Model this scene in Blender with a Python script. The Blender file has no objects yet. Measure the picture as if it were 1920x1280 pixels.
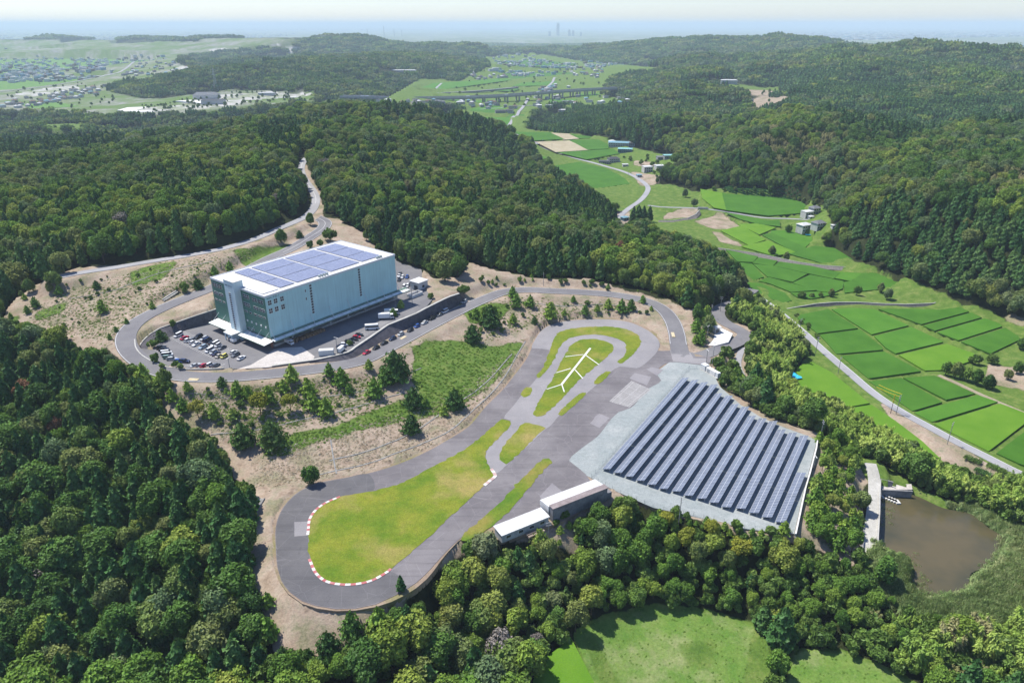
import bpy, math, random
import numpy as np
from mathutils import Vector, Matrix
from mathutils.geometry import tessellate_polygon

random.seed(7)
rng = np.random.default_rng(7)
scene = bpy.context.scene
COL = scene.collection

# ------------------------------------------------------------------ camera
F = 1330.0                     # focal length in pixels of a 1920 px wide frame
YH = 46.0                      # horizon line in that frame
PITCH = math.atan((640 - YH) / F)
CAM_Z = 145.0
cd = bpy.data.cameras.new('camera')
cam = bpy.data.objects.new('camera', cd)
COL.objects.link(cam)
cam.location = (0, 0, CAM_Z)
cam.rotation_euler = (math.pi / 2 - PITCH, 0, 0)
cd.sensor_width = 36.0
cd.lens = F / 1920 * 36.0
cd.clip_start = 1.0
cd.clip_end = 200000.0
scene.camera = cam

# ------------------------------------------------------------------ sky, sun, exposure
SUN_EL = math.radians(60)
SUN_AZ = math.atan2(-0.839, 0.545)          # clockwise from +Y
world = bpy.data.worlds.new('World')
scene.world = world
world.use_nodes = True
wn = world.node_tree
bg = wn.nodes['Background']
sky = wn.nodes.new('ShaderNodeTexSky')
sky.sky_type = 'NISHITA'
sky.sun_disc = False
sky.sun_elevation = SUN_EL
sky.sun_rotation = SUN_AZ
sky.altitude = 150
sky.air_density = 1.0
sky.dust_density = 0.25
sky.ozone_density = 1.0
tint = wn.nodes.new('ShaderNodeVectorMath')          # cooler, paler summer sky
tint.operation = 'MULTIPLY'
tint.inputs[1].default_value = (.90, .96, 1.18)
wn.links.new(sky.outputs[0], tint.inputs[0])
wn.links.new(tint.outputs[0], bg.inputs[0])
bg.inputs[1].default_value = 0.105
sl = bpy.data.lights.new('sun', 'SUN')
sun = bpy.data.objects.new('sun', sl)
COL.objects.link(sun)
sl.energy = 5.0
sl.angle = math.radians(0.5)
sl.color = (1.0, 0.95, 0.85)
sdir = Vector((math.sin(SUN_AZ) * math.cos(SUN_EL), math.cos(SUN_AZ) * math.cos(SUN_EL), math.sin(SUN_EL)))
sun.rotation_euler = sdir.to_track_quat('Z', 'Y').to_euler()
sun.location = (-60, 40, 200)
scene.view_settings.view_transform = 'Standard'
scene.view_settings.look = 'None'
scene.view_settings.exposure = 0.45
scene.view_settings.gamma = 1.0
scene.cycles.use_denoising = True
scene.cycles.max_bounces = 5
scene.cycles.diffuse_bounces = 2
scene.cycles.glossy_bounces = 2
scene.cycles.transmission_bounces = 2
scene.cycles.volume_bounces = 1

# ------------------------------------------------------------------ survey helpers
CP, SP = math.cos(PITCH), math.sin(PITCH)

def ray(px, py):
    x = (np.asarray(px, float) - 960) / F
    y = (640 - np.asarray(py, float)) / F
    return x, CP + y * SP, -SP + y * CP

def W(px, py, z):
    """Ground point at height z seen along the sight line of the survey photograph."""
    x, y, w = ray(px, py)
    t = (z - CAM_Z) / w
    return np.array([x * t, y * t, np.zeros_like(t) + z]).T

def proj(x, y, z):
    dz = z - CAM_Z
    d = y * CP - dz * SP
    u = dz * CP + y * SP
    d = np.where(d < 1, 1, d)
    return 960 + F * x / d, 640 - F * u / d

def inside(px, py, poly):
    poly = np.asarray(poly, float)
    px = np.asarray(px, float); py = np.asarray(py, float)
    res = np.zeros(px.shape, bool)
    x0, y0 = poly.min(0); x1, y1 = poly.max(0)
    m = (px >= x0) & (px <= x1) & (py >= y0) & (py <= y1)
    if not m.any():
        return res
    qx, qy = px[m], py[m]
    c = np.zeros(qx.shape, bool)
    n = len(poly)
    for i in range(n):
        ax, ay = poly[i]; bx, by = poly[(i + 1) % n]
        if ay == by:
            continue
        k = ((ay > qy) != (by > qy)) & (qx < (bx - ax) * (qy - ay) / (by - ay) + ax)
        c ^= k
    res[m] = c
    return res

def _hash(ix, iy, seed):
    h = (ix.astype(np.int64) * 374761393 + iy.astype(np.int64) * 668265263 + seed * 1442695041) & 0xFFFFFFFF
    h = ((h ^ (h >> 13)) * 1274126177) & 0xFFFFFFFF
    return ((h ^ (h >> 16)) & 0xFFFF) / 65535.0

def vnoise(x, y, seed=0):
    ix = np.floor(x); iy = np.floor(y)
    fx = x - ix; fy = y - iy
    fx = fx * fx * fx * (fx * (fx * 6 - 15) + 10); fy = fy * fy * fy * (fy * (fy * 6 - 15) + 10)
    a = _hash(ix, iy, seed); b = _hash(ix + 1, iy, seed)
    c = _hash(ix, iy + 1, seed); d = _hash(ix + 1, iy + 1, seed)
    return (a * (1 - fx) + b * fx) * (1 - fy) + (c * (1 - fx) + d * fx) * fy

def fbm(x, y, oct=4, seed=0):
    s = 0; a = 0.5; n = 0
    for i in range(oct):
        s = s + a * vnoise(x * 2 ** i + 17.3 * i, y * 2 ** i - 9.1 * i, seed + i); n += a; a *= 0.5
    return s / n

def catmull(P, closed=False, step=2.0):
    P = np.asarray(P, float)
    n = len(P)
    out = []
    rngi = range(n if closed else n - 1)
    for i in rngi:
        if closed:
            p0, p1, p2, p3 = P[(i - 1) % n], P[i], P[(i + 1) % n], P[(i + 2) % n]
        else:
            p1, p2 = P[i], P[i + 1]
            p0 = P[i - 1] if i > 0 else 2 * p1 - p2
            p3 = P[i + 2] if i + 2 < n else 2 * p2 - p1
        L = np.linalg.norm(p2 - p1)
        k = max(1, int(L / step))
        # centripetal-like tension to avoid loops on uneven spacing
        d0 = max(np.linalg.norm(p1 - p0), 1e-6) ** .5; d1 = max(L, 1e-6) ** .5; d2 = max(np.linalg.norm(p3 - p2), 1e-6) ** .5
        m1 = (p1 - p0) / d0 - (p2 - p0) / (d0 + d1) + (p2 - p1) / d1
        m2 = (p2 - p1) / d1 - (p3 - p1) / (d1 + d2) + (p3 - p2) / d2
        m1 = m1 * d1; m2 = m2 * d1
        for j in range(k):
            t = j / k
            a = 2 * t ** 3 - 3 * t ** 2 + 1; b = t ** 3 - 2 * t ** 2 + t
            c = -2 * t ** 3 + 3 * t ** 2; d = t ** 3 - t ** 2
            out.append(a * p1 + b * m1 + c * p2 + d * m2)
    if not closed:
        out.append(P[-1])
    return np.array(out)

# ------------------------------------------------------------------ terrain survey: (px, py, height)
GP = '''
520 1000 0|560 1120 0|670 1140 0|760 1100 0|600 900 0|800 845 0|920 760 0|1000 650 0|1110 598 0|1230 640 0|1260 680 0|1330 695 0|1420 785 0|1530 825 0|1510 900 0|1490 1000 0|1360 985 0|1150 925 0|920 990 0|830 1045 0
480 1000 .6|480 1080 -1|600 1200 -5|560 1240 -7|700 1180 -4|760 1130 -2|470 940 .6
440 930 -2|0 1280 -26|250 1280 -24|450 1270 -14|0 1000 -18|200 1000 -12|400 1000 -6|0 800 -6|200 800 -1|100 680 8|0 620 13|230 725 11|300 770 8|360 830 3|420 880 0|0 900 -12|300 900 -5
300 722 14|400 725 14|500 718 13|640 703 11.2|350 780 8|500 790 6.5|600 800 5|420 840 2.5|500 880 .8|560 880 .4|640 885 .3|700 865 .3|800 830 .4|620 850 2|760 790 3|850 740 2.6|930 700 1.6|980 640 1.5|800 700 7|900 660 5.5|880 600 9|960 580 7|1000 600 3.5|1050 580 4|1100 575 4|1180 580 2.8|1230 600 2|1255 640 .5|700 760 6.5|700 820 3
960 530 11|1050 530 10|1150 535 8|1220 550 6.5|1290 580 4.5|900 530 13|850 500 16|800 540 15|850 540 14.5
1300 600 1.5|1310 650 -.3|1345 630 -1.6|1400 640 -3|1375 590 -3|1360 575 -4|1390 660 -3.5|1390 700 -5|1410 730 -6|1350 720 -.6|1400 765 -.6|1440 785 -.7|1540 820 -.8
1430 600 -9|1450 650 -9|1500 745 -12|1600 835 -13|1560 800 -12|1480 720 -10|1450 750 -6|1530 790 -7|1720 885 -13.5|1850 915 -14|1560 860 -4|1600 870 -7|1640 890 -9|1540 950 -3|1600 950 -6|1560 1020 -5|1500 1020 -3|1000 1040 -4|1060 1000 -2.5|1000 1090 -10|1150 955 -1.5|1200 1000 -8|1240 975 -2|1300 1000 -2.5|1360 1000 -1.5|1420 1010 -1.5|1300 1060 -12|1100 1080 -13|1400 1030 -5|1400 1070 -11|900 1060 -6|860 1120 -12|850 1200 -18|1000 1160 -18|1200 1110 -17|1350 1120 -17|1300 1200 -19|1100 1240 -20|1450 1160 -17|1600 1240 -17|1500 1250 -19|950 1270 -22|750 1250 -16
1480 690 -14|1540 700 -14|1620 770 -14|1740 845 -14|1460 585 -13.7|1600 720 -13.3|1750 820 -13.3|1895 880 -13.3|1500 600 -14|1700 580 -14|1900 640 -14|1920 860 -14|1800 700 -14|1900 740 -14
1500 548 -15|1600 555 -15|1720 560 -14.6|1560 575 -16.5|1700 578 -16|1420 500 -16.5|1640 522 -15.5|1540 490 -16.5|1400 440 -18|1500 430 -17|1280 410 -19|1350 370 -20|1500 400 -18.5|1580 470 -16.5|1250 370 -20.5|1200 350 -22|1150 412 -20|1190 400 -20|1160 330 -24|1100 320 -25|1080 280 -27|1000 262 -29|1200 300 -24|1150 272 -27|960 230 -32|940 248 -31|920 205 -35|1000 192 -37|870 182 -38|1060 170 -38|900 150 -40|1050 130 -42|1000 110 -44|1150 120 -42|940 105 -44|1150 187 -36|1190 197 -33|1100 200 -34|1300 440 -18.5|1420 540 -15.5
30 190 -42|150 185 -42|100 150 -44|0 140 -45|200 120 -46|0 100 -48|300 90 -48|100 75 -50|400 95 -48|0 65 -50|200 235 -38|80 225 -40|120 211 -41|0 210 -42|240 207 -33|400 200 -30|560 182 -29|450 172 -31|330 187 -31|300 215 -34|590 188 -29
30 480 24|100 470 27|150 450 30|300 440 34|450 400 34|550 380 32|300 380 36|100 380 30|0 400 26|0 300 22|150 320 30|300 300 34|450 290 38|545 270 42|0 258 8|150 262 10|300 258 16|450 238 24|540 217 30|620 192 34|700 197 42|760 207 38|840 217 26|900 242 6|960 277 -14|995 302 -25|540 320 38
700 260 38|800 270 30|900 290 8|650 310 34|800 330 26|620 350 30|750 400 28|900 340 20|700 460 21|800 470 18|950 400 20|1050 400 14|1000 350 10|1100 385 8|1160 427 4|1000 480 15|1100 480 13|1250 470 4|1200 520 9|1330 500 -2|1390 530 -9|1375 560 -7|1300 540 4|1250 530 6|880 440 20|640 400 28|660 430 26
1250 328 -20|1330 352 -17|1440 352 -13|1560 402 -12|1560 452 -13|1620 497 -13|1700 522 -13|1780 562 -13|1880 592 -13|1920 604 -12|1400 300 12|1500 330 -3|1600 400 8|1700 440 10|1800 480 10|1900 520 6|1450 250 30|1550 280 30|1650 330 30|1750 380 30|1880 430 28|1340 225 14|1460 212 32|1585 206 40|1685 230 36|1790 256 34|1850 246 44|1920 212 55|1920 300 45|1300 255 3|1265 292 -12|1420 390 -19|1500 390 -17|1600 440 0|1700 500 -4|1860 560 -6|1240 265 -14|1200 250 -10|1150 240 -14|1080 235 -20|1250 235 -2
1400 196 -25|1440 172 -20|1380 162 -18|1500 182 -5|1560 172 10|1700 182 15|1800 202 15|1600 142 30|1750 142 35|1900 152 40|1300 172 10|1250 192 0|1220 162 10|1350 132 30|1200 122 -5|1300 112 25|1500 112 40|1700 112 45|1850 112 50|1600 88 50|1750 83 55|1900 81 60|1480 65 98|1440 72 60|1520 72 62|1410 64 96|1300 60 103|1100 60 103|900 59 106|700 59 104|560 63 96|1430 78 60|1550 80 55|1300 102 20|1100 97 -20|900 94 -25|800 78 40|600 76 40|1000 78 40|1200 78 40
0 62 80|100 61 84|200 61 86|300 61 88|400 61 92|200 75 -25|0 77 -45|400 78 -20
210 172 -33|280 184 -34|420 162 -5|340 142 0|480 122 25|400 112 20|350 106 5|480 94 43|600 92 43|700 92 38|800 99 28|880 107 8|920 114 -38|800 122 8|700 112 28|600 132 18|700 152 2|760 162 -28|640 172 -2|560 152 8|520 167 -12|690 182 -12|800 150 -40|690 132 -5|750 127 0|830 127 -5|900 127 -40|600 178 -20|640 188 -5
'''
ctrl = []
for line in GP.strip().split('\n'):
    for t in line.split('|'):
        a, b, c = map(float, t.split())
        p = W(a, b, c); ctrl.append((p[0], p[1], c))
for th in np.radians(np.linspace(-62, 62, 9)):                # the far plain and the ground under the camera
    for r, z in ((14000, -50), (25000, -52), (60000, -52), (110, -26), (60, -30), (15, -32)):
        ctrl.append((r * math.sin(th), r * math.cos(th), z))
for px, r, z in ((700, 1500, -30), (560, 1700, -30), (820, 1450, -34), (1460, 1400, -10), (1585, 1180, 5), (1700, 1100, 5), (1000, 820, -22), (1160, 540, -20),
                 (1480, 5200, 0), (1410, 7500, -30), (1100, 8500, -45), (700, 8500, -45), (900, 8500, -45), (1300, 8500, -45), (100, 11000, -50), (400, 11000, -50), (250, 9800, -40),
                 (600, 4400, -45), (450, 4400, -48), (800, 4000, -45), (1750, 6500, -30), (1900, 6500, -30), (1600, 6500, -30), (1860, 900, 30), (1320, 1600, 0)):
    th = math.atan((px - 960) / F / (CP + SP * (640 - 300) / F))
    ctrl.append((r * math.sin(th), r * math.cos(th), z))
for th, r, z in ((-52, 300, 0), (-52, 600, 20), (-52, 1500, 0), (-60, 3000, -40), (52, 300, -12), (52, 600, 20), (52, 1500, 25), (60, 3000, 20), (55, 6000, 20), (-55, 6000, -48), (48, 200, -14), (55, 150, -14), (-50, 180, -22)):
    th = math.radians(th); ctrl.append((r * math.sin(th), r * math.cos(th), z))
ctrl = np.array(ctrl)

def lp(x, y):
    return np.arctan2(x, y), np.log(np.hypot(x, y))

cu, cv = lp(ctrl[:, 0], ctrl[:, 1])
D = np.sqrt((cu[:, None] - cu) ** 2 + (cv[:, None] - cv) ** 2 + 1e-6)
N = len(ctrl)
A = np.zeros((N + 1, N + 1)); A[:N, :N] = D - 0.004 * np.eye(N); A[:N, N] = 1; A[N, :N] = 1
wts = np.linalg.solve(A, np.append(ctrl[:, 2], 0))

TH = np.radians(np.concatenate([np.arange(-64, -46, .8), np.arange(-46, 46, .19), np.arange(46, 64.1, .8)]))
LR = np.concatenate([np.log(np.array([2., 6, 12, 20, 30, 42, 55, 70, 85])), np.arange(math.log(96), math.log(1500), .0062), np.arange(math.log(1500), math.log(60000), .011)])
NT, NR = len(TH), len(LR)
UU, VV = np.meshgrid(TH, LR)                 # rows = range, columns = bearing
RR = np.exp(VV)
X = RR * np.sin(UU); Y = RR * np.cos(UU)
Z = np.zeros(X.size)
fu, fv = UU.ravel(), VV.ravel()
for s in range(0, X.size, 40000):
    e = min(s + 40000, X.size)
    d = np.sqrt((fu[s:e, None] - cu) ** 2 + (fv[s:e, None] - cv) ** 2 + 1e-6)
    Z[s:e] = d @ wts[:N] + wts[N]
Z = Z.reshape(X.shape)
PX, PY = proj(X, Y, Z)
PX[Y < 20] = -9999

# ------------------------------------------------------------------ areas of the place (survey outlines)
def P(s):
    return np.array([[float(v) for v in t.split()] for t in s.replace('\n', ',').split(',') if t.strip()])

CIRCUIT = P('''742 1115,705 1132,667 1140,630 1141,592 1135,566 1126,544 1110,527 1087,520 1063,517 1025,517 987,525 961,540 939,562 920,596 905,637 897,690 887,743 871,799 847,840 824,878 800,910 763,943 730,967 700,987 673,997 652,1003 637,1017 618,1037 607,1067 601,1107 598.5,1147 599,1177 603,1203 613,1223 625,1235 638,1237 650,1230 657,1258 657,1290 657,1300 668,1330 668,1326 684,1256 679,1230 699,1240 713,1213 730,1183 764,1160 772,1148 783,1120 818,1093 838,1067 863,1078 872,1098 888,1107 901,1130 915,1040 970,918 988,900 1000,877 1000,840 1030,810 1063,780 1092''')
PLATFORM = P('''1235 640,1258 655,1320 668,1334 690,1349 724,1389 758.5,1427 782,1473 802,1513 816,1531 825,1528 839.5,1516 886,1508 915,1489 1000,1455.6 998.5,1389 990,1360 981,1224 951,1195 938,1149 917.5,1060 975,940 1010,900 1015,877 1003,840 1034,800 1085,760 1115,705 1137,630 1145,566 1131,540 1112,522 1087,513 1063,511 1025,511 987,519 959,536 935,560 916,596 901,690 883,743 867,799 843,840 820,876 796,906 760,940 727,963 698,983 671,992 650,999 635,1013 615,1034 603,1067 597,1107 594.5,1147 595,1177 599,1206 609,1228 622,1240 637''')
SOLAR_PAD = P('''1256 678,1320 680.5,1334 692,1349 724,1389 758.5,1427 782,1473 802,1513 816,1531 825,1528 839.5,1516 886,1508 915,1489 1000,1455.6 998.5,1389 990,1360 981,1224 951,1195 938,1149 917.5,1109 896,1098 890,1060 865,1093 835,1120 816,1148 781,1160 770,1183 762,1213 728,1239 712,1229 698''')
YARD_TOP = P('405 580,362.5 594,325 607,300 616,281 627.5,269 639,261 650,258 658,263 668')       # crest of the west wall
YARD = P('''407 590,400 604,356 616,327.5 627.5,310 636,281 655,262 653,266 666,287 680,306 687.5,325 691,350 693,375 693,420 691,450 691.5,500 689,560 680,593 675,627 667,657 659.5,667 651.5,697 631.5,728 610,782 588,800 574,812 560,800 545,790 505,745 490,742 478''')

ROADS = {}
def road(name, w, s):
    a = P(s)
    ROADS[name] = (w, catmull(W(a[:, 0], a[:, 1], a[:, 2]), step=2.0))
road('loop_road', 8.6, '''1276 664 0.05,1272 645 .4,1268 622 1.1,1259 599 2,1243 580 3,1217 566 4,1167 554.5 5.5,1100 548 7,1033 545 8,987 543 8.8,945 547 9.3,912 559 9.8,880 573 10.2,845 590 10.5,800 613 10.9,757 636 11.4,720 655 11.8,680 674.5 12.3,640 684 12.9,600 690 13.4,560 695 13.7,500 701 14.1,440 706 14.6,390 707 15,340 704 15.5,290 691 16.2,254 669 16.8,237 646 17.4,238 624 18,258 602 18.6,300 579 19.4,350 558 20.2,400 538 21,450 513 22,505 484 23.2,545 466 24.3,580 445 25.4,606 427 26.3,609 416 26.9,597 409 27.3,583 403 27.6''')
road('hill_road', 6.0, '''115 518 25.8,160 509.5 26,220 500.5 26,275 491 26.2,350 479 26.5,420 465 26.8,480 447 27,521 429 27.3,549 417.5 27.5,571 407 27.7,584 396 28,591 383 28.5,592 370 29,586 357 30,573.5 340 31,565 322 33,566 308 34,574 297 35,590 288 36,620 284 37''')
road('entry_road', 7.6, '''1283 663 .06,1302 668 -.05,1322 664 -.5,1345 655 -1.4,1372 646 -2.3,1390 636 -2.8,1396 626 -3,1380 615 -3,1362 606 -3.2,1350 596 -3.6,1346 585 -4.2,1352 576 -5,1366 570 -6,1382 564 -8,1396 556 -10.5,1404 548 -13,1412 542 -14.5''')
road('valley_road', 4.6, '''1400 540 -15.5,1425 558 -14.6,1460 584 -13.6,1500 617 -13.3,1550 662 -13.3,1590 696 -13.3,1640 738 -13.3,1690 771 -13.3,1750 804 -13.3,1800 831 -13.3,1850 856 -13.3,1893 878 -13.3,1925 893 -13.3''')
road('village_road', 5.5, '''1158 428 -20,1156 418 -20,1164 404 -20,1180 390 -20.3,1200 376 -20.6,1212 362 -21,1215 352 -21.3,1208 343 -21.8,1190 331 -22.6,1170 322 -23.4,1140 313 -24.4,1110 304.5 -25.4,1080 297 -26.2,1050 288 -27,1022 278 -28,1000 267 -28.8,975 254 -29.6,953 243 -30.6,950 236 -31.2''')
road('farm_lane', 3.4, '''1215 385 -20,1240 388 -19.6,1300 390 -19.3,1335 393 -19,1380 400 -18.8,1430 408 -18.4,1480 410 -18,1515 412 -17.6''')
road('gravel_path', 3.0, '''1393 651 -3.6,1386 668 -4.2,1384 685 -5,1391 702 -5.6,1402 718 -6.2,1420 735 -7''')
road('dam_path', 4.2, '''1632 868 -7.5,1638 890 -8.6,1640 920 -9.2,1637 960 -9.4,1631 1000 -9.4,1625 1035 -9.4''')
road('field_track', 2.2, '''1660 632 -13.6,1700 650 -13.6,1760 674 -13.6,1822 694 -13.6,1860 706 -13.6''')
road('field_track', 2.6, '''1760 703 -13.6,1790 716 -13.6,1830 735 -13.6,1880 757 -13.6,1925 776 -13.6''')

# rice fields: (height, outline, tint)
FIELDS = []
def fld(z, tint, s):
    FIELDS.append((z, tint, P(s)))
Z1 = -13.6
for t, s in ((0, '1494 597,1500 590,1553 580,1610 616,1533 626'), (1, '1558 580,1600 577.5,1640 580,1705 611,1634 628'), (0, '1646 580,1700 579,1762 581,1800 576,1818 585,1728 609'),
             (0, '1730 611,1820 586,1842 596,1754 621'), (1, '1756 623,1845 597,1874 607,1880 613,1798 639'), (0, '1801 641,1884 615,1910 631,1915 637,1858 664'),
             (0, '1536 628,1612 618,1655 651,1656 657,1568 665'), (1, '1638 631,1708 613,1770 642,1680 664,1660 653'), (0, '1576 668,1657 659,1728 697,1628 711'),
             (2, '1684 666,1774 645,1840 668,1834 674,1770 695,1734 696'), (0, '1628 716,1690 709,1768 755,1710 772'), (0, '1692 709,1752 705,1830 739,1774 751'),
             (1, '1712 774,1832 741,1872 755,1748 793'), (2, '1750 796,1874 757,1925 776,1925 794,1854 848'), (0, '1866 850,1925 807,1925 875,1910 871')):
    fld(Z1, t, s)
fld(-14.1, 2, '1487 703,1500 685,1522 679,1560 699,1632 757,1585 766,1560 752,1520 738,1488 722')
fld(-14.1, 2, '1587 767,1634 759,1680 790,1730 828,1765 862,1720 848,1660 812')
Z2 = -15.6
for t, s in ((0, '1362 469,1420 482,1410 492,1384 491'), (0, '1423 484,1456 490,1448 499,1412 494'), (0, '1385 493,1408 495,1430 520,1412 527,1397 512'), (0, '1414 496,1450 500,1512 514,1485 529,1440 519'),
             (0, '1462 492,1520 500,1574 512,1562 523,1515 513,1452 499'), (0, '1424 528,1440 521,1530 545,1484 548,1444 532'), (0, '1488 531,1520 516,1580 528,1578 541,1560 549,1535 546'),
             (1, '1578 511,1615 513,1594 527,1566 522'), (0, '1600 527,1618 513,1640 512,1688 533,1670 540,1584 549,1583 530'), (0, '1402 529,1424 532,1470 550,1482 564,1468 568,1445 560,1410 541'),
             (0, '1484 550,1530 548,1570 551,1520 560,1496 557')):
    fld(Z2, t, s)
Z3 = -17.6
for t, s in ((0, '1352 362,1395 366,1470 370,1500 378,1513 387,1500 400,1440 405,1360 394'), (2, '1314 355,1352 362,1360 394,1340 390,1318 372'), (2, '1353 433,1390 424,1434 450,1405 460'), (2, '1384 421,1420 420,1454 427,1424 440'),
             (1, '1448 433,1475 433,1520 444,1522 452,1510 464,1445 442'), (0, '1430 441,1446 437,1514 467,1490 473'), (2, '1392 463,1440 452,1492 474,1450 480'), (0, '1482 477,1528 462,1560 464,1616 498,1540 493'),
             (0, '1360 399,1436 414,1420 420,1390 412'), (0, '1426 415,1460 413,1462 425,1424 421')):
    fld(Z3, t, s)
Z4 = -24.5
for t, s in ((0, '1036 312,1085 304.5,1130 315,1165 331,1178 345,1118 353,1060 330'), (0, '962 247,1030 249,1056 261,1002 264'), (3, '1035 249,1066 251,1086 260,1058 262'), (0, '1070 252,1105 256,1110 259,1088 260'),
             (3, '1006 266,1066 264,1104 281,1044 285'), (0, '1070 263,1120 262,1142 273,1138 279,1104 281'), (0, '1048 286,1150 280,1160 288,1100 299'), (1, '993 295,1020 294,1024 299,1000 310')):
    fld(Z4, t, s)
for t, s in ((0, '880 206,925 206,930 214,885 212'), (1, '905 219,955 219,958 240,940 244,928 232'), (0, '956 214,985 215,980 222,950 221'), (1, '775 168,815 156,880 152,950 146,960 150,830 168'), (1, '980 155,1050 152,1040 160,960 162'),
             (0, '930 135,1080 136,1070 146,960 148'), (0, '785 176,830 172,850 178,790 180'), (1, '1030 187,1080 186,1075 196,1035 194'), (0, '930 165,975 167,960 172,920 170'), (0, '930 116,1000 112,1080 120,1060 126,940 124'), (1, '870 206,930 196,950 205,920 206')):
    fld(-37.0, t, s)
for t, s in ((4, '-60 112,150 110,235 112,230 122,210 132,100 137,-60 142'), (4, '-60 152,120 146,205 143,215 150,180 158,60 168,-60 176'), (4, '240 112,295 113,270 127,245 128'), (4, '360 79,450 80,455 92,380 93'), (4, '-60 87,90 86,95 92,-60 95'), (4, '120 92,215 90,230 97,120 100')):
    fld(-43.0, t, s)
for s in ('-60 103,60 101,150 103,120 107,-60 109', '0 128,90 126,60 131,-60 133', '215 100,300 101,290 106,220 106', '130 82,260 80,280 85,140 87', '300 84,360 82,370 88,310 90', '20 80,110 79,120 83,20 85', '40 196,110 192,150 200,60 204'):
    fld(-43.0, 4, s)
for s in ('820 186,862 184,870 194,830 195', '890 188,930 187,935 193,895 195', '1085 176,1125 174,1130 180,1090 182', '1000 140,1060 138,1050 143,1005 146', '880 132,925 130,920 137,885 140'):
    fld(-37.0, 1, s)
fld(-19.0, 2, '1000 1290,1020 1250,1066 1207,1110 1290')

SPUR = [P('1075 1188,1100 1172,1150 1148,1230 1136,1330 1146,1420 1172,1450 1200,1440 1290,1460 1420,1130 1420,1110 1290,1090 1230'), P('1490 1215,1560 1215,1640 1240,1730 1290,1800 1420,1500 1420,1470 1290')]
POND = P('1652 922,1711 927,1769 952,1821 963,1855 990,1878 1002,1878 1022,1869 1046,1848 1063,1821 1074,1811 1105,1769 1113,1735 1122,1707 1105,1714 1081,1712 1060,1666 1038,1649 1026,1651 977')

CLEAR = [P('''0 600,20 565,60 532,110 522,125 505,300 480,420 455,480 440,520 425,560 405,583 392,588 378,582 357,568 342,556 320,556 303,574 298,587 330,603 360,606 385,604 402,640 408,648 420,690 438,710 470,750 490,790 500,815 520,860 520,880 490,930 505,1000 520,1100 522,1200 542,1250 556,1290 580,1330 575,1345 560,1372 566,1345 590,1400 615,1412 632,1395 655,1400 700,1395 720,1335 680,1349 724,1420 770,1480 796,1545 815,1600 848,1622 900,1618 1000,1600 1062,1540 1032,1505 1018,1470 1016,1390 1008,1340 985,1224 957,1160 938,1140 950,1060 985,1100 1010,1080 1040,1010 1015,940 1010,900 1015,850 1050,800 1095,765 1120,745 1150,705 1180,650 1240,560 1262,522 1235,505 1190,492 1150,470 1090,463 1030,480 945,468 915,440 895,420 865,390 825,345 795,300 765,272 718,240 702,205 675,150 655,100 625,40 612'''),
         P('''1412 540,1396 512,1340 470,1290 452,1230 436,1215 418,1165 428,1150 412,1168 398,1135 378,1060 332,1012 308,992 300,1003 282,952 256,905 232,882 217,850 195,870 172,1000 205,985 240,1010 245,1130 255,1180 275,1230 285,1280 300,1245 325,1228 343,1262 345,1312 360,1332 352,1440 356,1500 370,1550 387,1562 430,1542 455,1600 487,1640 497,1690 517,1780 553,1800 570,1840 575,1880 592,1940 604,1940 905,1890 888,1850 900,1760 870,1700 828,1640 785,1560 750,1500 732,1478 715,1490 690,1520 665,1500 615,1460 583,1440 570'''),
         P('700 195,760 163,790 145,860 152,915 125,900 107,1000 98,1100 115,1250 128,1150 145,1132 178,1190 190,1110 203,1050 196,1000 205,985 240,880 217,850 195,760 197'),
         P('-70 73,200 75,380 78,470 90,345 104,335 118,365 130,270 152,215 158,208 172,268 184,300 184,430 168,590 170,592 190,450 202,350 214,200 217,120 210,60 205,-70 214'),
         P('1345 150,1380 145,1400 160,1470 165,1450 183,1486 178,1470 196,1410 206,1405 190,1390 170'),
         P('80 232,170 231,170 238,80 240'), P('930 342,990 346,985 362,940 360'), P('745 362,790 368,795 385,760 378'), P('700 128,760 132,780 142,705 142'),
         P('1600 850,1660 870,1720 915,1780 938,1840 955,1900 985,1940 990,1940 1160,1800 1165,1700 1150,1640 1110,1620 1060,1615 1000,1625 920'),
         P('-100 52,2020 52,2020 53.5,-100 53.5'), P('370 72,570 70,560 84,480 90,380 80')] + SPUR + [P('1000 1290,1020 1250,1066 1207,1080 1190,1110 1290,1130 1420,960 1420')]

def in_any(px, py, polys):
    m = np.zeros(np.shape(px), bool)
    for p in polys:
        m |= inside(px, py, p)
    return m

def clear_at(px, py):
    return in_any(px, py, CLEAR)

# ------------------------------------------------------------------ shape the ground
R2 = np.hypot(X, Y)
jx = PX + (fbm(X / 9, Y / 9, 3, 3) - .5) * 12 * np.clip(250 / R2, .12, 1)
jy = PY + (fbm(X / 9, Y / 9, 3, 9) - .5) * 8 * np.clip(250 / R2, .08, 1)
clr = clear_at(jx, jy)
wild = ~clr & (R2 > 330)
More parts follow.
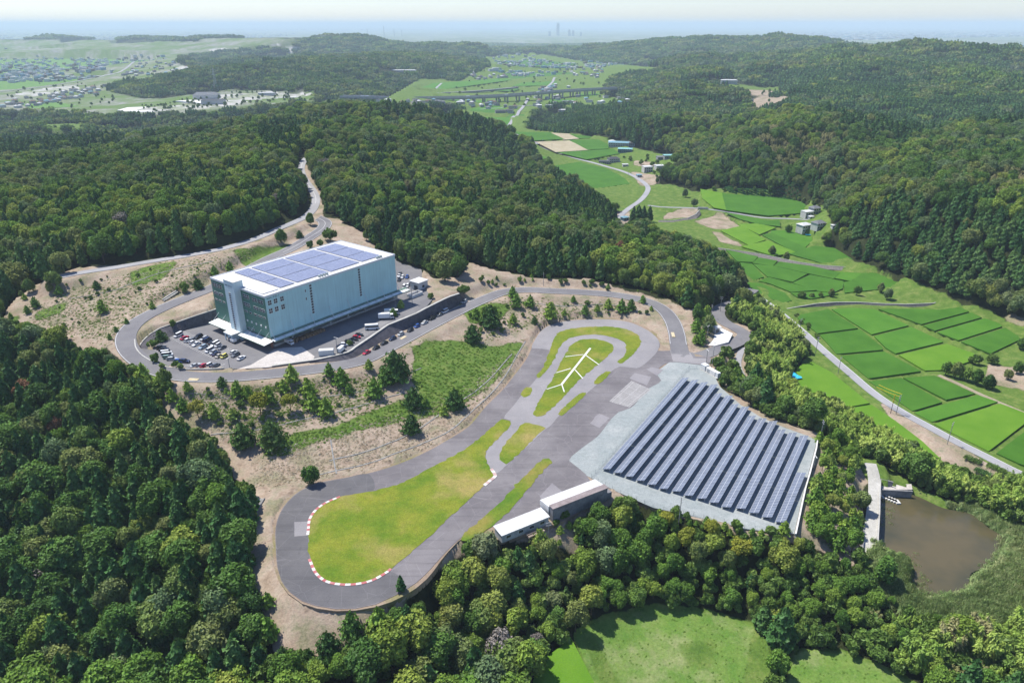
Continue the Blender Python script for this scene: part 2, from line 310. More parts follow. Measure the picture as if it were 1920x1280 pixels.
# relief under the woods: gullies and knolls, larger with distance
soft = wild.astype(float)
for _ in range(6):
    soft[1:-1, 1:-1] = (soft[1:-1, 1:-1] * 2 + soft[:-2, 1:-1] + soft[2:, 1:-1] + soft[1:-1, :-2] + soft[1:-1, 2:]) / 6
soft = np.where(wild, soft, 0) ** 2
amp = np.interp(R2, [300, 600, 1200, 2000, 5000, 9000, 12000], [4, 13, 38, 68, 66, 25, 0])
relief = (1 - np.abs(2 * fbm(X / 210, Y / 210, 4, 21) - 1) * 2.2) * .55 + (fbm(X / 600, Y / 600, 3, 31) - .5) * 1.1
relief2 = (1 - np.abs(2 * fbm(X / 620, Y / 620, 4, 51) - 1) * 2.2) * .6 + (fbm(X / 1500, Y / 1500, 3, 61) - .5) * 1.2
kf = np.clip((R2 - 1200) / 2000, 0, 1)
relief = relief * (1 - .65 * kf) + relief2 * .75 * kf
Z += soft * (amp * (relief - .58) - np.interp(R2, [600, 1300, 2500, 6000], [0, 6, 13, 18]))
for px_, r_, dh, sg in ((1480, 4300, 30, 190), (1405, 5000, 8, 220), (1340, 5100, 4, 300), (1560, 5200, -40, 500), (1700, 4800, -20, 700), (1260, 1650, 22, 140), (1500, 1750, 30, 170), (1640, 1500, 26, 150), (1420, 2300, 34, 180), (1600, 2300, 36, 200), (1760, 2100, 34, 190), (1880, 1800, 30, 170), (1330, 2900, 36, 230), (1560, 2900, 24, 200), (1700, 2700, 26, 200), (1850, 2600, 26, 200), (1240, 2300, 22, 170), (520, 2500, 20, 180), (650, 2700, 24, 200), (400, 2400, 22, 160), (760, 2600, 20, 160)):
    th_ = math.atan((px_ - 960) / F / (CP + SP * (640 - 110) / F)); a_ = X - r_ * math.sin(th_); c_ = Y - r_ * math.cos(th_)
    al = a_ * math.cos(th_) - c_ * math.sin(th_); ac = a_ * math.sin(th_) + c_ * math.cos(th_)
    Z += soft * dh * np.exp(-(al / (sg * 1.5)) ** 2 - (ac / sg) ** 2)
Z += clr * (R2 < 500) * (fbm(X / 7, Y / 7, 3, 5) - .5) * .7
Z += np.where(R2 < 330, (fbm(X / 25, Y / 25, 3, 6) - .5) * 2.5 * (~clr), 0)

def setflat(polyW, z, grow=0.0):
    x0, y0 = polyW.min(0)[:2] - grow; x1, y1 = polyW.max(0)[:2] + grow
    m = (X > x0) & (X < x1) & (Y > y0) & (Y < y1)
    idx = np.where(m)
    ins = inside(X[idx], Y[idx], polyW[:, :2])
    k = (idx[0][ins], idx[1][ins])
    Z[k] = z

def grow(poly, d):
    """push a world outline outwards by d metres"""
    p = np.asarray(poly)[:, :2]
    a = np.roll(p, 1, 0); b = np.roll(p, -1, 0)
    t = b - a; t = t / np.maximum(np.linalg.norm(t, axis=1, keepdims=True), 1e-6)
    n = np.stack([t[:, 1], -t[:, 0]], 1)
    area = np.sum(p[:, 0] * np.roll(p[:, 1], -1) - np.roll(p[:, 0], -1) * p[:, 1])
    return p + n * d * (1 if area > 0 else -1)

for z, t, s in FIELDS:
    pw = W(s[:, 0], s[:, 1], z)
    g = 1.5 if z > -20 else 4.0
    setflat(np.c_[grow(pw, g), np.zeros(len(pw))], z - .45)

def flatten_road(w, pts, drop=.22, edge=.9, blend=6.0):
    global Z
    m = (X > pts[:, 0].min() - 20) & (X < pts[:, 0].max() + 20) & (Y > pts[:, 1].min() - 20) & (Y < pts[:, 1].max() + 20)
    ix = np.where(m)
    xs, ys = X[ix], Y[ix]
    best = np.full(xs.shape, 1e9); bz = np.zeros(xs.shape)
    for i in range(0, len(pts)):
        d = (xs - pts[i, 0]) ** 2 + (ys - pts[i, 1]) ** 2
        k = d < best
        best[k] = d[k]; bz[k] = pts[i, 2]
    d = np.sqrt(best)
    step = np.clip(np.hypot(xs, ys) * .006, 1.0, 6.0)
    u = np.clip((d - w / 2 - edge - step) / blend, 0, 1)
    u = u * u * (3 - 2 * u)
    Z[ix] = Z[ix] * u + (bz - drop) * (1 - u)

for nm, (w, pts) in ROADS.items():
    flatten_road(w, pts, drop=.22 if w > 3 else .15, blend=6.0 if w > 5 else 3.0)
PLATW = W(PLATFORM[:, 0], PLATFORM[:, 1], 0.0)
setflat(PLATW, -.35)
YARDW = W(YARD[:, 0], YARD[:, 1], 14.0)
setflat(np.c_[grow(YARDW, 0.2), np.zeros(len(YARDW))], 13.6)
_wt = P('420 574,405 580,362.5 594,325 607,300 616,281 627.5,269 639,262 649'); _wb = P('263 653,272 656,303 641,356 616,400 605,425 602')
_ws = np.concatenate([W(_wt[:, 0], _wt[:, 1], np.array([20.2, 19.6, 18.6, 17.6, 16.6, 15.6, 14.9, 14.3])), W(_wb[:, 0], _wb[:, 1], 14.)])
setflat(np.c_[grow(_ws, .5), np.zeros(len(_ws))], 13.6)
PONDW = W(POND[:, 0], POND[:, 1], -13.0)
setflat(np.c_[grow(PONDW, 2.0), np.zeros(len(PONDW))], -14.2)

def ground(x, y):
    """terrain height at (x, y), bilinear on the survey grid"""
    x = np.asarray(x, float); y = np.asarray(y, float)
    u = np.arctan2(x, y); v = np.log(np.hypot(x, y))
    i = np.clip(np.searchsorted(LR, v) - 1, 0, NR - 2); j = np.clip(np.searchsorted(TH, u) - 1, 0, NT - 2)
    a = np.clip((v - LR[i]) / (LR[i + 1] - LR[i]), 0, 1); b = np.clip((u - TH[j]) / (TH[j + 1] - TH[j]), 0, 1)
    return (Z[i, j] * (1 - a) + Z[i + 1, j] * a) * (1 - b) + (Z[i, j + 1] * (1 - a) + Z[i + 1, j + 1] * a) * b

def G(px, py):
    """first ground point met by the sight line through (px, py)"""
    x, y, w = ray(px, py)
    h = math.hypot(x, y)
    rs = np.exp(np.arange(math.log(100), math.log(50000), .004))
    t = rs / h
    zz = CAM_Z + w * t
    gz = ground(x * t, y * t)
    k = np.argmax(zz <= gz)
    if zz[k] > gz[k]:
        k = len(rs) - 1
    if k == 0:
        return Vector((x * t[0], y * t[0], float(gz[0])))
    f0 = zz[k - 1] - gz[k - 1]; f1 = zz[k] - gz[k]
    a = f0 / (f0 - f1) if f0 != f1 else 0
    tt = t[k - 1] + (t[k] - t[k - 1]) * a
    return Vector((float(x * tt), float(y * tt), float(ground(x * tt, y * tt))))

# ------------------------------------------------------------------ materials
ALB = .76                      # overall reflectance trim of the mottled surfaces
def mat(name, nodes_fn=None, color=(.5, .5, .5), rough=.85, spec=.3, metal=0):
    m = bpy.data.materials.new(name); m.use_nodes = True
    nt = m.node_tree; b = nt.nodes['Principled BSDF']
    b.inputs['Base Color'].default_value = (*color, 1); b.inputs['Roughness'].default_value = rough
    b.inputs['Specular IOR Level'].default_value = spec; b.inputs['Metallic'].default_value = metal
    m.diffuse_color = (*color, 1)
    if nodes_fn:
        nodes_fn(nt, b)
    return m

class NB:
    """tiny node-graph writer"""
    def __init__(s, nt): s.nt = nt
    def n(s, t, **kw):
        x = s.nt.nodes.new(t)
        for k, v in kw.items(): setattr(x, k, v)
        return x
    def l(s, a, b): s.nt.links.new(a, b)
    def pos(s):
        return s.n('ShaderNodeNewGeometry').outputs['Position']
    def noise(s, scale, detail=3, rough=.55, vec=None, dist=0):
        x = s.n('ShaderNodeTexNoise'); x.inputs['Scale'].default_value = scale; x.inputs['Detail'].default_value = detail
        x.inputs['Roughness'].default_value = rough; x.inputs['Distortion'].default_value = dist
        s.l(vec if vec is not None else s.pos(), x.inputs['Vector']); return x.outputs['Fac']
    def ramp(s, fac, *stops):
        r = s.n('ShaderNodeValToRGB'); e = r.color_ramp.elements
        while len(e) < len(stops): e.new(.5)
        for k, (p, c) in zip(e, stops):
            k.position = p; k.color = (*c, 1) if len(c) == 3 else c
        s.l(fac, r.inputs[0]); return r.outputs[0]
    def rng(s, fac, a, b, c=0., d=1.):
        m = s.n('ShaderNodeMapRange'); m.inputs[1].default_value = a; m.inputs[2].default_value = b; m.inputs[3].default_value = c; m.inputs[4].default_value = d
        s.l(fac, m.inputs[0]); return m.outputs[0]
    def mix(s, fac, a, b, mode='MIX'):
        m = s.n('ShaderNodeMix', data_type='RGBA', blend_type=mode)
        for v, i in ((fac, 0), (a, 6), (b, 7)):
            if isinstance(v, (int, float)): m.inputs[i].default_value = v
            elif isinstance(v, tuple): m.inputs[i].default_value = (*v, 1)
            else: s.l(v, m.inputs[i])
        return m.outputs[2]
    def math(s, op, a, b=0.):
        m = s.n('ShaderNodeMath', operation=op)
        for v, i in ((a, 0), (b, 1)):
            if isinstance(v, (int, float)): m.inputs[i].default_value = v
            else: s.l(v, m.inputs[i])
        return m.outputs[0]
    def attr(s, name, kind='GEOMETRY'):
        a = s.n('ShaderNodeAttribute', attribute_name=name); a.attribute_type = kind; return a
    def bump(s, h, b, strength=.5, dist=.2):
        x = s.n('ShaderNodeBump'); x.inputs['Strength'].default_value = strength; x.inputs['Distance'].default_value = dist
        s.l(h, x.inputs['Height']); s.l(x.outputs[0], b.inputs['Normal'])

def mottled(name, c1, c2, s1=.3, s2=3., c3=None, rough=.9, spec=.2, bump=0., bscale=2.):
    def f(nt, b):
        q = NB(nt)
        n1 = q.noise(s1, 5, .6); n2 = q.noise(s2, 3, .7)
        c = q.mix(q.rng(n1, .35, .65), c1, c2)
        if c3: c = q.mix(q.rng(q.noise(s1 * .37, 4, .65), .52, .68), c, c3)
        k = q.math('MULTIPLY', q.rng(n2, .3, .7, .82 * ALB, 1.16 * ALB), q.rng(q.noise(.6, 6, .78), .32, .68, .84, 1.15))
        v = q.n('ShaderNodeVectorMath', operation='SCALE'); q.l(c, v.inputs[0]); q.l(k, v.inputs['Scale'])
        q.l(v.outputs[0], b.inputs['Base Color'])
        if bump: q.bump(q.noise(bscale, 4, .6), b, bump, .3)
    return mat(name, f, c1, rough, spec)

def m_ground(nt, b):
    q = NB(nt)
    a = q.attr('cover')
    sep = q.n('ShaderNodeSeparateColor'); q.l(a.outputs['Color'], sep.inputs[0])
    n_big = q.noise(.035, 5, .6); n_mid = q.noise(.22, 5, .65); n_fine = q.noise(1.3, 4, .7)
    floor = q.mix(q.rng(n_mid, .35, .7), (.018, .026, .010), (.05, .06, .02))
    straw = q.ramp(n_mid, (.28, (.27, .20, .145)), (.45, (.42, .33, .255)), (.6, (.51, .415, .335)), (.75, (.56, .49, .41)))
    weeds = q.mix(q.rng(n_fine, .35, .7), (.085, .13, .03), (.2, .2, .09))
    straw = q.mix(q.rng(q.noise(.11, 5, .7), .47, .62, 0, .62), straw, weeds)
    grass = q.ramp(n_mid, (.3, (.085, .165, .028)), (.5, (.13, .215, .04)), (.66, (.20, .26, .07)), (.8, (.31, .31, .14)))
    town = q.mix(q.rng(q.noise(.006, 4, .7), .42, .58), q.mix(q.rng(n_big, .4, .6), (.34, .34, .32), (.2, .24, .12)), (.13, .21, .05))
    def edge(v):
        return q.rng(q.math('ADD', v, q.math('MULTIPLY', q.math('SUBTRACT', n_edge, .5), .9)), .38, .62)
    n_edge = q.noise(.5, 5, .75)
    pale = q.mix(q.rng(q.noise(.02, 5, .7), .45, .6), (.55, .54, .52), (.28, .32, .2))
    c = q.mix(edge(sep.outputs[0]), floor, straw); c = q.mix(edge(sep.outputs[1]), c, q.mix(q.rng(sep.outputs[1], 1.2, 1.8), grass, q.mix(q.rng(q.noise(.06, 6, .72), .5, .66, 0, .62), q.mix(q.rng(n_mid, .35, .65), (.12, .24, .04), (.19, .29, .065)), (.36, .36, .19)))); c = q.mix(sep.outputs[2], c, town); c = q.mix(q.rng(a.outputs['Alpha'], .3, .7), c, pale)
    k = q.rng(n_fine, .25, .75, .75 * ALB, 1.22 * ALB)
    v = q.n('ShaderNodeVectorMath', operation='SCALE'); q.l(c, v.inputs[0]); q.l(k, v.inputs['Scale'])
    q.l(v.outputs[0], b.inputs['Base Color'])
    q.bump(q.noise(1.1, 5, .7), b, .6, .5)
M_GROUND = mat('ground_cover', m_ground, (.2, .2, .1), .95, .1)

# ------------------------------------------------------------------ ground cover of the terrain
cov = np.zeros(X.shape + (4,)); cov[..., 3] = 0
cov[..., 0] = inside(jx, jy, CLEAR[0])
def paint(ch, polys, v=1.0):
    m = in_any(jx, jy, polys)
    for k in range(3):
        cov[..., k][m] = v if k == ch else (0 if v >= 1 else cov[..., k][m] * (1 - v))
paint(1, [CLEAR[1], CLEAR[2]]); paint(2, [CLEAR[3], CLEAR[11]])
paint(1, [P('80 232,170 231,170 238,80 240'), P('930 342,990 346,985 362,940 360'), P('745 362,790 368,795 385,760 378'), P('1345 150,1400 160,1470 165,1450 175,1400 178')])
paint(0, [P('1405 187,1440 180,1486 178,1470 196,1410 206'), P('1395 168,1450 170,1450 178,1400 180')])
paint(1, [P('770 655,800 640,880 640,920 650,985 640,960 680,920 720,860 770,800 760,775 720'), P('500 830,540 815,620 800,700 770,760 745,820 735,830 775,760 790,680 805,600 830,540 850,490 860'),
          P('240 510,320 487,340 490,310 520,250 540'), P('430 470,540 445,550 452,470 490'), P('60 590,130 560,120 585,70 605'), P('260 655,275 670,330 685,300 690,262 672'), P('860 570,960 570,940 600,880 610'), P('-10 600,40 590,30 612'),
          P('210 655,300 715,320 730,280 740')], .8)
paint(0, [P('1330 690,1400 765,1480 800,1545 815,1560 860,1530 890,1510 1010,1560 1040,1600 1060,1615 1000,1625 900,1600 850,1540 815,1440 770,1395 720,1400 660,1360 660'), P('1290 590,1320 580,1345 600,1330 640,1300 665'),
          P('1600 840,1660 880,1650 900,1625 900'), P('1250 400,1300 392,1318 405,1240 412'), P('1300 415,1350 402,1400 430,1340 430'), P('1332 432,1348 436,1395 462,1350 455'), P('1640 752,1700 780,1800 835,1880 885,1840 892,1760 862,1700 815'),
          P('1880 580,1925 595,1925 615,1890 605'), P('1850 680,1925 690,1925 735,1850 715'), P('1180 320,1240 330,1230 345,1200 350'), P('1190 300,1230 305,1225 315,1185 310'), P('1150 395,1180 392,1180 430,1150 430')], 1.0)
paint(1, [P('1600 850,1660 870,1720 915,1780 938,1840 955,1900 985,1940 990,1940 1160,1800 1165,1700 1150,1640 1110,1620 1060,1640 1000,1645 920')], 1.0)
paint(1, SPUR, 2.)
paint(0, [P('1270 1205,1340 1195,1345 1225,1330 1255,1290 1250')], .35)
paint(0, [P('1150 1148,1180 1143,1175 1160,1150 1170'), P('1420 1170,1440 1180,1450 1290,1395 1290,1405 1220'), P('1090 1195,1110 1190,1170 1290,1130 1290')], .5)
paint(2, [P('225 209,240 203,330 190,430 178,590 172,590 184,450 196,350 207,250 212')])

for p_ in (P('222 209,240 204,330 197,400 199,392 204,330 208,250 211'), P('335 191,420 178,520 172,592 176,560 182,430 190,390 196'), P('395 197,440 188,470 190,420 200'), P('330 128,350 120,380 128,340 138'), P('385 92,450 90,460 94,400 97'), P('30 176,90 165,140 160,150 166,90 176,40 184'), P('520 83,600 82,600 86,530 87')):
    cov[..., 3][inside(jx, jy, p_)] = 1
for _ in range(2):
    c_ = cov[..., :3]
    c_[1:-1, 1:-1] = (c_[1:-1, 1:-1] * 2 + c_[:-2, 1:-1] + c_[2:, 1:-1] + c_[1:-1, :-2] + c_[1:-1, 2:]) / 6
far_m = (R2 > 9000) & (Z < 0)
cov[..., 0][far_m] = 0; cov[..., 1][far_m] = .3; cov[..., 2][far_m] = .9; cov[..., 3][far_m & (fbm(X / 350, Y / 1200, 4, 15) > .52)] = .42

def mesh_obj(name, verts, faces, m=None, parent=None, smooth=False, link=True):
    me = bpy.data.meshes.new(name)
    me.from_pydata([tuple(v) for v in verts] if not isinstance(verts, np.ndarray) else verts.tolist(), [], faces if not isinstance(faces, np.ndarray) else faces.tolist())
    if m is not None:
        for x in (m if isinstance(m, (list, tuple)) else [m]): me.materials.append(x)
    if smooth: me.polygons.foreach_set('use_smooth', [True] * len(me.polygons))
    me.update()
    o = bpy.data.objects.new(name, me)
    if link: COL.objects.link(o)
    if parent is not None: o.parent = parent
    return o

def tag(o, label=None, cat=None, group=None, kind=None):
    if label: o['label'] = label
    if cat: o['category'] = cat
    if group: o['group'] = group
    if kind: o['kind'] = kind
    return o

def thing(name, label, cat, loc=(0, 0, 0), rz=0., group=None):
    o = bpy.data.objects.new(name, None); COL.objects.link(o)
    o.empty_display_size = .5
    o.location = loc; o.rotation_euler = (0, 0, rz)
    return tag(o, label, cat, group)

def copy_tree(o, parent=None):
    c = o.copy(); COL.objects.link(c); c.parent = parent
    for ch in o.children: copy_tree(ch, c)
    return c

V3 = np.stack([X, Y, Z], -1).reshape(-1, 3)
ids = np.arange(NR * NT).reshape(NR, NT)
quads = np.stack([ids[:-1, :-1], ids[:-1, 1:], ids[1:, 1:], ids[1:, :-1]], -1).reshape(-1, 4)[:, ::-1]
me = bpy.data.meshes.new('terrain')
me.vertices.add(len(V3)); me.vertices.foreach_set('co', V3.ravel())
me.loops.add(quads.size); me.loops.foreach_set('vertex_index', quads.ravel())
me.polygons.add(len(quads)); me.polygons.foreach_set('loop_start', np.arange(0, quads.size, 4)); me.polygons.foreach_set('loop_total', np.full(len(quads), 4))
me.polygons.foreach_set('use_smooth', np.ones(len(quads), bool))
me.update(calc_edges=True); me.validate()
ca = me.color_attributes.new('cover', 'FLOAT_COLOR', 'POINT'); ca.data.foreach_set('color', cov.reshape(-1, 4).ravel())
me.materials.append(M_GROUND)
terrain = bpy.data.objects.new('terrain', me); COL.objects.link(terrain)
tag(terrain, 'rolling wooded ground with dry banks, meadows and a far plain', 'terrain', kind='structure')

# ------------------------------------------------------------------ paving, roads, fields
def tess(poly):
    return [tuple(t) for t in tessellate_polygon([[Vector((p[0], p[1], 0)) for p in poly]])]

def sheet(name, outline, z, m, kind='structure', label=None, ragged=0., smooth=True, thick=.12, world_outline=None, step=2.0, cat=None):
    """flat slab with its top at z; outline in survey pixels"""
    p = world_outline if world_outline is not None else W(outline[:, 0], outline[:, 1], z)
    p = np.asarray(p)[:, :2]
    if smooth: p = catmull(p, closed=True, step=step)
    if ragged:
        rg = np.random.default_rng(len(p)); p = p + rg.normal(size=p.shape) * ragged
    n = len(p)
    vs = [(a[0], a[1], z) for a in p] + [(a[0], a[1], z - thick) for a in p]
    ar = np.sum(p[:, 0] * np.roll(p[:, 1], -1) - np.roll(p[:, 0], -1) * p[:, 1])
    fs = []
    for t in tess(p):
        a, b, c = (p[i] for i in t)
        fs.append(t if (b[0] - a[0]) * (c[1] - a[1]) - (b[1] - a[1]) * (c[0] - a[0]) > 0 else t[::-1])
    for i in range(n):
        j = (i + 1) % n
        fs.append((i, i + n, j + n, j) if ar > 0 else (j, j + n, i + n, i))
    o = mesh_obj(name, vs, fs, m)
    return tag(o, label, cat, kind=kind)

def offset_line(pts, off):
    t = np.gradient(pts[:, :2], axis=0); t /= np.maximum(np.linalg.norm(t, axis=1, keepdims=True), 1e-6)
    nrm = np.stack([-t[:, 1], t[:, 0]], 1)
    q = pts.copy(); q[:, :2] += nrm * off
    return q

def ribbon(name, pts, offs, m, dz=0., thick=.25, kind='structure', label=None, parent=None, dash=None):
    """strip of quads along pts between lateral offsets offs (left is positive)"""
    rows = [offset_line(pts, o) for o in offs]
    n = len(pts); k = len(offs)
    vs = []; fs = []
    for r in rows:
        vs += [(a[0], a[1], a[2] + dz) for a in r]
    for r in (rows[0], rows[-1]):
        vs += [(a[0], a[1], a[2] + dz - thick) for a in r]
    for i in range(n - 1):
        if dash and (i // dash) % 2: continue
        for j in range(k - 1):
            fs.append((j * n + i, (j + 1) * n + i, (j + 1) * n + i + 1, j * n + i + 1)[::-1])
        fs.append((i, i + 1, k * n + i + 1, k * n + i)[::-1])
        fs.append(((k - 1) * n + i, (k + 1) * n + i, (k + 1) * n + i + 1, (k - 1) * n + i + 1)[::-1])
    o = mesh_obj(name, vs, fs, m, parent)
    return tag(o, label, kind=kind) if parent is None else o

def asphalt(name, c, c2, streak=True):
    def f(nt, b):
        q = NB(nt)
        n1 = q.noise(.06, 6, .65); n2 = q.noise(4., 3, .7); n3 = q.noise(.35, 5, .7)
        col = q.mix(q.rng(n1, .4, .62), c, c2)
        col = q.mix(q.rng(n3, .6, .75, 0, .35), col, tuple(min(1, v * 1.35) for v in c2))
        col = q.mix(q.rng(q.noise(.16, 5, .75, dist=1.5), .58, .66, 0, .4), col, tuple(v * .72 for v in c))
        # long cracks
        w = q.n('ShaderNodeTexVoronoi', feature='DISTANCE_TO_EDGE'); w.inputs['Scale'].default_value = .13; q.l(q.pos(), w.inputs['Vector'])
        col = q.mix(q.rng(w.outputs['Distance'], .0, .012, .35 if streak else .12, 0), col, tuple(min(1, v * 1.7) for v in c2))
        if streak:
            mp = q.n('ShaderNodeMapping'); mp.inputs['Rotation'].default_value = (0, 0, math.radians(-58)); mp.inputs['Scale'].default_value = (.012, .55, 1); mp.vector_type = 'POINT'; q.l(q.pos(), mp.inputs[0])
            col = q.mix(q.rng(q.noise(1., 4, .65, mp.outputs[0]), .52, .72, 0, .5), col, tuple(v * .62 for v in c))
        v = q.n('ShaderNodeVectorMath', operation='SCALE'); q.l(col, v.inputs[0]); q.l(q.rng(n2, .3, .7, .88 * ALB, 1.1 * ALB), v.inputs['Scale'])
        q.l(v.outputs[0], b.inputs['Base Color'])
    return mat(name, f, c, .9, .2)
M_TRACK = asphalt('old_track_asphalt', (.182, .169, .180), (.252, .236, .246))
M_PATCH = asphalt('pale_asphalt', (.27, .255, .275), (.33, .315, .33), False)
M_PATH = asphalt('grey_asphalt', (.29, .28, .295), (.35, .335, .345), False)
M_ROAD = asphalt('road_asphalt', (.20, .195, .21), (.25, .245, .255), False)
M_YARD = asphalt('yard_asphalt', (.19, .187, .20), (.235, .23, .24), False)
M_LANE = asphalt('pale_lane', (.36, .36, .38), (.42, .42, .44), False)
M_PAD = mottled('pale_gravel_coat', (.315, .355, .36), (.385, .415, .415), .08, 2.5, (.47, .49, .49))
M_CONC = mottled('concrete', (.5, .49, .46), (.6, .59, .56), .2, 3, (.42, .41, .38))
M_CONC_PALE = mottled('new_concrete', (.78, .77, .74), (.85, .84, .82), .1, 3)
M_APRON = mottled('apron_concrete', (.55, .51, .48), (.66, .62, .59), .1, 2, (.48, .45, .42))
M_WHITE = mat('white_road_paint', None, (.6, .6, .6), .7)
M_YEL = mottled('cream_road_paint', (.62, .52, .32), (.7, .6, .42), .8, 5)
M_RED = mottled('red_kerb_paint', (.5, .14, .15), (.58, .26, .26), .5, 4)
M_PINK = mottled('faded_kerb_paint', (.55, .38, .36), (.62, .48, .46), .5, 4)
M_KWHITE = mottled('white_kerb_paint', (.7, .68, .66), (.8, .78, .76), .5, 4)
M_GRASS = mottled('mown_grass', (.13, .215, .02), (.25, .275, .035), .09, 2.4, (.36, .30, .10), .95, .1, .6, 3.)
M_GRASS2 = mottled('rough_grass', (.10, .20, .02), (.19, .25, .03), .1, 2.2, (.28, .25, .06), .95, .1, .6, 2.)
M_RICE = []
for i, (a, b_) in enumerate((((.055, .165, .014), (.075, .205, .02)), ((.07, .205, .018), (.095, .245, .024)), ((.115, .26, .018), (.15, .30, .026)), ((.42, .36, .24), (.5, .44, .31)), ((.10, .24, .04), (.16, .30, .06)))):
    def f(nt, b, a=a, b_=b_):
        q = NB(nt)
        c = q.mix(q.rng(q.noise(.07, 4, .6), .35, .65), a, b_)
        wv = q.n('ShaderNodeTexWave', wave_type='BANDS'); wv.inputs['Scale'].default_value = 1.1; wv.inputs['Distortion'].default_value = .8
        q.l(q.pos(), wv.inputs['Vector'])
        k = q.math('ADD', q.rng(wv.outputs['Fac'], 0, 1, -.04, .05), q.rng(q.noise(2.2, 3, .7), .3, .7, .86 * ALB, 1.12 * ALB))
        v = q.n('ShaderNodeVectorMath', operation='SCALE'); q.l(c, v.inputs[0]); q.l(k, v.inputs['Scale']); q.l(v.outputs[0], b.inputs['Base Color'])
        q.bump(q.noise(3., 3, .7), b, .5, .3)
    M_RICE.append(mat('rice_%d' % i, f, a, .9, .15))

# the circuit terrace
pw = W(PLATFORM[:, 0], PLATFORM[:, 1], 0.0)
M_DIRT = mottled('reddish_dirt', (.30, .225, .165), (.38, .30, .23), .1, 2., (.22, .22, .08), .95, .1)
sheet('terrace_ground', PLATFORM, -.06, M_DIRT, step=4., thick=2.2)
sheet('solar_pavement', SOLAR_PAD, .02, M_PAD, smooth=False)
sheet('circuit_asphalt', CIRCUIT, .04, M_TRACK, step=3.)
sheet('inner_circuit_asphalt', P('''997 652,1003 637,1017 618,1037 607,1067 601,1107 598.5,1147 599,1177 603,1203 613,1223 625,1235 638,1236 650,1229 663,1200 688,1193 690,1162 687,1145 697,1133 708,1100 737,1050 777,1033 797,1023 804,987 838,950 871,929 888,915 870,911 852,916 836,943 805,958 788,945 784,963 760,980 738,1003 713,1012 700,1030 656,1000 653'''), .06, M_PATH, step=3.)
sheet('hairpin_asphalt', P('760 1092,742 1113,705 1130,667 1138,630 1139,592 1133,566 1124,544 1108,528 1086,521 1062,518.5 1025,518.5 988,526 962,541 940,563 921,597 906,638 898,690 888,700 919,667.5 926,637.5 931,611 942.5,592.5 955.7,581 972.5,578 995,578 1025,581 1047.5,592.5 1073.8,611 1088.8,637.5 1094.4,667.5 1094,697.5 1087,727.5 1070'), .05, asphalt('dark_hairpin_asphalt', (.135, .132, .142), (.175, .17, .178)), step=2.)
sheet('asphalt_patch', P('1143 752,1184 714,1220 730,1180 763'), .06, mottled('worn_lined_asphalt', (.33, .32, .32), (.38, .37, .37), .2, 3), smooth=False)
sheet('asphalt_patch', P('1180 709,1190 699,1221 706,1213 722'), .06, M_PATCH, smooth=False)
sheet('asphalt_patch', P('1212 692,1222 688,1244 693,1232 704'), .06, M_PATCH, smooth=False)
sheet('asphalt_patch', P('1116 780,1124 775,1143 783,1124 802,1106 793,1112 787'), .06, M_PATCH, smooth=False)
sheet('asphalt_patch', P('1012 930,1035 905,1060 925,1020 945'), .06, M_PATCH, smooth=False)
sheet('asphalt_patch', P('552 978,577 977,577 1003,552 1005'), .06, M_PATH, smooth=False)
sheet('asphalt_patch', P('1256 655,1292 657,1300 671,1325 672,1326 684,1262 677'), .06, M_PATH, smooth=False)
cp = W(np.array([1143, 1184, 1220, 1180]), np.array([752, 714, 730, 763]), .07)
lv = []; lf = []
def line_quad(a, b, w, z):
    a = np.array(a[:2]); b = np.array(b[:2]); d = b - a; d = d / np.linalg.norm(d); n = np.array([-d[1], d[0]]) * w / 2
    i = len(lv)
    for p in (a - n, b - n, b + n, a + n): lv.append((p[0], p[1], z))
    lf.append((i, i + 1, i + 2, i + 3))
for k in (0, .12, .5, .88, 1):
    line_quad(cp[0] * (1 - k) + cp[3] * k, cp[1] * (1 - k) + cp[2] * k, .14, .075)
for k in (0, .25, .5, .75, 1):
    line_quad(cp[0] * (1 - k) + cp[1] * k, cp[3] * (1 - k) + cp[2] * k, .14, .079)
tag(mesh_obj('court_marking', lv, lf, mat('worn_line_paint', None, (.42, .41, .41), .8)), kind='structure')

GRASS = [('262 0', 0)]
sheet('infield_grass', P('''578 1025,581 1047.5,592.5 1073.8,611 1088.8,637.5 1094.4,667.5 1094,697.5 1087,727.5 1070,765 1040,810 1000.6,847.6 965,885 931,911 907,928 890,920.7 880.6,913 867.5,910 854,916 841,930 826,954 800,956.7 790,950 787,940 786,930 793,900 820,866.7 845,833 862,800 880,757.6 903,705 918,667.5 925.6,637.5 931,611 942.5,592.5 955.7,581 972.5,578 995'''), .12, M_GRASS, step=1.4, ragged=.22)
sheet('infield_grass', P('985 791.7,1000 795,1023 801.7,1013 810,986.7 836.7,962 860,950 870,940 865,936.7 853,943 836.7,966.7 810,980 794'), .12, M_GRASS, step=1.4, ragged=.22)
sheet('infield_grass', P('1000 776.7,1006 780,1013 780,1033 766.7,1066.7 733,1100 700,1133 673,1148 658,1150 648,1136.7 640,1113 635,1090 636.7,1073 645,1060 663,1043 696.7,1023 730,1006.7 760'), .12, M_GRASS, step=1.4, ragged=.22)
sheet('infield_grass', P('1005 706.7,1016.7 690,1030 660,1040 633,1050 621.7,1076.7 615,1116.7 612,1153 613,1183 620,1200 633,1201.7 643,1193 656.7,1176.7 673,1163 681,1158 679,1170 666.7,1175 653,1170 641.7,1153 633,1126.7 627.7,1093 628,1070 633,1056.7 641.7,1046.7 656.7,1033 683,1013 706.7,1009 709'), .12, M_GRASS, step=1.4, ragged=.22)
sheet('infield_grass', P('976.7 740,981.7 744,991.7 741.7,998 730,996.7 726,988 725,980 731.7'), .12, M_GRASS, step=1., ragged=.15)
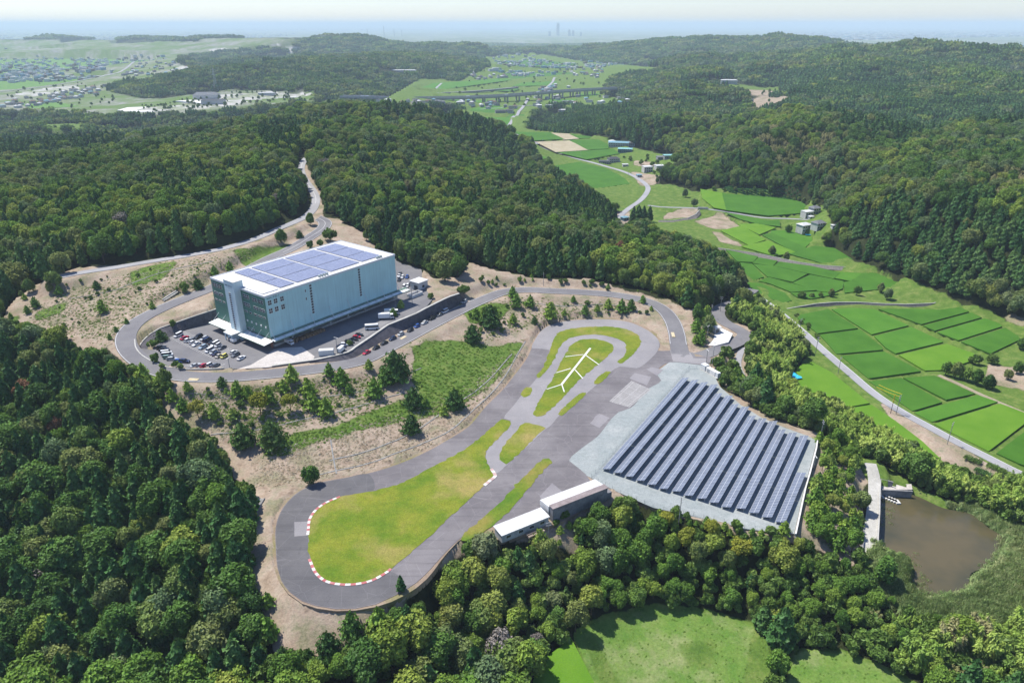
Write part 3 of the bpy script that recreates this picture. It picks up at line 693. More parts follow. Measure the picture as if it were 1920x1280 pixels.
sheet('infield_grass', P('1046.7 776.7,1051.7 779,1066.7 768,1096.7 740,1098 736,1093 735,1063 758'), .12, M_GRASS, step=1., ragged=.15)
sheet('infield_grass', P('1115 715,1115 720,1121.7 719,1143 700,1145 696,1137 696'), .12, M_GRASS, step=1., ragged=.15)
sheet('infield_grass', P('1020 860,1029.5 859,1035 867,1020 880.6,967.6 942.5,926 984,895 1004,866 1014,874 999,930 948,975 901'), .12, M_GRASS2, step=1.4, ragged=.25)

# kerbs of alternate red and white blocks
def kerb(label, s, w=.85, red=True):
    pts = catmull(np.c_[W(P(s)[:, 0], P(s)[:, 1], 0.0)], step=1.2)
    a = offset_line(pts, -w / 2); b = offset_line(pts, w / 2)
    vs = []; fs = []; mi = []
    for i in range(len(pts) - 1):
        q = len(vs)
        for p in (a[i], a[i + 1], b[i + 1], b[i]): vs.append((p[0], p[1], .17))
        for p in (a[i], a[i + 1], b[i + 1], b[i]): vs.append((p[0], p[1], .02))
        fs += [(q, q + 1, q + 2, q + 3), (q, q + 4, q + 5, q + 1), (q + 2, q + 6, q + 7, q + 3)]
        mi += [i % 2] * 3
    o = mesh_obj('race_kerb', vs, fs, [M_RED if red else M_PINK, M_KWHITE])
    o.data.polygons.foreach_set('material_index', mi)
    tag(o, label, 'kerb', 'striped kerbs along the hairpin grass')
kerb('short red and white striped kerb on the upper left edge of the big infield grass', '637.5 931,611 942.5,592.5 955.7,581 972.5,578 995,577 1003')
kerb('long red and white striped kerb round the bottom of the hairpin grass', '580 1048,592.5 1074.5,611 1089.5,637.5 1095.4,667.5 1095,697.5 1088,727.5 1071,733 1066')
kerb('worn kerb fragment where the link lane meets the main straight', '921 879,926 886,929 892,920 900,908 910', 1.2, False)

# drainage channels on the inner grass island
def strip_mesh(segs, w, z, h):
    vs = []; fs = []
    for a, b in segs:
        a = W(*a, 0.)[:2]; b = W(*b, 0.)[:2]
        d = (b - a) / np.linalg.norm(b - a); n = np.array([-d[1], d[0]]) * w / 2; i = len(vs)
        for p in (a - n, b - n, b + n, a + n): vs.append((p[0], p[1], z))
        for p in (a - n, b - n, b + n, a + n): vs.append((p[0], p[1], z - h))
        z += .003
        fs += [(i, i + 1, i + 2, i + 3), (i, i + 4, i + 5, i + 1), (i + 1, i + 5, i + 6, i + 2), (i + 2, i + 6, i + 7, i + 3), (i + 3, i + 7, i + 4, i)]
    return vs, fs
t = thing('drainage_channel', 'branching white concrete channel on the pear shaped grass island', 'drain')
v, f = strip_mesh([((1107, 653), (1053, 721))], 1.0, .2, .12); mesh_obj('main_channel', v, f, M_CONC_PALE, t)
for a, b in (((1053, 721), (1025, 730)), ((1053, 720), (1058, 735)), ((1094, 665), (1060, 669)), ((1098, 666), (1123, 684)), ((1070, 691), (1043, 699)), ((1076, 691), (1093, 710))):
    v, f = strip_mesh([(a, b)], .5, .195, .12); mesh_obj('branch_channel', v, f, M_CONC_PALE, t)

# roads
for nm, (w, pts) in ROADS.items():
    if nm in ('loop_road', 'hill_road', 'entry_road'):
        ribbon(nm, pts, np.linspace(-w / 2, w / 2, 5), M_ROAD if nm != 'hill_road' else M_LANE, .02)
    elif nm == 'gravel_path':
        ribbon(nm, pts, np.linspace(-w / 2, w / 2, 3), M_LANE, .02)
    elif nm == 'dam_path':
        ribbon(nm, pts, np.linspace(-w / 2, w / 2, 3), M_CONC, .02)
    else:
        ribbon(nm, pts, np.linspace(-w / 2, w / 2, 5), M_LANE if nm in ('valley_road', 'village_road', 'farm_lane') else mottled('track_earth', (.34, .29, .2), (.4, .35, .26)), .02)
lw, lpts = ROADS['loop_road']
ribbon('road_line', lpts[int(len(lpts) * .02):int(len(lpts) * .985)], (lw / 2 - .45, lw / 2 - .28), M_WHITE, .03, .005)
ribbon('road_line', lpts[int(len(lpts) * .02):int(len(lpts) * .36)], (-lw / 2 + .28, -lw / 2 + .45), M_WHITE, .03, .005)
ribbon('road_line', lpts[int(len(lpts) * .86):], (-.1, .1), M_WHITE, .03, .005)
ribbon('road_line', lpts[int(len(lpts) * .84):], (-lw / 2 + .28, -lw / 2 + .45), M_WHITE, .03, .005)
hw, hpts = ROADS['hill_road']
ribbon('road_line', hpts[int(len(hpts) * .5):], (-.1, .1), M_WHITE, .03, .005)
vw, vpts = ROADS['valley_road']
ribbon('road_line', vpts, (vw / 2 - .35, vw / 2 - .1), M_WHITE, .03, .005)
def roadmark(px, py, z, rz, L, Wd, m):
    c = W(px, py, z)
    d = np.array([math.cos(rz), math.sin(rz)]); n = np.array([-d[1], d[0]])
    q = [c[:2] + d * a * L / 2 + n * b * Wd / 2 for a, b in ((-1, -1), (1, -1), (1, 1), (-1, 1))]
    tag(mesh_obj('road_marking', [(p[0], p[1], z) for p in q], [(0, 1, 2, 3)], m), kind='structure')
i0 = np.argmin(np.hypot(*(lpts[:, :2] - W(368, 706, 15)[:2]).T)); tdir = lpts[i0 + 1] - lpts[i0]
q0 = offset_line(lpts, 2.2)[i0]
def mark_on_road(px, py, off, L, Wd, m):
    i = int(np.argmin(np.hypot(*(lpts[:, :2] - W(px, py, np.interp(px, [0, 2000], [14, 14]))[:2]).T)))
    i = min(max(i, 1), len(lpts) - 2)
    t_ = lpts[i + 1] - lpts[i]; a = math.atan2(t_[1], t_[0]); p = offset_line(lpts, off)[i]
    d = np.array([math.cos(a), math.sin(a)]); n = np.array([-d[1], d[0]])
    q = [p[:2] + d * x * L / 2 + n * y * Wd / 2 for x, y in ((-1, -1), (1, -1), (1, 1), (-1, 1))]
    tag(mesh_obj('road_marking', [(v[0], v[1], p[2] + .035) for v in q], [(0, 1, 2, 3)], m), kind='structure')
mark_on_road(368, 706, 2.2, 7.5, 1.9, M_YEL)
mark_on_road(766, 628, -1.5, 7, 1.5, M_YEL)
i = int(np.argmin(np.abs(lpts[:, 2] - 1.0))); t_ = lpts[i + 1] - lpts[i]
roadmark(1262, 627, float(lpts[i, 2]) + .12, math.atan2(t_[1], t_[0]), 6, 1.6, M_YEL)

# warehouse yard, aprons
sheet('yard_asphalt', YARD, 14.0, M_YARD, smooth=False, thick=.4)
sheet('concrete_apron', P('445 691.5,470 684,497 668,507 660,514 655,530 652,566 650,590 668,587 674,560 679,503 688'), 14.02, M_APRON, smooth=False, thick=.02)
sheet('white_forecourt', P('1328 647,1338 636,1340 620,1347 612,1374 625,1366 641,1340 648'), -1.35, M_CONC_PALE, smooth=False, thick=1.2)

# water of the pond
def m_pond(nt, b):
    q = NB(nt)
    c = q.mix(q.rng(q.noise(.03, 4, .6), .42, .6), (.058, .056, .032), (.10, .082, .042))
    q.l(c, b.inputs['Base Color']); q.bump(q.noise(.9, 3, .6), b, .12, .1)
M_POND = mat('muddy_water', m_pond, (.08, .06, .04), .14, .35)
sheet('pond_water', POND, -13.0, M_POND, step=2.)
sheet('brown_shallows', P('1650 1010,1665 1035,1712 1060,1716 1082,1735 1066,1760 1072,1790 1080,1818 1080,1812 1100,1770 1112,1735 1120,1709 1104,1714 1082,1712 1062,1664 1038,1650 1026'), -12.985, mat('silty_water', None, (.17, .105, .055), .2, .5), thick=.01) if False else None

# rice paddies
FIELDS_N = 0
for z, tint, s in FIELDS:
    top = z + (.35 if z > -20 else .15) + .007 * (FIELDS_N % 23); FIELDS_N += 1
    if tint == 3: top = z + .05
    pw = W(s[:, 0], s[:, 1], z)
    nm = 'ploughed_field' if tint == 3 else 'rice_field'
    o = sheet(nm, s, top, M_RICE[tint], smooth=False, thick=.7, world_outline=grow(pw, -.35 if z > -14.5 else (.7 if z > -18.5 else 2.)))

# ------------------------------------------------------------------ trees
def leaf_material(name, stops, transl=.25, gain=1.5):
    m = bpy.data.materials.new(name); m.use_nodes = True
    nt = m.node_tree; nt.nodes.remove(nt.nodes['Principled BSDF'])
    q = NB(nt); out = nt.nodes['Material Output']
    oi = q.n('ShaderNodeObjectInfo')
    a = q.attr('leaf_tone')
    patch = q.noise(.011, 3, .6, oi.outputs['Location'])
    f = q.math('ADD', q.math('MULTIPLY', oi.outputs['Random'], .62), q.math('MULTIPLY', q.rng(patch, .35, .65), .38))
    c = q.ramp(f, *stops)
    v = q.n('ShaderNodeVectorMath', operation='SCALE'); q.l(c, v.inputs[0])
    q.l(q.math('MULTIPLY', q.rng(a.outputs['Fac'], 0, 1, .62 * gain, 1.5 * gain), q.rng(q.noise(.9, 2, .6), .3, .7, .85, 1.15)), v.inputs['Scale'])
    d = q.n('ShaderNodeBsdfDiffuse'); q.l(v.outputs[0], d.inputs['Color'])
    tr = q.n('ShaderNodeBsdfTranslucent'); tc = q.mix(.5, v.outputs[0], (.12, .16, .01)); q.l(tc, tr.inputs['Color'])
    mx = q.n('ShaderNodeMixShader'); mx.inputs[0].default_value = transl
    q.l(d.outputs[0], mx.inputs[1]); q.l(tr.outputs[0], mx.inputs[2])
    gl = q.n('ShaderNodeBsdfGlossy'); gl.inputs['Roughness'].default_value = .5; gl.inputs['Color'].default_value = (.8, .85, .9, 1)
    fr = q.n('ShaderNodeMixShader'); fr.inputs[0].default_value = .012
    q.l(mx.outputs[0], fr.inputs[1]); q.l(gl.outputs[0], fr.inputs[2])
    q.l(fr.outputs[0], out.inputs['Surface'])
    return m
M_BROAD = leaf_material('broadleaf_foliage', ((0, (.030, .070, .016)), (.22, (.048, .105, .018)), (.42, (.075, .14, .026)), (.58, (.13, .15, .045)), (.7, (.085, .135, .06)), (.84, (.15, .17, .04)), (.93, (.12, .15, .085)), (1, (.19, .22, .06))), .25, 1.5)
M_LIGHT = leaf_material('light_broadleaf_foliage', ((0, (.05, .11, .018)), (.35, (.09, .165, .024)), (.6, (.14, .20, .03)), (.8, (.18, .21, .04)), (1, (.10, .15, .06))), .27, 1.5)
M_WITHER = leaf_material('withered_bamboo_foliage', ((0, (.10, .12, .035)), (.5, (.17, .17, .07)), (1, (.24, .21, .11))), .25)
M_CONIF = leaf_material('conifer_foliage', ((0, (.022, .062, .016)), (.4, (.034, .088, .022)), (.7, (.055, .11, .028)), (1, (.08, .13, .034))), .15, 1.55)
M_BAMBOO = leaf_material('bamboo_foliage', ((0, (.10, .17, .03)), (.35, (.17, .25, .045)), (.7, (.25, .32, .07)), (1, (.31, .36, .10))), .3, 1.5)
M_YOUNG = leaf_material('young_pine_foliage', ((0, (.04, .085, .018)), (.4, (.075, .14, .02)), (.75, (.13, .19, .028)), (1, (.17, .22, .05))), .28, 1.9)
M_GOLD = leaf_material('golden_foliage', ((0, (.10, .13, .02)), (.5, (.19, .20, .025)), (1, (.24, .23, .045))), .25)
M_SHRUB = leaf_material('shrub_foliage', ((0, (.05, .095, .02)), (.5, (.09, .15, .03)), (1, (.15, .2, .06))), .25)
M_REED = leaf_material('reed_foliage', ((0, (.10, .16, .05)), (.5, (.16, .22, .08)), (1, (.26, .26, .13))), .3)
M_BARK = mottled('bark', (.07, .05, .035), (.12, .09, .065), 1., 6.)
M_DARKT = leaf_material('evergreen_foliage', ((0, (.032, .075, .018)), (.5, (.045, .10, .022)), (1, (.075, .13, .03))), .2, 1.3)
M_LGRASS = leaf_material('fresh_grass_blades', ((0, (.10, .19, .03)), (.5, (.15, .25, .04)), (1, (.22, .28, .07))), .35, 1.35)
M_BARE = leaf_material('sparse_grey_twigs', ((0, (.15, .13, .12)), (1, (.22, .20, .18))), .1, 1.2)
M_RUST = leaf_material('rusty_foliage', ((0, (.12, .055, .03)), (1, (.17, .085, .045))), .2)

ICO = None
def ico(sub):
    import bmesh
    bm = bmesh.new(); bmesh.ops.create_icosphere(bm, subdivisions=sub, radius=1)
    v = np.array([x.co[:] for x in bm.verts]); f = [tuple(a.index for a in x.verts) for x in bm.faces]; bm.free()
    return v, f
ICO1, ICO2 = ico(1), ico(2)

def unit(v): return v / np.maximum(np.linalg.norm(v, axis=-1, keepdims=True), 1e-9)

class Leaves:
    def __init__(s, seed): s.r = np.random.default_rng(seed); s.v = []; s.f = []; s.t = []
    def add_quads(s, c, nrm, up, a, b, tone):
        """c centres, nrm normals, up in-plane hint, a/b half sizes"""
        n = len(c); t1 = unit(np.cross(nrm, up)); t2 = np.cross(nrm, t1)
        a = np.broadcast_to(a, n)[:, None]; b = np.broadcast_to(b, n)[:, None]
        k = sum(len(x) for x in s.v)
        fold = nrm * a * .35
        q = np.stack([c - t1 * a - fold, c - t2 * b, c + t1 * a - fold, c + t2 * b], 1).reshape(-1, 3)
        s.v.append(q); s.f += [(k + 4 * i, k + 4 * i + 1, k + 4 * i + 2, k + 4 * i + 3) for i in range(n)]
        s.t += list(np.broadcast_to(tone, n))
    def add_blob(s, c, r, geo=ICO1, tone=.35, jit=.12):
        v, f = geo; k = sum(len(x) for x in s.v)
        d = 1 + (s.r.random(len(v)) - .5) * 2 * jit
        s.v.append(v * d[:, None] * np.asarray(r) + c); s.f += [tuple(i + k for i in x) for x in f]; s.t += [tone] * len(f)
    def mesh(s, name, m):
        me = bpy.data.meshes.new(name)
        me.from_pydata(np.concatenate(s.v).tolist(), [], s.f); me.materials.append(m); me.update()
        at = me.attributes.new('leaf_tone', 'FLOAT', 'FACE'); at.data.foreach_set('value', np.array(s.t, np.float32))
        return me

def broad_crown(seed, m, n=2300, R=4., Hc=5.5, base=3., lobes=13, leaf=.34, name='crown', spread=.62, core=True):
    L = Leaves(seed); r = L.r
    cs = []; rs = []
    for i in range(lobes):
        if i == 0: c = np.array([0, 0, .62]); rad = .46
        else:
            a = i * 2.399 + r.random() * .6; q = math.sqrt((i - .3) / lobes) * spread
            c = np.array([math.cos(a) * q, math.sin(a) * q, .42 + .42 * (1 - (q / spread) ** 1.6) * r.uniform(.75, 1.15)]); rad = r.uniform(.18, .43); c[:2] += r.normal(size=2) * .09; c[2] += r.normal() * .07
        cs.append(c); rs.append(rad)
    cs = np.array(cs); rs = np.array(rs); S = np.array([R, R, Hc])
    for c, rad in zip(cs, rs) if core else (): L.add_blob(c * S + [0, 0, base], rad * .82 * S * [1, 1, .85], ICO1, r.uniform(.05, .35), .2)  # cores toned darker: shade of the crown gaps put into the colour
    w = rs ** 2 / np.sum(rs ** 2); k = r.choice(lobes, n * 2, p=w)
    d = unit(r.normal(size=(n * 2, 3)) + [0, 0, .45])
    p = cs[k] + d * (rs[k] * r.choice([.9, 1., 1.12, 1.28], n * 2, p=[.35, .4, .18, .07]) * r.uniform(.95, 1.05, n * 2))[:, None]
    dist = np.linalg.norm(p[:, None] - cs[None], axis=2) - rs[None] * .84
    ok = dist.min(1) > -.02
    p, d, k = p[ok][:n], d[ok][:n], k[ok][:n]
    lobe_tone = r.uniform(.25, .75, lobes)
    nr = unit(d + r.normal(size=d.shape) * .38)
    L.add_quads(p * S + [0, 0, base], nr, r.normal(size=d.shape), leaf * r.uniform(.6, 1.3, len(p)), leaf * r.uniform(.6, 1.3, len(p)) * .8, np.clip(lobe_tone[k] + r.normal(size=len(p)) * .16, 0, 1))
    return L.mesh(name, m)

def conifer_crown(seed, m, n=1200, R=2.6, Hh=12., base=1.5, leaf=.42, lump=.22, power=.75, name='crown'):
    L = Leaves(seed); r = L.r
    prof = lambda t: np.clip(1 - t, 0, 1) ** power * (.55 + .45 * np.clip(t / .12, 0, 1))
    ang = np.linspace(0, 2 * math.pi, 9)[:-1]
    k = 0; vs = []; ts = np.linspace(0, .97, 8)
    for t in ts:
        for a in ang:
            q = prof(t) * R * .8 * (1 + (r.random() - .5) * .3); vs.append((math.cos(a) * q, math.sin(a) * q, base + t * (Hh - base)))
    L.v.append(np.array(vs)); nb = len(ang)
    for i in range(len(ts) - 1):
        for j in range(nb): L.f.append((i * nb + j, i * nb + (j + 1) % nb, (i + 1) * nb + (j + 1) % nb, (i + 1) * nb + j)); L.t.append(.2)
    ph = r.random(8) * 6.28
    t = 1 - np.sqrt(r.random(n)) ; a = r.random(n) * 2 * math.pi
    lob = 1 + lump * np.sin(a * 5 + ph[0] + t * 9) * .6 + lump * np.sin(a * 3 - t * 23 + ph[1]) * .7 + lump * np.sin(t * 40 + a * 2 + ph[2]) * .4
    q = prof(t) * R * lob * r.uniform(.86, 1.08, n)
    c = np.stack([np.cos(a) * q, np.sin(a) * q, base + t * (Hh - base) + r.normal(size=n) * .12], 1)
    out = np.stack([np.cos(a), np.sin(a), np.full(n, .55)], 1)
    nr = unit(unit(out) + r.normal(size=(n, 3)) * .35)
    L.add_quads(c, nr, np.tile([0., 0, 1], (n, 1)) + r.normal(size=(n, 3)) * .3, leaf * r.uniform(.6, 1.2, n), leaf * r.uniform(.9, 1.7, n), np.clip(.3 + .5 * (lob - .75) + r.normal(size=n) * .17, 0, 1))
    return L.mesh(name, m)

def bamboo_crown(seed, m, n=1100, R=3.2, Hh=9.5, culms=11, name='crown'):
    L = Leaves(seed); r = L.r
    for i in range(culms):
        a = i * 2.399 + r.random(); q = math.sqrt((i + .4) / culms) * R * .8; h = Hh * r.uniform(.78, 1.06); lean = r.uniform(.5, 1.5); la = a + r.normal() * .8
        k = n // culms; t = r.random(k) ** .7
        cx = math.cos(a) * q + math.cos(la) * lean * t ** 2.5 * 1.4; cy = math.sin(a) * q + math.sin(la) * lean * t ** 2.5 * 1.4
        z = h * (.25 + .75 * t) - .8 * t ** 6
        w = (1.15 * np.sin(np.clip(t, 0, 1) * 2.9 + .15) + .12)
        b = r.random(k) * 6.283; rr = w * np.sqrt(r.random(k))
        c = np.stack([cx + np.cos(b) * rr, cy + np.sin(b) * rr, z + r.normal(size=k) * .2], 1)
        nr = unit(np.stack([np.cos(b) * .7, np.sin(b) * .7, np.full(k, .8)], 1) + r.normal(size=(k, 3)) * .4)
        hang = np.stack([np.cos(b) * .5, np.sin(b) * .5, np.full(k, -1.)], 1) + r.normal(size=(k, 3)) * .25
        t1 = unit(np.cross(nr, hang)); 
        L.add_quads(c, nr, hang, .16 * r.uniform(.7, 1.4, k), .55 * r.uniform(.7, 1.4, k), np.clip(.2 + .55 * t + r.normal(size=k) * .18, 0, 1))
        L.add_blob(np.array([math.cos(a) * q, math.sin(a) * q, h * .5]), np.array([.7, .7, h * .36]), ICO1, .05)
    return L.mesh(name, m)

def clump_crown(seed, m, n=260, lobes=9, leaf=.085, flat=.5, name='crown', cone=False):
    """unit-sized piece of canopy: several crowns seen from far away"""
    L = Leaves(seed); r = L.r
    for i in range(lobes):
        a = i * 2.399 + r.random() * .7; q = math.sqrt((i + .3) / lobes) * .82
        rad = r.uniform(.24, .36); tone = r.uniform(.1, .9)
        c = np.array([math.cos(a) * q, math.sin(a) * q, flat * r.uniform(.55, .95)])
        sc = np.array([rad, rad, flat * .62]) if not cone else np.array([rad * .8, rad * .8, flat * .8])
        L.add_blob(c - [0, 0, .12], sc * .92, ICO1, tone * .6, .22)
        k = n // lobes; d = unit(r.normal(size=(k, 3)) + [0, 0, .5])
        if cone: d[:, :2] *= np.clip(1.1 - d[:, 2:3] * .9, .1, 1)
        L.add_quads(c - [0, 0, .12] + d * sc * r.uniform(.9, 1.12, (k, 1)), unit(d + r.normal(size=d.shape) * .4), r.normal(size=d.shape), leaf * r.uniform(.6, 1.4, k), leaf * r.uniform(.6, 1.4, k), np.clip(tone + r.normal(size=k) * .15, 0, 1))
    return L.mesh(name, m)

def trunk_mesh(name, h, r0, branches=3, seed=0):
    rr = random.Random(seed); vs = []; fs = []
    def limb(p, d, L, ra, rb):
        z = Vector(d).normalized(); x = z.orthogonal().normalized(); y = z.cross(x); i = len(vs); n = 6
        for k, (s, q) in enumerate(((0, ra), (.5, (ra + rb) * .5), (1, rb))):
            c = Vector(p) + z * L * s + (x * rr.uniform(-.05, .05) * L if k == 1 else Vector())
            for j in range(n):
                a = 6.2832 * j / n; vs.append(tuple(c + x * math.cos(a) * q + y * math.sin(a) * q))
        for k in range(2):
            for j in range(n): fs.append((i + k * n + j, i + k * n + (j + 1) % n, i + (k + 1) * n + (j + 1) % n, i + (k + 1) * n + j))
        return Vector(p) + z * L
    limb((0, 0, -.6), (0, 0, 1), h + .6, r0, r0 * .35)
    for b in range(branches):
        a = b * 2.4 + rr.random(); s = rr.uniform(.45, .8)
        limb((0, 0, h * s), (math.cos(a), math.sin(a), .9), h * .42, r0 * .4, r0 * .12)
    me = bpy.data.meshes.new(name); me.from_pydata(vs, [], fs); me.materials.append(M_BARK); me.update()
    return me

# kinds: (trunk, [crown meshes], natural height, natural radius)
KIND = {
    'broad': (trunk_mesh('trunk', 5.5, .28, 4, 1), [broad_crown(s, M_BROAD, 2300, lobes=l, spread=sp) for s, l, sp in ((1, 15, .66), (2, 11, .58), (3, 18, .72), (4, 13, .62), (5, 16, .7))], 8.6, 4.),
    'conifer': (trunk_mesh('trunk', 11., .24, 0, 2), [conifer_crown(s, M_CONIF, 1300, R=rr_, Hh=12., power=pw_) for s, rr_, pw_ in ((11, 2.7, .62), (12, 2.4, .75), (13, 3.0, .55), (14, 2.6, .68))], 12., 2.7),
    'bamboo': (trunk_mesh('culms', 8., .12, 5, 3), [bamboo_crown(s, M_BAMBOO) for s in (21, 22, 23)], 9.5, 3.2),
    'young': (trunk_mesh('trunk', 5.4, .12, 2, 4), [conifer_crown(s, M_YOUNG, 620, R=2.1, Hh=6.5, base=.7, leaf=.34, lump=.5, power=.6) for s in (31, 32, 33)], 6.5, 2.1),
    'dark': (trunk_mesh('trunk', 6., .2, 3, 5), [conifer_crown(s, M_DARKT, 1300, R=2.9, Hh=7.6, base=.5, leaf=.34, lump=.5, power=.5) for s in (41, 42, 43)], 7.6, 2.9),
    'gold': (trunk_mesh('trunk', 5., .25, 4, 6), [broad_crown(s, M_GOLD, 1300, lobes=12) for s in (51, 52)], 8.6, 4.),
    'shrub': (trunk_mesh('stem', .8, .06, 3, 7), [broad_crown(s, M_SHRUB, 420, R=1.3, Hc=1.5, base=.25, lobes=7, leaf=.24) for s in (61, 62, 63)], 1.8, 1.3),
    'light': (trunk_mesh('trunk', 5.5, .26, 4, 10), [broad_crown(s, M_LIGHT, 2000, lobes=l, spread=sp, R=3.7) for s, l, sp in ((101, 15, .68), (102, 12, .62), (103, 18, .72))], 8.6, 3.7),
    'withered': (trunk_mesh('culms', 8., .12, 5, 11), [bamboo_crown(s, M_WITHER) for s in (111, 112)], 9.5, 3.2),
    'bare': (trunk_mesh('trunk', 8., .22, 9, 12), [broad_crown(s, M_BARE, 420, lobes=11, core=False, leaf=.3) for s in (121, 122)], 8.6, 4.),
    'bush': (trunk_mesh('trunk', 4., .2, 3, 9), [broad_crown(s, M_BROAD, 1100, R=3.4, Hc=6., base=.5, lobes=13, leaf=.4, spread=.6) for s in (91, 92, 93)], 7., 3.4),
    'rust': (trunk_mesh('trunk', 5., .25, 4, 8), [broad_crown(71, M_RUST, 1000, lobes=11)], 8.6, 4.),
}
def place_tree(kind, x, y, z, h, label, group=None, name=None, wide=1., rr=random):
    h = float(h)
    tk, crowns, nh, nr = KIND[kind]
    s = h / nh
    t = thing(name or {'broad': 'broadleaf_tree', 'conifer': 'conifer_tree', 'bamboo': 'bamboo_clump', 'young': 'young_pine', 'dark': 'evergreen_tree', 'gold': 'golden_tree', 'shrub': 'shrub', 'rust': 'rusty_tree', 'bush': 'leafy_tree', 'bare': 'bare_tree', 'light': 'light_green_tree', 'withered': 'withered_bamboo'}[kind], label, {'bamboo': 'bamboo', 'shrub': 'shrub'}.get(kind, 'tree'), (x, y, z), rr.random() * 6.283, group)
    t.scale = (s * wide, s * wide, s)
    for nm, me in (('crown', rr.choice(crowns)), ({'bamboo': 'culms', 'shrub': 'stem'}.get(kind, 'trunk'), tk)):
        o = bpy.data.objects.new(nm, me); COL.objects.link(o); o.parent = t
    return t

# where the woods stand
BAMBOO = [P('1380 592,1420 560,1470 600,1522 655,1500 690,1480 712,1500 735,1560 752,1640 790,1700 840,1760 880,1880 897,1940 890,1940 985,1880 980,1800 945,1720 905,1650 880,1580 840,1520 805,1460 775,1425 740,1405 690,1385 640')]
BAMBOO2 = [P('1640 1150,1940 1165,1940 1300,1800 1300,1640 1240,1560 1200'), P('1400 250,1560 260,1560 330,1430 330'), P('1840 330,1940 320,1940 370,1850 380'), P('740 345,830 330,850 350,760 370')]
CEDAR = [P('1580 410,1700 390,1940 430,1940 560,1800 560,1600 480'), P('820 210,900 225,1000 305,960 305,860 262,780 230,700 205'), P('970 190,1130 185,1240 235,1240 285,1180 275,1130 255,1010 245,985 235'), P('1500 200,1700 200,1760 260,1700 280,1560 240'),
         P('1430 130,1700 140,1700 185,1450 185'), P('1700 190,1940 180,1940 250,1760 250'), P('0 260,260 260,220 300,0 310'), P('900 470,1130 470,1100 540,900 520'), P('1040 330,1170 420,1130 450,1040 400'), P('480 250,560 240,570 300,500 300')]
FORE_L = P('-200 600,300 740,480 900,520 1300,-200 1300')
rs = np.random.default_rng(11)
g = 5.5
gx, gy = np.meshgrid(np.arange(-560, 560, g), np.arange(70, 660, g))
gx = gx + rs.uniform(-.42, .42, gx.shape) * g; gy = gy + rs.uniform(-.42, .42, gy.shape) * g
r_ = np.hypot(gx, gy); m = (r_ > 105) & (r_ < 640) & (np.abs(np.arctan2(gx, gy)) < math.radians(47))
tx, ty = gx[m], gy[m]
tsz = np.ones(tx.shape)
k = .0085
lr_, th_ = np.meshgrid(np.arange(math.log(640), math.log(9500), k), np.arange(-math.radians(46), math.radians(46), k))
lr_ = lr_ + rs.uniform(-.45, .45, lr_.shape) * k; th_ = th_ + rs.uniform(-.45, .45, th_.shape) * k
r2 = np.exp(lr_).ravel(); t2 = th_.ravel()
tx = np.concatenate([tx, r2 * np.sin(t2)]); ty = np.concatenate([ty, r2 * np.cos(t2)]); tsz = np.concatenate([tsz, r2 * k / g])
tz = ground(tx, ty)
qx, qy = proj(tx, ty, tz)
ok = ~clear_at(qx, qy) & (qx > -480) & (qx < 2420) & (qy < 1460) & (np.hypot(tx, ty) < 9300)
for nm, (w, pts) in ROADS.items():
    b = (tx > pts[:, 0].min() - 12) & (tx < pts[:, 0].max() + 12) & (ty > pts[:, 1].min() - 12) & (ty < pts[:, 1].max() + 12) & ok
    i = np.where(b)[0]
    if len(i):
        d = np.sqrt(((tx[i, None] - pts[None, ::2, 0]) ** 2 + (ty[i, None] - pts[None, ::2, 1]) ** 2).min(1))
        ok[i[d < w / 2 + 3.6]] = False
pwg = grow(PLATW, 2.5); ok &= ~inside(tx, ty, pwg)
for z, t, s in FIELDS:
    if z > -30: ok &= ~inside(tx, ty, grow(W(s[:, 0], s[:, 1], z), 2.5))
tx, ty, tz, tsz, qx, qy = (a[ok] for a in (tx, ty, tz, tsz, qx, qy))
rd = np.hypot(tx, ty)
pick = rs.random(len(tx))
woodn = fbm(tx / 60, ty / 60, 3, 77)
isb = in_any(qx, qy, BAMBOO) & (pick < .84); isb |= inside(qx, qy, BAMBOO2[0]) & (pick < .6)
cedar = in_any(qx, qy, CEDAR)
isc = ~isb & ((cedar & (pick < .92)) | (~cedar & (woodn < .42) & (pick < .55)) | (~cedar & (woodn >= .42) & (pick < .10)))
fl = inside(qx, qy, FORE_L); isc = np.where(fl & ~isb, pick < .64, isc)
isb &= rd < 1500
gold = in_any(qx, qy, [P('1250 960,1340 980,1420 1000,1470 1060,1400 1090,1330 1060,1230 1010'), P('900 990,960 1000,950 1060,900 1040')]) & (pick < .55)
rust = rs.random(len(tx)) < .006
iswi = (in_any(qx, qy, BAMBOO2[1:]) & (pick < .7)) | (inside(qx, qy, BAMBOO2[0]) & (pick >= .6) & (pick < .86))
kind = np.where(gold, 'gold', np.where(isb, 'bamboo', np.where(iswi, 'withered', np.where(isc, 'conifer', 'broad')))); kind = np.where(rust & (kind == 'broad'), 'rust', kind)
kind[(rs.random(len(tx)) < .009) & (kind == 'broad') & (rd < 700)] = 'bare'
far = rd > 1250

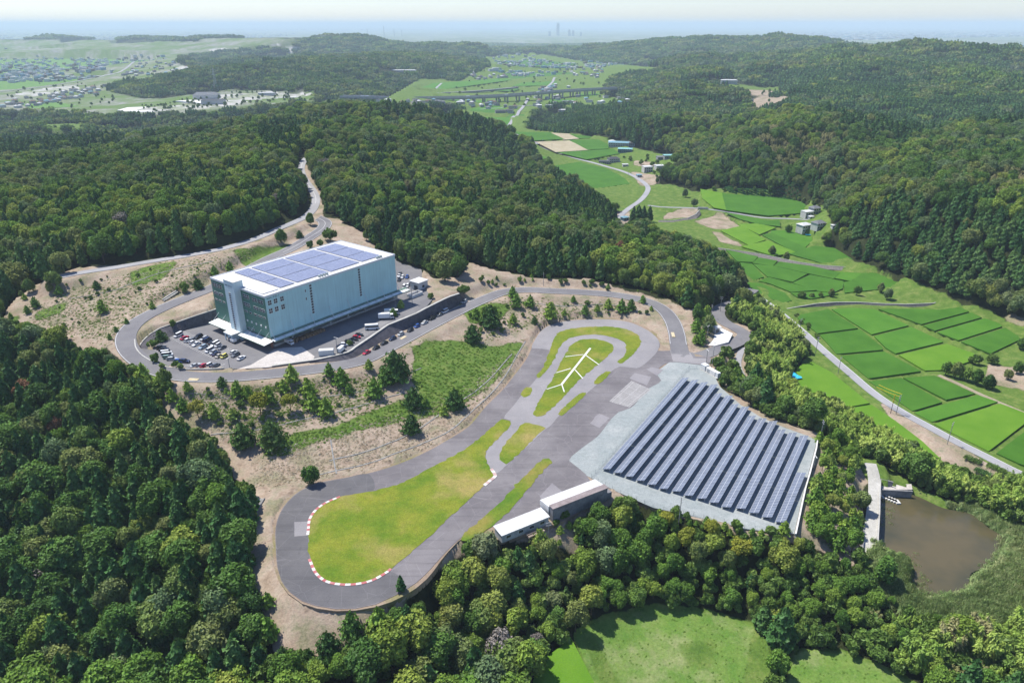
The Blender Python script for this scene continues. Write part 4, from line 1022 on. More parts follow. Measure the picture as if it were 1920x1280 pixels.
def wood_label(kind, x, y, u, v):
    dark = {'broad': 'round crowned broadleaf tree', 'conifer': 'dark conical conifer', 'bamboo': 'bright feathery bamboo clump', 'gold': 'golden leaved broadleaf tree', 'rust': 'rusty brown crowned tree', 'bare': 'bare grey branched dying tree', 'light': 'light yellow green broadleaf tree', 'withered': 'withered straw toned bamboo clump'}[kind]
    if inside(np.array([u]), np.array([v]), BAMBOO[0])[0]: return dark + ' in the grove between solar field and rice paddies', 'grove beside the rice paddies'
    if u < 560 and v > 560: return dark + ' in the dense wood west of the hairpin', 'wood west of the hairpin'
    if v > 900 and u < 1500: return dark + ' in the wood in front of the solar field', 'wood in front of the solar field'
    if v > 900: return dark + ' in the thicket below the brown pond', 'thicket below the pond'
    if u < 620: return dark + ' on the wooded hill behind the hill road', 'woods behind the hill road'
    if u < 1420: return dark + ' on the wooded ridge behind the warehouse', 'woods behind the warehouse'
    return dark + ' on the wooded slope across the paddies', 'woods across the paddies'

proto_cols = {}
def gn_scatter(name, pts, rot, scl, idx, meshes, label):
    c = bpy.data.collections.new(name + '_kinds')
    for j, me in enumerate(meshes):
        o = bpy.data.objects.new('%s_kind_%02d' % (name, j), me); c.objects.link(o)
    me = bpy.data.meshes.new(name); me.vertices.add(len(pts)); me.vertices.foreach_set('co', np.asarray(pts, np.float32).ravel())
    a = me.attributes.new('turn', 'FLOAT_VECTOR', 'POINT'); a.data.foreach_set('vector', np.c_[np.zeros((len(pts), 2)), rot].astype(np.float32).ravel())
    a = me.attributes.new('size', 'FLOAT_VECTOR', 'POINT'); a.data.foreach_set('vector', np.asarray(scl, np.float32).ravel())
    a = me.attributes.new('pick', 'INT', 'POINT'); a.data.foreach_set('value', np.asarray(idx, np.int32))
    me.update()
    o = bpy.data.objects.new(name, me); COL.objects.link(o)
    ng = bpy.data.node_groups.new(name, 'GeometryNodeTree')
    ng.interface.new_socket('Geometry', in_out='INPUT', socket_type='NodeSocketGeometry'); ng.interface.new_socket('Geometry', in_out='OUTPUT', socket_type='NodeSocketGeometry')
    q = NB(ng); gi = q.n('NodeGroupInput'); go = q.n('NodeGroupOutput')
    iop = q.n('GeometryNodeInstanceOnPoints'); ci = q.n('GeometryNodeCollectionInfo')
    ci.inputs['Collection'].default_value = c; ci.inputs['Separate Children'].default_value = True; ci.inputs['Reset Children'].default_value = True
    def na(nm, dt):
        x = q.n('GeometryNodeInputNamedAttribute', data_type=dt); x.inputs['Name'].default_value = nm; return x.outputs[0]
    q.l(gi.outputs[0], iop.inputs['Points']); q.l(ci.outputs[0], iop.inputs['Instance']); iop.inputs['Pick Instance'].default_value = True
    q.l(na('pick', 'INT'), iop.inputs['Instance Index'])
    er = q.n('FunctionNodeEulerToRotation'); q.l(na('turn', 'FLOAT_VECTOR'), er.inputs[0]); q.l(er.outputs[0], iop.inputs['Rotation'])
    q.l(na('size', 'FLOAT_VECTOR'), iop.inputs['Scale']); q.l(iop.outputs[0], go.inputs[0])
    md = o.modifiers.new('scatter', 'NODES'); md.node_group = ng
    return tag(o, label, kind='stuff')

hts = np.array([{'broad': 11., 'conifer': 13.5, 'bamboo': 9., 'gold': 9., 'rust': 9., 'bare': 9.5, 'light': 10., 'withered': 9.}[k_] for k_ in kind]) * rs.uniform(.6, 1.28, len(tx))
hts[in_any(qx, qy, BAMBOO) & (kind != 'bamboo')] *= .68
front = (qx > 720) & (qx < 1560) & (qy > 930) & (qy < 1200)
kind[front & (kind == 'conifer') & (rs.random(len(tx)) < .75)] = 'broad'
lz = in_any(qx, qy, [P('740 930,1560 930,1940 1100,1940 1500,900 1500,700 1200'), P('1500 820,1640 850,1620 1060,1480 1040'), P('600 300,760 360,860 420,760 420,640 360'), P('0 380,300 380,560 330,560 420,300 480,0 480')])
kind[(kind == 'broad') & lz & (rs.random(len(tx)) < .6)] = 'light'
kind[(kind == 'broad') & (fbm(tx / 70, ty / 70, 3, 91) > .56) & (rs.random(len(tx)) < np.where(fl, .12, .7))] = 'light'
hts[front] = np.minimum(hts[front], 9.5); lowz = in_any(qx, qy, [P('980 1090,1560 1080,1760 1180,1760 1260,1480 1230,1440 1150,1100 1140,1000 1230')]); hts[lowz] = np.minimum(hts[lowz], 6.)
near_ = rd < 900
KEEP = [CLEAR[0], CLEAR[1]] + CLEAR[9:]
drop = np.zeros(len(tx), bool)
for _ in range(7):
    sx_, sy_ = proj(tx, ty, tz + hts); r_px = hts * .28 * F / np.hypot(rd, CAM_Z)
    bad = near_ & (in_any(sx_, np.minimum(sy_ + 9, qy - 3), KEEP) | in_any(sx_ - r_px * .6, np.minimum(sy_ + r_px + 7, qy - 3), KEEP) | in_any(sx_ + r_px * .6, np.minimum(sy_ + r_px + 7, qy - 3), KEEP))
    hts[bad] *= .8
drop = bad & (hts < 2.6)
hts = np.maximum(hts, 2.2)
onscreen = (qx > -30) & (qx < 1950) & (qy < 1330)
used = drop.copy()
Hmean = {'bare': 9.5, 'light': 10., 'withered': 9., 'broad': 11., 'conifer': 13.5, 'bamboo': 9., 'gold': 9., 'rust': 9.}
for kd, lim in (('conifer', 285), ('broad', 290), ('light', 290), ('bamboo', 280), ('gold', 60), ('rust', 12), ('bare', 60)):
    i = np.where((kind == kd) & onscreen & ~far & ~drop)[0]
    i = i[np.argsort(rd[i])][:lim]
    for j in i:
        lab, grp = wood_label(kd, tx[j], ty[j], qx[j], qy[j])
        h = float(hts[j])
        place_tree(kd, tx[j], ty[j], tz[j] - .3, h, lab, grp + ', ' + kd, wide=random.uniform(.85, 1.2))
    used[i] = True
rest = ~used
def far_sets(kd, name, label, extra=()):
    i = np.where((np.isin(kind, (kd,) + extra)) & rest & ~far)[0]
    if not len(i): return
    ms = KIND[kd][1]; mm = [len(ms)]
    idx = rs.integers(0, len(ms), len(i)); sc = hts[i] / KIND[kd][2]
    grow_ = tsz[i] ** .85
    gn_scatter(name, np.c_[tx[i], ty[i], tz[i] - .3], rs.random(len(i)) * 6.283, np.c_[sc * np.clip(grow_, 1, 3), sc * np.clip(grow_, 1, 3), sc * np.clip(grow_, 1, 1.25)], idx, ms, label)
far_sets('broad', 'broadleaf_forest', 'broadleaf canopy covering the hills behind the site', ('gold', 'rust', 'bare'))
far_sets('light', 'light_forest', 'lighter green broadleaf patches on the hills')
far_sets('withered', 'withered_bamboo_thicket', 'straw toned bamboo patches on the far slope')
far_sets('conifer', 'conifer_forest', 'dark conifer plantation patches on the hills')
far_sets('bamboo', 'bamboo_thicket', 'pale bamboo patches among the hillside woods')
CL = [clump_crown(81, M_BROAD), clump_crown(82, M_BROAD), clump_crown(83, M_BROAD), clump_crown(84, M_CONIF, cone=True), clump_crown(85, M_CONIF, cone=True), clump_crown(86, M_LIGHT), clump_crown(87, M_LIGHT)]
i = np.where(far & rest)[0]
sx = tsz[i] * g * rs.uniform(.75, 1.1, len(i)); sz = np.clip(sx * 1.0, 9, 26) * rs.uniform(.8, 1.2, len(i)) * 1.15
idx = np.where(kind[i] == 'conifer', rs.integers(3, 5, len(i)), np.where(np.isin(kind[i], ('light', 'withered', 'bamboo')), rs.integers(5, 7, len(i)), rs.integers(0, 3, len(i))))
gn_scatter('distant_woodland', np.c_[tx[i], ty[i], tz[i] - 2], rs.random(len(i)) * 6.283, np.c_[sx, sx, sz], idx, CL, 'far wooded hills fading to blue below the horizon')
# undergrowth filling the gaps of the near woods
g3 = 3.3
ux, uy = np.meshgrid(np.arange(-330, 330, g3), np.arange(80, 430, g3)); ux = (ux + rs.uniform(-.5, .5, ux.shape) * g3).ravel(); uy = (uy + rs.uniform(-.5, .5, uy.shape) * g3).ravel()
uz = ground(ux, uy); vx, vy = proj(ux, uy, uz); ur = np.hypot(ux, uy)
vx2, vy2 = proj(ux, uy, uz + 4.)
ok = (ur > 100) & (ur < 430) & (vx > -200) & (vx < 2100) & (vy < 1450) & ~clear_at(vx, vy) & ~in_any(vx2, np.minimum(vy2 + 5, vy - 2), KEEP) & ~inside(ux, uy, pwg)
for nm, (w, pts) in ROADS.items():
    b = ok & (ux > pts[:, 0].min() - 9) & (ux < pts[:, 0].max() + 9) & (uy > pts[:, 1].min() - 9) & (uy < pts[:, 1].max() + 9); ii = np.where(b)[0]
    if len(ii): ok[ii[np.sqrt(((ux[ii, None] - pts[None, ::2, 0]) ** 2 + (uy[ii, None] - pts[None, ::2, 1]) ** 2).min(1)) < w / 2 + 2.]] = False
for z, t, s in FIELDS:
    if z > -30: ok &= ~inside(ux, uy, grow(W(s[:, 0], s[:, 1], z), 1.5))
ux, uy, uz = ux[ok], uy[ok], uz[ok]; us = rs.uniform(1.3, 2.7, len(ux))
gn_scatter('undergrowth', np.c_[ux, uy, uz - .2], rs.random(len(ux)) * 6.283, np.c_[us, us, us * 1.15], rs.integers(0, 3, len(ux)), KIND['shrub'][1], 'leafy undergrowth filling the near woods')
print('TREES near', used.sum(), 'mid', (rest & ~far).sum(), 'far', len(i))

# ------------------------------------------------------------------ built things
class MB:
    def __init__(s): s.v = []; s.f = []; s.m = []
    def box(s, x0, x1, y0, y1, z0, z1, mi=0):
        i = len(s.v)
        s.v += [(x, y, z) for z in (z0, z1) for x, y in ((x0, y0), (x1, y0), (x1, y1), (x0, y1))]
        s.f += [tuple(i + k for k in q) for q in ((3, 2, 1, 0), (4, 5, 6, 7), (0, 1, 5, 4), (1, 2, 6, 5), (2, 3, 7, 6), (3, 0, 4, 7))]; s.m += [mi] * 6
        return s
    def hexa(s, b, t, mi=0):
        """b, t: four bottom and four top corners, counter-clockwise from above"""
        i = len(s.v); s.v += [tuple(p) for p in b] + [tuple(p) for p in t]
        s.f += [tuple(i + k for k in q) for q in ((3, 2, 1, 0), (4, 5, 6, 7), (0, 1, 5, 4), (1, 2, 6, 5), (2, 3, 7, 6), (3, 0, 4, 7))]; s.m += [mi] * 6
        return s
    def bar(s, a, b, r, n=6, mi=0, r2=None):
        a = Vector(a); b = Vector(b); z = (b - a).normalized(); x = z.orthogonal().normalized(); y = z.cross(x); i = len(s.v); r2 = r if r2 is None else r2
        for c, q in ((a, r), (b, r2)):
            for j in range(n):
                t = 6.28318 * j / n; s.v.append(tuple(c + x * math.cos(t) * q + y * math.sin(t) * q))
        for j in range(n): s.f.append((i + j, i + (j + 1) % n, i + n + (j + 1) % n, i + n + j)); s.m.append(mi)
        s.f += [tuple(i + j for j in range(n))[::-1], tuple(i + n + j for j in range(n))]; s.m += [mi] * 2
        return s
    def face(s, pts, mi=0):
        i = len(s.v); s.v += [tuple(p) for p in pts]; s.f.append(tuple(range(i, i + len(pts)))); s.m.append(mi); return s
    def mesh(s, name, mats):
        me = bpy.data.meshes.new(name); me.from_pydata(s.v, [], s.f)
        for x in (mats if isinstance(mats, (list, tuple)) else [mats]): me.materials.append(x)
        me.polygons.foreach_set('material_index', s.m); me.update(); return me
    def build(s, name, mats, parent=None):
        o = bpy.data.objects.new(name, s.mesh(name, mats)); COL.objects.link(o)
        if parent is not None: o.parent = parent
        return o
def put(name, me, parent, loc=(0, 0, 0), rz=0.):
    o = bpy.data.objects.new(name, me); COL.objects.link(o); o.parent = parent; o.location = loc; o.rotation_euler = (0, 0, rz); return o

def cladding(name, c, rib=.6, depth=.08):
    def f(nt, b):
        q = NB(nt); tc = q.n('ShaderNodeTexCoord'); sp = q.n('ShaderNodeSeparateXYZ'); q.l(tc.outputs['Object'], sp.inputs[0])
        xy = q.math('ADD', sp.outputs[0], sp.outputs[1]); w = q.math('FRACT', q.math('DIVIDE', xy, rib)); seam = q.math('FRACT', q.math('DIVIDE', sp.outputs[0], 11.))
        n1 = q.noise(.12, 4, .6); st = q.n('ShaderNodeMapping'); st.inputs['Scale'].default_value = (1.2, 1.2, .05); q.l(tc.outputs['Object'], st.inputs[0])
        streak = q.noise(1., 4, .7, st.outputs[0])
        k = q.math('MULTIPLY', q.rng(n1, .3, .7, .93, 1.05), q.rng(streak, .3, .75, 1.05, .84)); k = q.math('MULTIPLY', k, q.rng(w, 0, .12, .88, 1.)); k = q.math('MULTIPLY', k, q.rng(seam, 0, .01, .74, 1.))
        v = q.n('ShaderNodeVectorMath', operation='SCALE'); v.inputs[0].default_value = c; q.l(k, v.inputs['Scale']); q.l(v.outputs[0], b.inputs['Base Color'])
    return mat(name, f, c, .55, .3)
M_CYAN = cladding('pale_cyan_cladding', (.42, .65, .67))
M_TOWER = cladding('pale_blue_cladding', (.55, .68, .72))
M_GREEN = cladding('deep_green_cladding', (.095, .24, .19))
M_ROOFW = mottled('white_roof_sheet', (.72, .72, .72), (.78, .78, .78), .15, 3, (.66, .66, .65), .6)
M_TRIM = mat('grey_trim', None, (.35, .4, .4), .5)
M_GLASS = mat('dark_glass', None, (.025, .03, .04), .12, .5)
M_FRAME = mat('white_window_frame', None, (.6, .62, .63), .5)
M_CANOPY = mottled('pale_green_canopy', (.95, 1., .95), (1., 1., 1.), .4, 3)
M_CANOPY2 = mottled('weathered_green_canopy', (.16, .26, .21), (.22, .32, .26), .4, 3)
M_STEEL = mat('galvanised_steel', None, (.42, .43, .44), .45, .5, .3)
M_DARK = mottled('shadowy_dock_wall', (.10, .09, .085), (.16, .14, .13), .4, 3)  # dark colour includes the shade below the canopies
M_BRICKY = mottled('red_brown_column', (.25, .12, .09), (.3, .16, .12), .8, 4)
M_SHUTTER = mottled('grey_shutter', (.42, .44, .46), (.5, .52, .53), .6, 6)
M_INK = mat('dark_lettering', None, (.02, .03, .06), .5)
M_CARTON = mottled('brown_cartons', (.30, .18, .10), (.4, .26, .15), 1.5, 5)

def panel_material(name, px, py, c=(.145, .175, .36), fr=(.62, .64, .68), ox=0., oy=0.):
    def f(nt, b):
        q = NB(nt); tc = q.n('ShaderNodeTexCoord'); sp = q.n('ShaderNodeSeparateXYZ'); q.l(tc.outputs['Object'], sp.inputs[0])
        def line(o, p, w, off):
            t = q.math('FRACT', q.math('DIVIDE', q.math('ADD', o, 1000. * p + off), p)); t = q.math('ABSOLUTE', q.math('SUBTRACT', t, .5))
            return q.rng(t, .5 - w / p, .5 - w / p + .003, 0, 1)
        ln = q.math('MAXIMUM', line(sp.outputs[0], px, .05, ox), line(sp.outputs[1], py, .06, oy))
        cell = q.n('ShaderNodeTexWhiteNoise', noise_dimensions='2D')
        sn = q.n('ShaderNodeVectorMath', operation='SNAP'); q.l(tc.outputs['Object'], sn.inputs[0]); sn.inputs[1].default_value = (px, py, 10); q.l(sn.outputs[0], cell.inputs['Vector'])
        cc = q.mix(cell.outputs['Value'], tuple(v * .86 for v in c), tuple(v * 1.1 for v in c))
        q.l(q.mix(ln, cc, fr), b.inputs['Base Color']); q.l(q.rng(ln, 0, 1, .22, .5), b.inputs['Roughness'])
    return mat(name, f, c, .25, .5)
M_PV = panel_material('solar_module', .98, 1.55, (.125, .145, .195), (.44, .46, .485))
M_PVR = panel_material('roof_solar_module', 1.3, 1.62, (.165, .18, .27), (.40, .42, .5), 0, 0)

# --- warehouse: local x runs along the long loading side, local y along the green end
WB = thing('warehouse', 'big pale cyan logistics warehouse with solar roof and green end wall', 'warehouse', (-106.3, 285.9, 14.02), math.radians(52.6))
LU, LV, HZ = 76.8, 41.6, 24.0
b = MB()
b.box(0, LU, 0, LV, 4.6, HZ, 0)
b.m[5] = 1                                    # the x = 0 end is green
b.build('wall', [M_CYAN, M_GREEN], WB)
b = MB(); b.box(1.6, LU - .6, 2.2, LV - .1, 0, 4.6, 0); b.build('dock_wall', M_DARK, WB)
for k, u in enumerate(np.arange(0.45, LU, 10.85)):
    MB().box(u - .45, u + .45, .05, .95, 0, 4.6).build('pillar', M_BRICKY if k == 0 else M_CONC, WB)
for v in (9., 17., 27., 34., 41.1):
    MB().box(.05, .85, v - .4, v + .4, 0, 4.6).build('pillar', M_CONC, WB)
for k, u in enumerate(np.arange(6.5, 74, 5.4)):
    MB().box(u, u + 3.4, 2.05, 2.19, 1.0, 4.3).build('dock_door', M_SHUTTER, WB)
MB().box(1.6, LU - .6, .3, 2.19, 0, .95).build('loading_dock', M_CONC, WB)
b = MB(); b.box(-.12, LU + .12, -.12, LV + .12, HZ + .004, HZ + .3, 0); b.build('roof', M_ROOFW, WB)
b = MB()
for x0, x1, y0, y1 in ((-.2, LU + .2, -.2, .12), (-.2, LU + .2, LV - .12, LV + .2), (-.2, .12, .12, LV - .12), (LU - .12, LU + .2, .12, LV - .12)): b.box(x0, x1, y0, y1, HZ - .35, HZ + .55)
b.build('parapet', M_FRAME, WB)
MB().box(1.1, 9.3, 3.0, 20.2, HZ + .305, HZ + .62).build('raised_roof', M_ROOFW, WB)
for u0, u1 in ((10.8, 18.5), (19.9, 37.8), (39.0, 56.8), (58.4, 71.0)):
    for v0, v1 in ((3.8, 15.5), (16.0, 27.8), (28.3, 39.0)):
        b = MB(); b.box(u0, u1, v0, v1, HZ + .52, HZ + .62); b.build('roof_solar_panel', M_PVR, WB)
for u in (30.5, 32., 33.5, 35., 66.3, 67.6, 68.9):
    MB().box(u, u + .8, 1.5, 2.4, HZ + .305, HZ + 1.35).build('inverter_box', M_TRIM, WB)
# lift and stair tower on the green end
b = MB(); b.box(-3., 1.6, 18., 25.6, 0, 27.5); b.build('stair_tower', M_TOWER, WB)
MB().box(-3.12, 1.72, 17.88, 25.72, 27.504, 27.75).build('tower_roof', M_CONC_PALE, WB)
def window(u0, u1, z0, z1, end, parent=WB, rows=2, cols=2, off=0.):
    """glazed opening on the long side (end False) or on the green end (end True)"""
    f = MB(); g = MB()
    du = (u1 - u0) / cols; dz = (z1 - z0) / rows
    if end: f.box(off - .10, off - .003, u0, u1, z0, z1)
    else: f.box(u0, u1, off - .10, off - .003, z0, z1)
    for i in range(cols):
        for j in range(rows):
            a0, a1, c0, c1 = u0 + du * i + .1, u0 + du * (i + 1) - .1, z0 + dz * j + .1, z0 + dz * (j + 1) - .1
            if end: g.box(off - .13, off - .102, a0, a1, c0, c1)
            else: g.box(a0, a1, off - .13, off - .102, c0, c1)
    w = f.build('window', M_FRAME, parent); g.build('pane', M_GLASS, w)
for z0, z1 in ((19.8, 22.), (16., 18.3)):
    for u in (1.1, 4.1, 7.4): window(u, u + 1.85, z0, z1, False)
for u0 in (23.2, 52.05):
    for k, z in enumerate(np.arange(9.1, 23.2, 1.3)):
        window(u0, u0 + 1.3, z, z + 1.05, False, rows=1, cols=1)
for z in (20.3, 16.5): window(20.6, 21.25, z, z + 1.3, False, rows=1, cols=1)
for z in np.arange(4.4, 22.2, 1.06): window(21.2, 22.7, z, z + .82, True, rows=1, cols=1, off=-3.)
for y0, y1, z0, z1, c in ((33., 36.5, 20.4, 22.4, 2), (37.2, 40.5, 20.4, 22.4, 2), (33., 36.6, 16.7, 18.2, 2), (37.2, 40.5, 16.7, 18.2, 2), (32.4, 34.3, 13.6, 14.5, 2), (35.4, 37.4, 13.6, 14.5, 2), (38.4, 40.6, 13.6, 14.5, 2),
                          (12., 16.6, 20.2, 22.2, 3), (1.7, 5.2, 20.2, 22., 2), (6., 9.6, 20.2, 22., 2), (12.2, 17., 16.3, 18.2, 3), (1.2, 5., 16.5, 18., 2), (5.8, 9.6, 16.5, 18., 2),
                          (14.8, 17.2, 13.4, 14.3, 2), (11.8, 13.6, 13.4, 14.3, 1), (7.8, 10., 13.4, 14.3, 1), (4., 6.8, 13.4, 14.3, 2), (1.4, 3., 13.4, 14.3, 1), (14.2, 16.8, 5.4, 6.2, 2), (11.7, 13.4, 5.4, 6.2, 1)):
    window(y0, y1, z0, z1, True, cols=c, rows=2 if z1 - z0 > 1.2 else 1)
for v in (15.9, 12.6, 9.2, 5.6, 2.2):
    MB().box(-.35, -.003, v - .35, v + .35, 9.0, 9.9).build('vent_hood', M_FRAME, WB)
# canopies
b = MB(); b.hexa([(-.3, -3.4, 4.0), (82.8, -3.4, 4.0), (82.8, -1.25, 4.45), (-.3, -1.25, 4.45)], [(-.3, -3.4, 4.22), (82.8, -3.4, 4.22), (82.8, -1.25, 4.67), (-.3, -1.25, 4.67)]); cn = b.build('canopy', M_CANOPY, WB)
b = MB(); b.hexa([(-.3, -1.24, 4.66), (82.8, -1.24, 4.66), (82.8, -.01, 5.15), (-.3, -.01, 5.15)], [(-.3, -1.24, 4.74), (82.8, -1.24, 4.74), (82.8, -.01, 5.25), (-.3, -.01, 5.25)]); b.build('canopy_glazing', M_CANOPY2, cn)
b = MB(); b.box(-.3, 82.8, -3.5, -3.41, 3.85, 4.35); b.build('canopy_fascia', M_CANOPY2, cn)
for u in (.3, 11.2, 22.1, 33., 43.9, 54.8, 65.8, 76.4):
    MB().bar((u, 0, 10.1), (u, -3.1, 4.25), .1).build('strut', M_FRAME, cn)
for u in np.arange(5.5, 82, 5.45): MB().box(u - .07, u + .07, -3.38, -1.3, 4.69, 4.85).build('canopy_rib', M_STEEL, cn)
for v0, v1 in ((-2., 17.6), (25.8, 41.4)):
    b = MB(); b.hexa([(-5.1, v0, 3.3), (-.01, v0, 3.9), (-.01, v1, 3.9), (-5.1, v1, 3.3)], [(-5.1, v0, 3.52), (-.01, v0, 4.12), (-.01, v1, 4.12), (-5.1, v1, 3.52)]); cn2 = b.build('canopy', M_CANOPY, WB)
    MB().box(-5.19, -5.11, v0, v1, 3.2, 3.6).build('canopy_fascia', M_CANOPY2, cn2)
    for v in np.arange(v0 + 2.5, v1, 5.6): MB().bar((-.02, v, 7.6), (-4.6, v, 3.6), .08).build('strut', M_FRAME, cn2)
MB().box(-7.6, -3.01, 18.8, 25., 3.55, 4.0).build('porch_roof', M_CANOPY, WB)
b = MB()
for v in (19.3, 24.5): b.box(-7.3, -6.9, v - .2, v + .2, 0, 3.55)
b.box(-6.5, -3.02, 20.2, 23.8, 0, 3.5)
b.build('entrance_porch', M_TOWER, WB)
# lettering
def lettering(text, size, parent, loc, rot, shear=0., sx=1.):
    cu_ = bpy.data.curves.new('lettering', 'FONT'); cu_.body = text; cu_.size = size; cu_.extrude = .02; cu_.shear = shear; cu_.space_character = 1.05
    to = bpy.data.objects.new('lettering_source', cu_)
    COL.objects.link(to); bpy.context.view_layer.update()
    me_ = bpy.data.meshes.new_from_object(to.evaluated_get(bpy.context.evaluated_depsgraph_get()))
    bpy.data.objects.remove(to); me_.name = 'lettering'; me_.materials.clear(); me_.materials.append(M_INK)
    o = bpy.data.objects.new('lettering', me_); COL.objects.link(o); o.parent = parent; o.location = loc; o.rotation_euler = rot; o.scale = (sx, 1, 1); return o
rx = math.pi / 2
lettering('株式会社', .62, WB, (.9, -.03, 22.75), (rx, 0, 0))
lettering('タカノ', 1.15, WB, (3.7, -.03, 22.6), (rx, 0, 0), .25)
lettering('株式会社', .55, WB, (-3.03, 24.9, 25.2), (rx, 0, -rx))
lettering('タカノ', 1.0, WB, (-3.03, 22.4, 25.0), (rx, 0, -rx), .25)

# goods under the loading canopy
wm = WB.matrix_basis.copy() if False else Matrix.Translation((-106.3, 285.9, 14.02)) @ Matrix.Rotation(math.radians(52.6), 4, 'Z')
rr = random.Random(5)
carton = MB().box(-.55, .55, -.55, .55, .14, 1.25).mesh('cartons', M_CARTON); pal = MB()
for y in (-.5, 0, .5): pal.box(-.6, .6, y - .06, y + .06, 0, .1)
pal.box(-.6, .6, -.6, .6, .1, .135); pal = pal.mesh('pallet', M_CARTON)
spots = [(9 + 1.55 * i + rr.uniform(-.1, .1), -3. + 1.45 * j + rr.uniform(-.06, .06)) for i in range(12) for j in range(2) if rr.random() < .85]
for u, v in spots:
    p = wm @ Vector((u, v, 0)); t = thing('carton_pallet', 'pallet of brown cartons standing under the long loading canopy', 'pallet', p, math.radians(52.6) + rr.uniform(-.2, .2), 'carton pallets on the loading apron')
    put('pallet', pal, t); put('cartons', carton, t)

# --- retaining walls
def m_wall(nt, b):
    q = NB(nt)
    c = q.mix(q.rng(q.noise(.5, 4, .6), .35, .65), (.055, .052, .065), (.10, .095, .11)); w = q.n('ShaderNodeTexVoronoi', feature='DISTANCE_TO_EDGE'); w.inputs['Scale'].default_value = 2.2; q.l(q.pos(), w.inputs['Vector'])
    c = q.mix(q.rng(w.outputs['Distance'], 0, .08, .5, 0), c, (.16, .155, .165)); c = q.mix(q.rng(q.noise(2.8, 3, .8), .68, .74, 0, .7), c, (.34, .34, .34)); q.l(c, b.inputs['Base Color'])
M_WALL = mat('dark_block_wall', m_wall, (.07, .07, .08), .9, .2)
def retaining(name, label, top, tz_, base, bz_, thick=1.1, cap=.9, cat='retaining wall', m=None, capm=None, n=40):
    def rs_(px_, z_):
        p_ = P(px_); zz = np.interp(np.linspace(0, 1, len(p_)), np.linspace(0, 1, len(z_)), z_)
        w_ = np.array([W(a[0], a[1], c) for a, c in zip(p_, zz)]); d_ = np.r_[0, np.cumsum(np.linalg.norm(np.diff(w_, axis=0), axis=1))]; s_ = np.linspace(0, d_[-1], n)
        return np.stack([np.interp(s_, d_, w_[:, k]) for k in range(3)], 1)
    T, B_ = rs_(top, tz_), rs_(base, bz_)
    out = T[:, :2] - B_[:, :2]; tang = np.gradient(T[:, :2], axis=0); nrm = unit(np.stack([-tang[:, 1], tang[:, 0]], 1)); sg = np.sign((nrm * out).sum()) or 1; nrm = nrm * sg
    Q = T.copy(); Q[:, :2] += nrm * thick
    vs = []; fs = []
    for r_ in (B_ - [0, 0, .6], T, Q, Q - [0, 0, 1.5]): vs += [tuple(p) for p in r_]
    for i in range(n - 1):
        for k in range(3): fs.append((k * n + i, k * n + i + 1, (k + 1) * n + i + 1, (k + 1) * n + i))
    fs += [(0, n, 2 * n, 3 * n), (n - 1, 4 * n - 1, 3 * n - 1, 2 * n - 1)]
    t = thing(name, label, cat, tuple(B_[n // 2])); inv = Vector(B_[n // 2])
    o = mesh_obj('wall_face', [tuple(Vector(v) - inv) for v in vs], fs, m or M_WALL, t)
    if cap:
        vs = []; fs = []; e = T.copy(); e[:, :2] -= nrm * .08; e2 = T.copy(); e2[:, :2] += nrm * cap
        for r_ in (e + [0, 0, .003], e + [0, 0, .3], e2 + [0, 0, .3], e2 + [0, 0, .003]): vs += [tuple(Vector(p) - inv) for p in r_]
        for i in range(n - 1):
            for k in range(4): fs.append((k * n + i, k * n + i + 1, ((k + 1) % 4) * n + i + 1, ((k + 1) % 4) * n + i))
        fs += [(0, n, 2 * n, 3 * n), (n - 1, 4 * n - 1, 3 * n - 1, 2 * n - 1)]
        mesh_obj('coping', vs, fs, capm or M_CONC, t)
    return t
retaining('retaining_wall', 'curved dark block wall holding the bank above the car park', '420 574,405 580,362.5 594,325 607,300 616,281 627.5,269 639,262 649', (20.2, 19.6, 18.6, 17.6, 16.6, 15.6, 14.9, 14.3), '425 602,400 605,356 616,327.5 627.5,303 641,284 652,272 656,263 653', (14,), cap=.5)
retaining('retaining_wall', 'long sloping dark wall with pale coping between loading yard and lower road', '862 551,843 557,833 561.7,800 578,782 588,760 597,728 610,697 631.7,667 651.7,657 660,627 668,593 675,560 679.5,510 687', (16.6, 16.6, 16.4, 16., 15.8, 15.4, 15., 14.5, 14.4, 14.3, 14.2, 14.1, 14.1, 14.05), '876 563,867 566.7,850 576,830 586.7,812 594,793 601.7,760 618,726.7 635,698 650,680 663,660 673,626.7 678,560 683,512 689', (10.1, 10.2, 10.4, 10.55, 10.7, 10.85, 11.2, 11.6, 11.9, 12.1, 12.5, 13., 13.5, 13.9), cap=1.0, capm=M_CONC)
ps = catmull(W(P('253 637.5,255 652.5,265 666,287.5 680,306 687.5,325 691,350 693,375 693,400 692.5,420 691')[:, 0], P('253 637.5,255 652.5,265 666,287.5 680,306 687.5,325 691,350 693,375 693,400 692.5,420 691')[:, 1], np.array([17.3, 16.9, 16.6, 16.1, 15.8, 15.6, 15.3, 15.1, 14.9, 14.8])), step=2.)
o = ribbon('parapet_wall', ps, (-.25, .25), M_CONC, .55, 1.6, kind=None); tag(o, 'low pale concrete wall round the outside corner of the car park', 'wall')
o = ribbon('guard_kerb', catmull(W(np.array([545., 600, 640, 660, 690]), np.array([699., 694, 688, 684, 678.]), np.array([13.6, 13.3, 12.9, 12.6, 12.2])), step=2.), (-.1, .1), M_WHITE, .3, .4, kind=None) if False else None
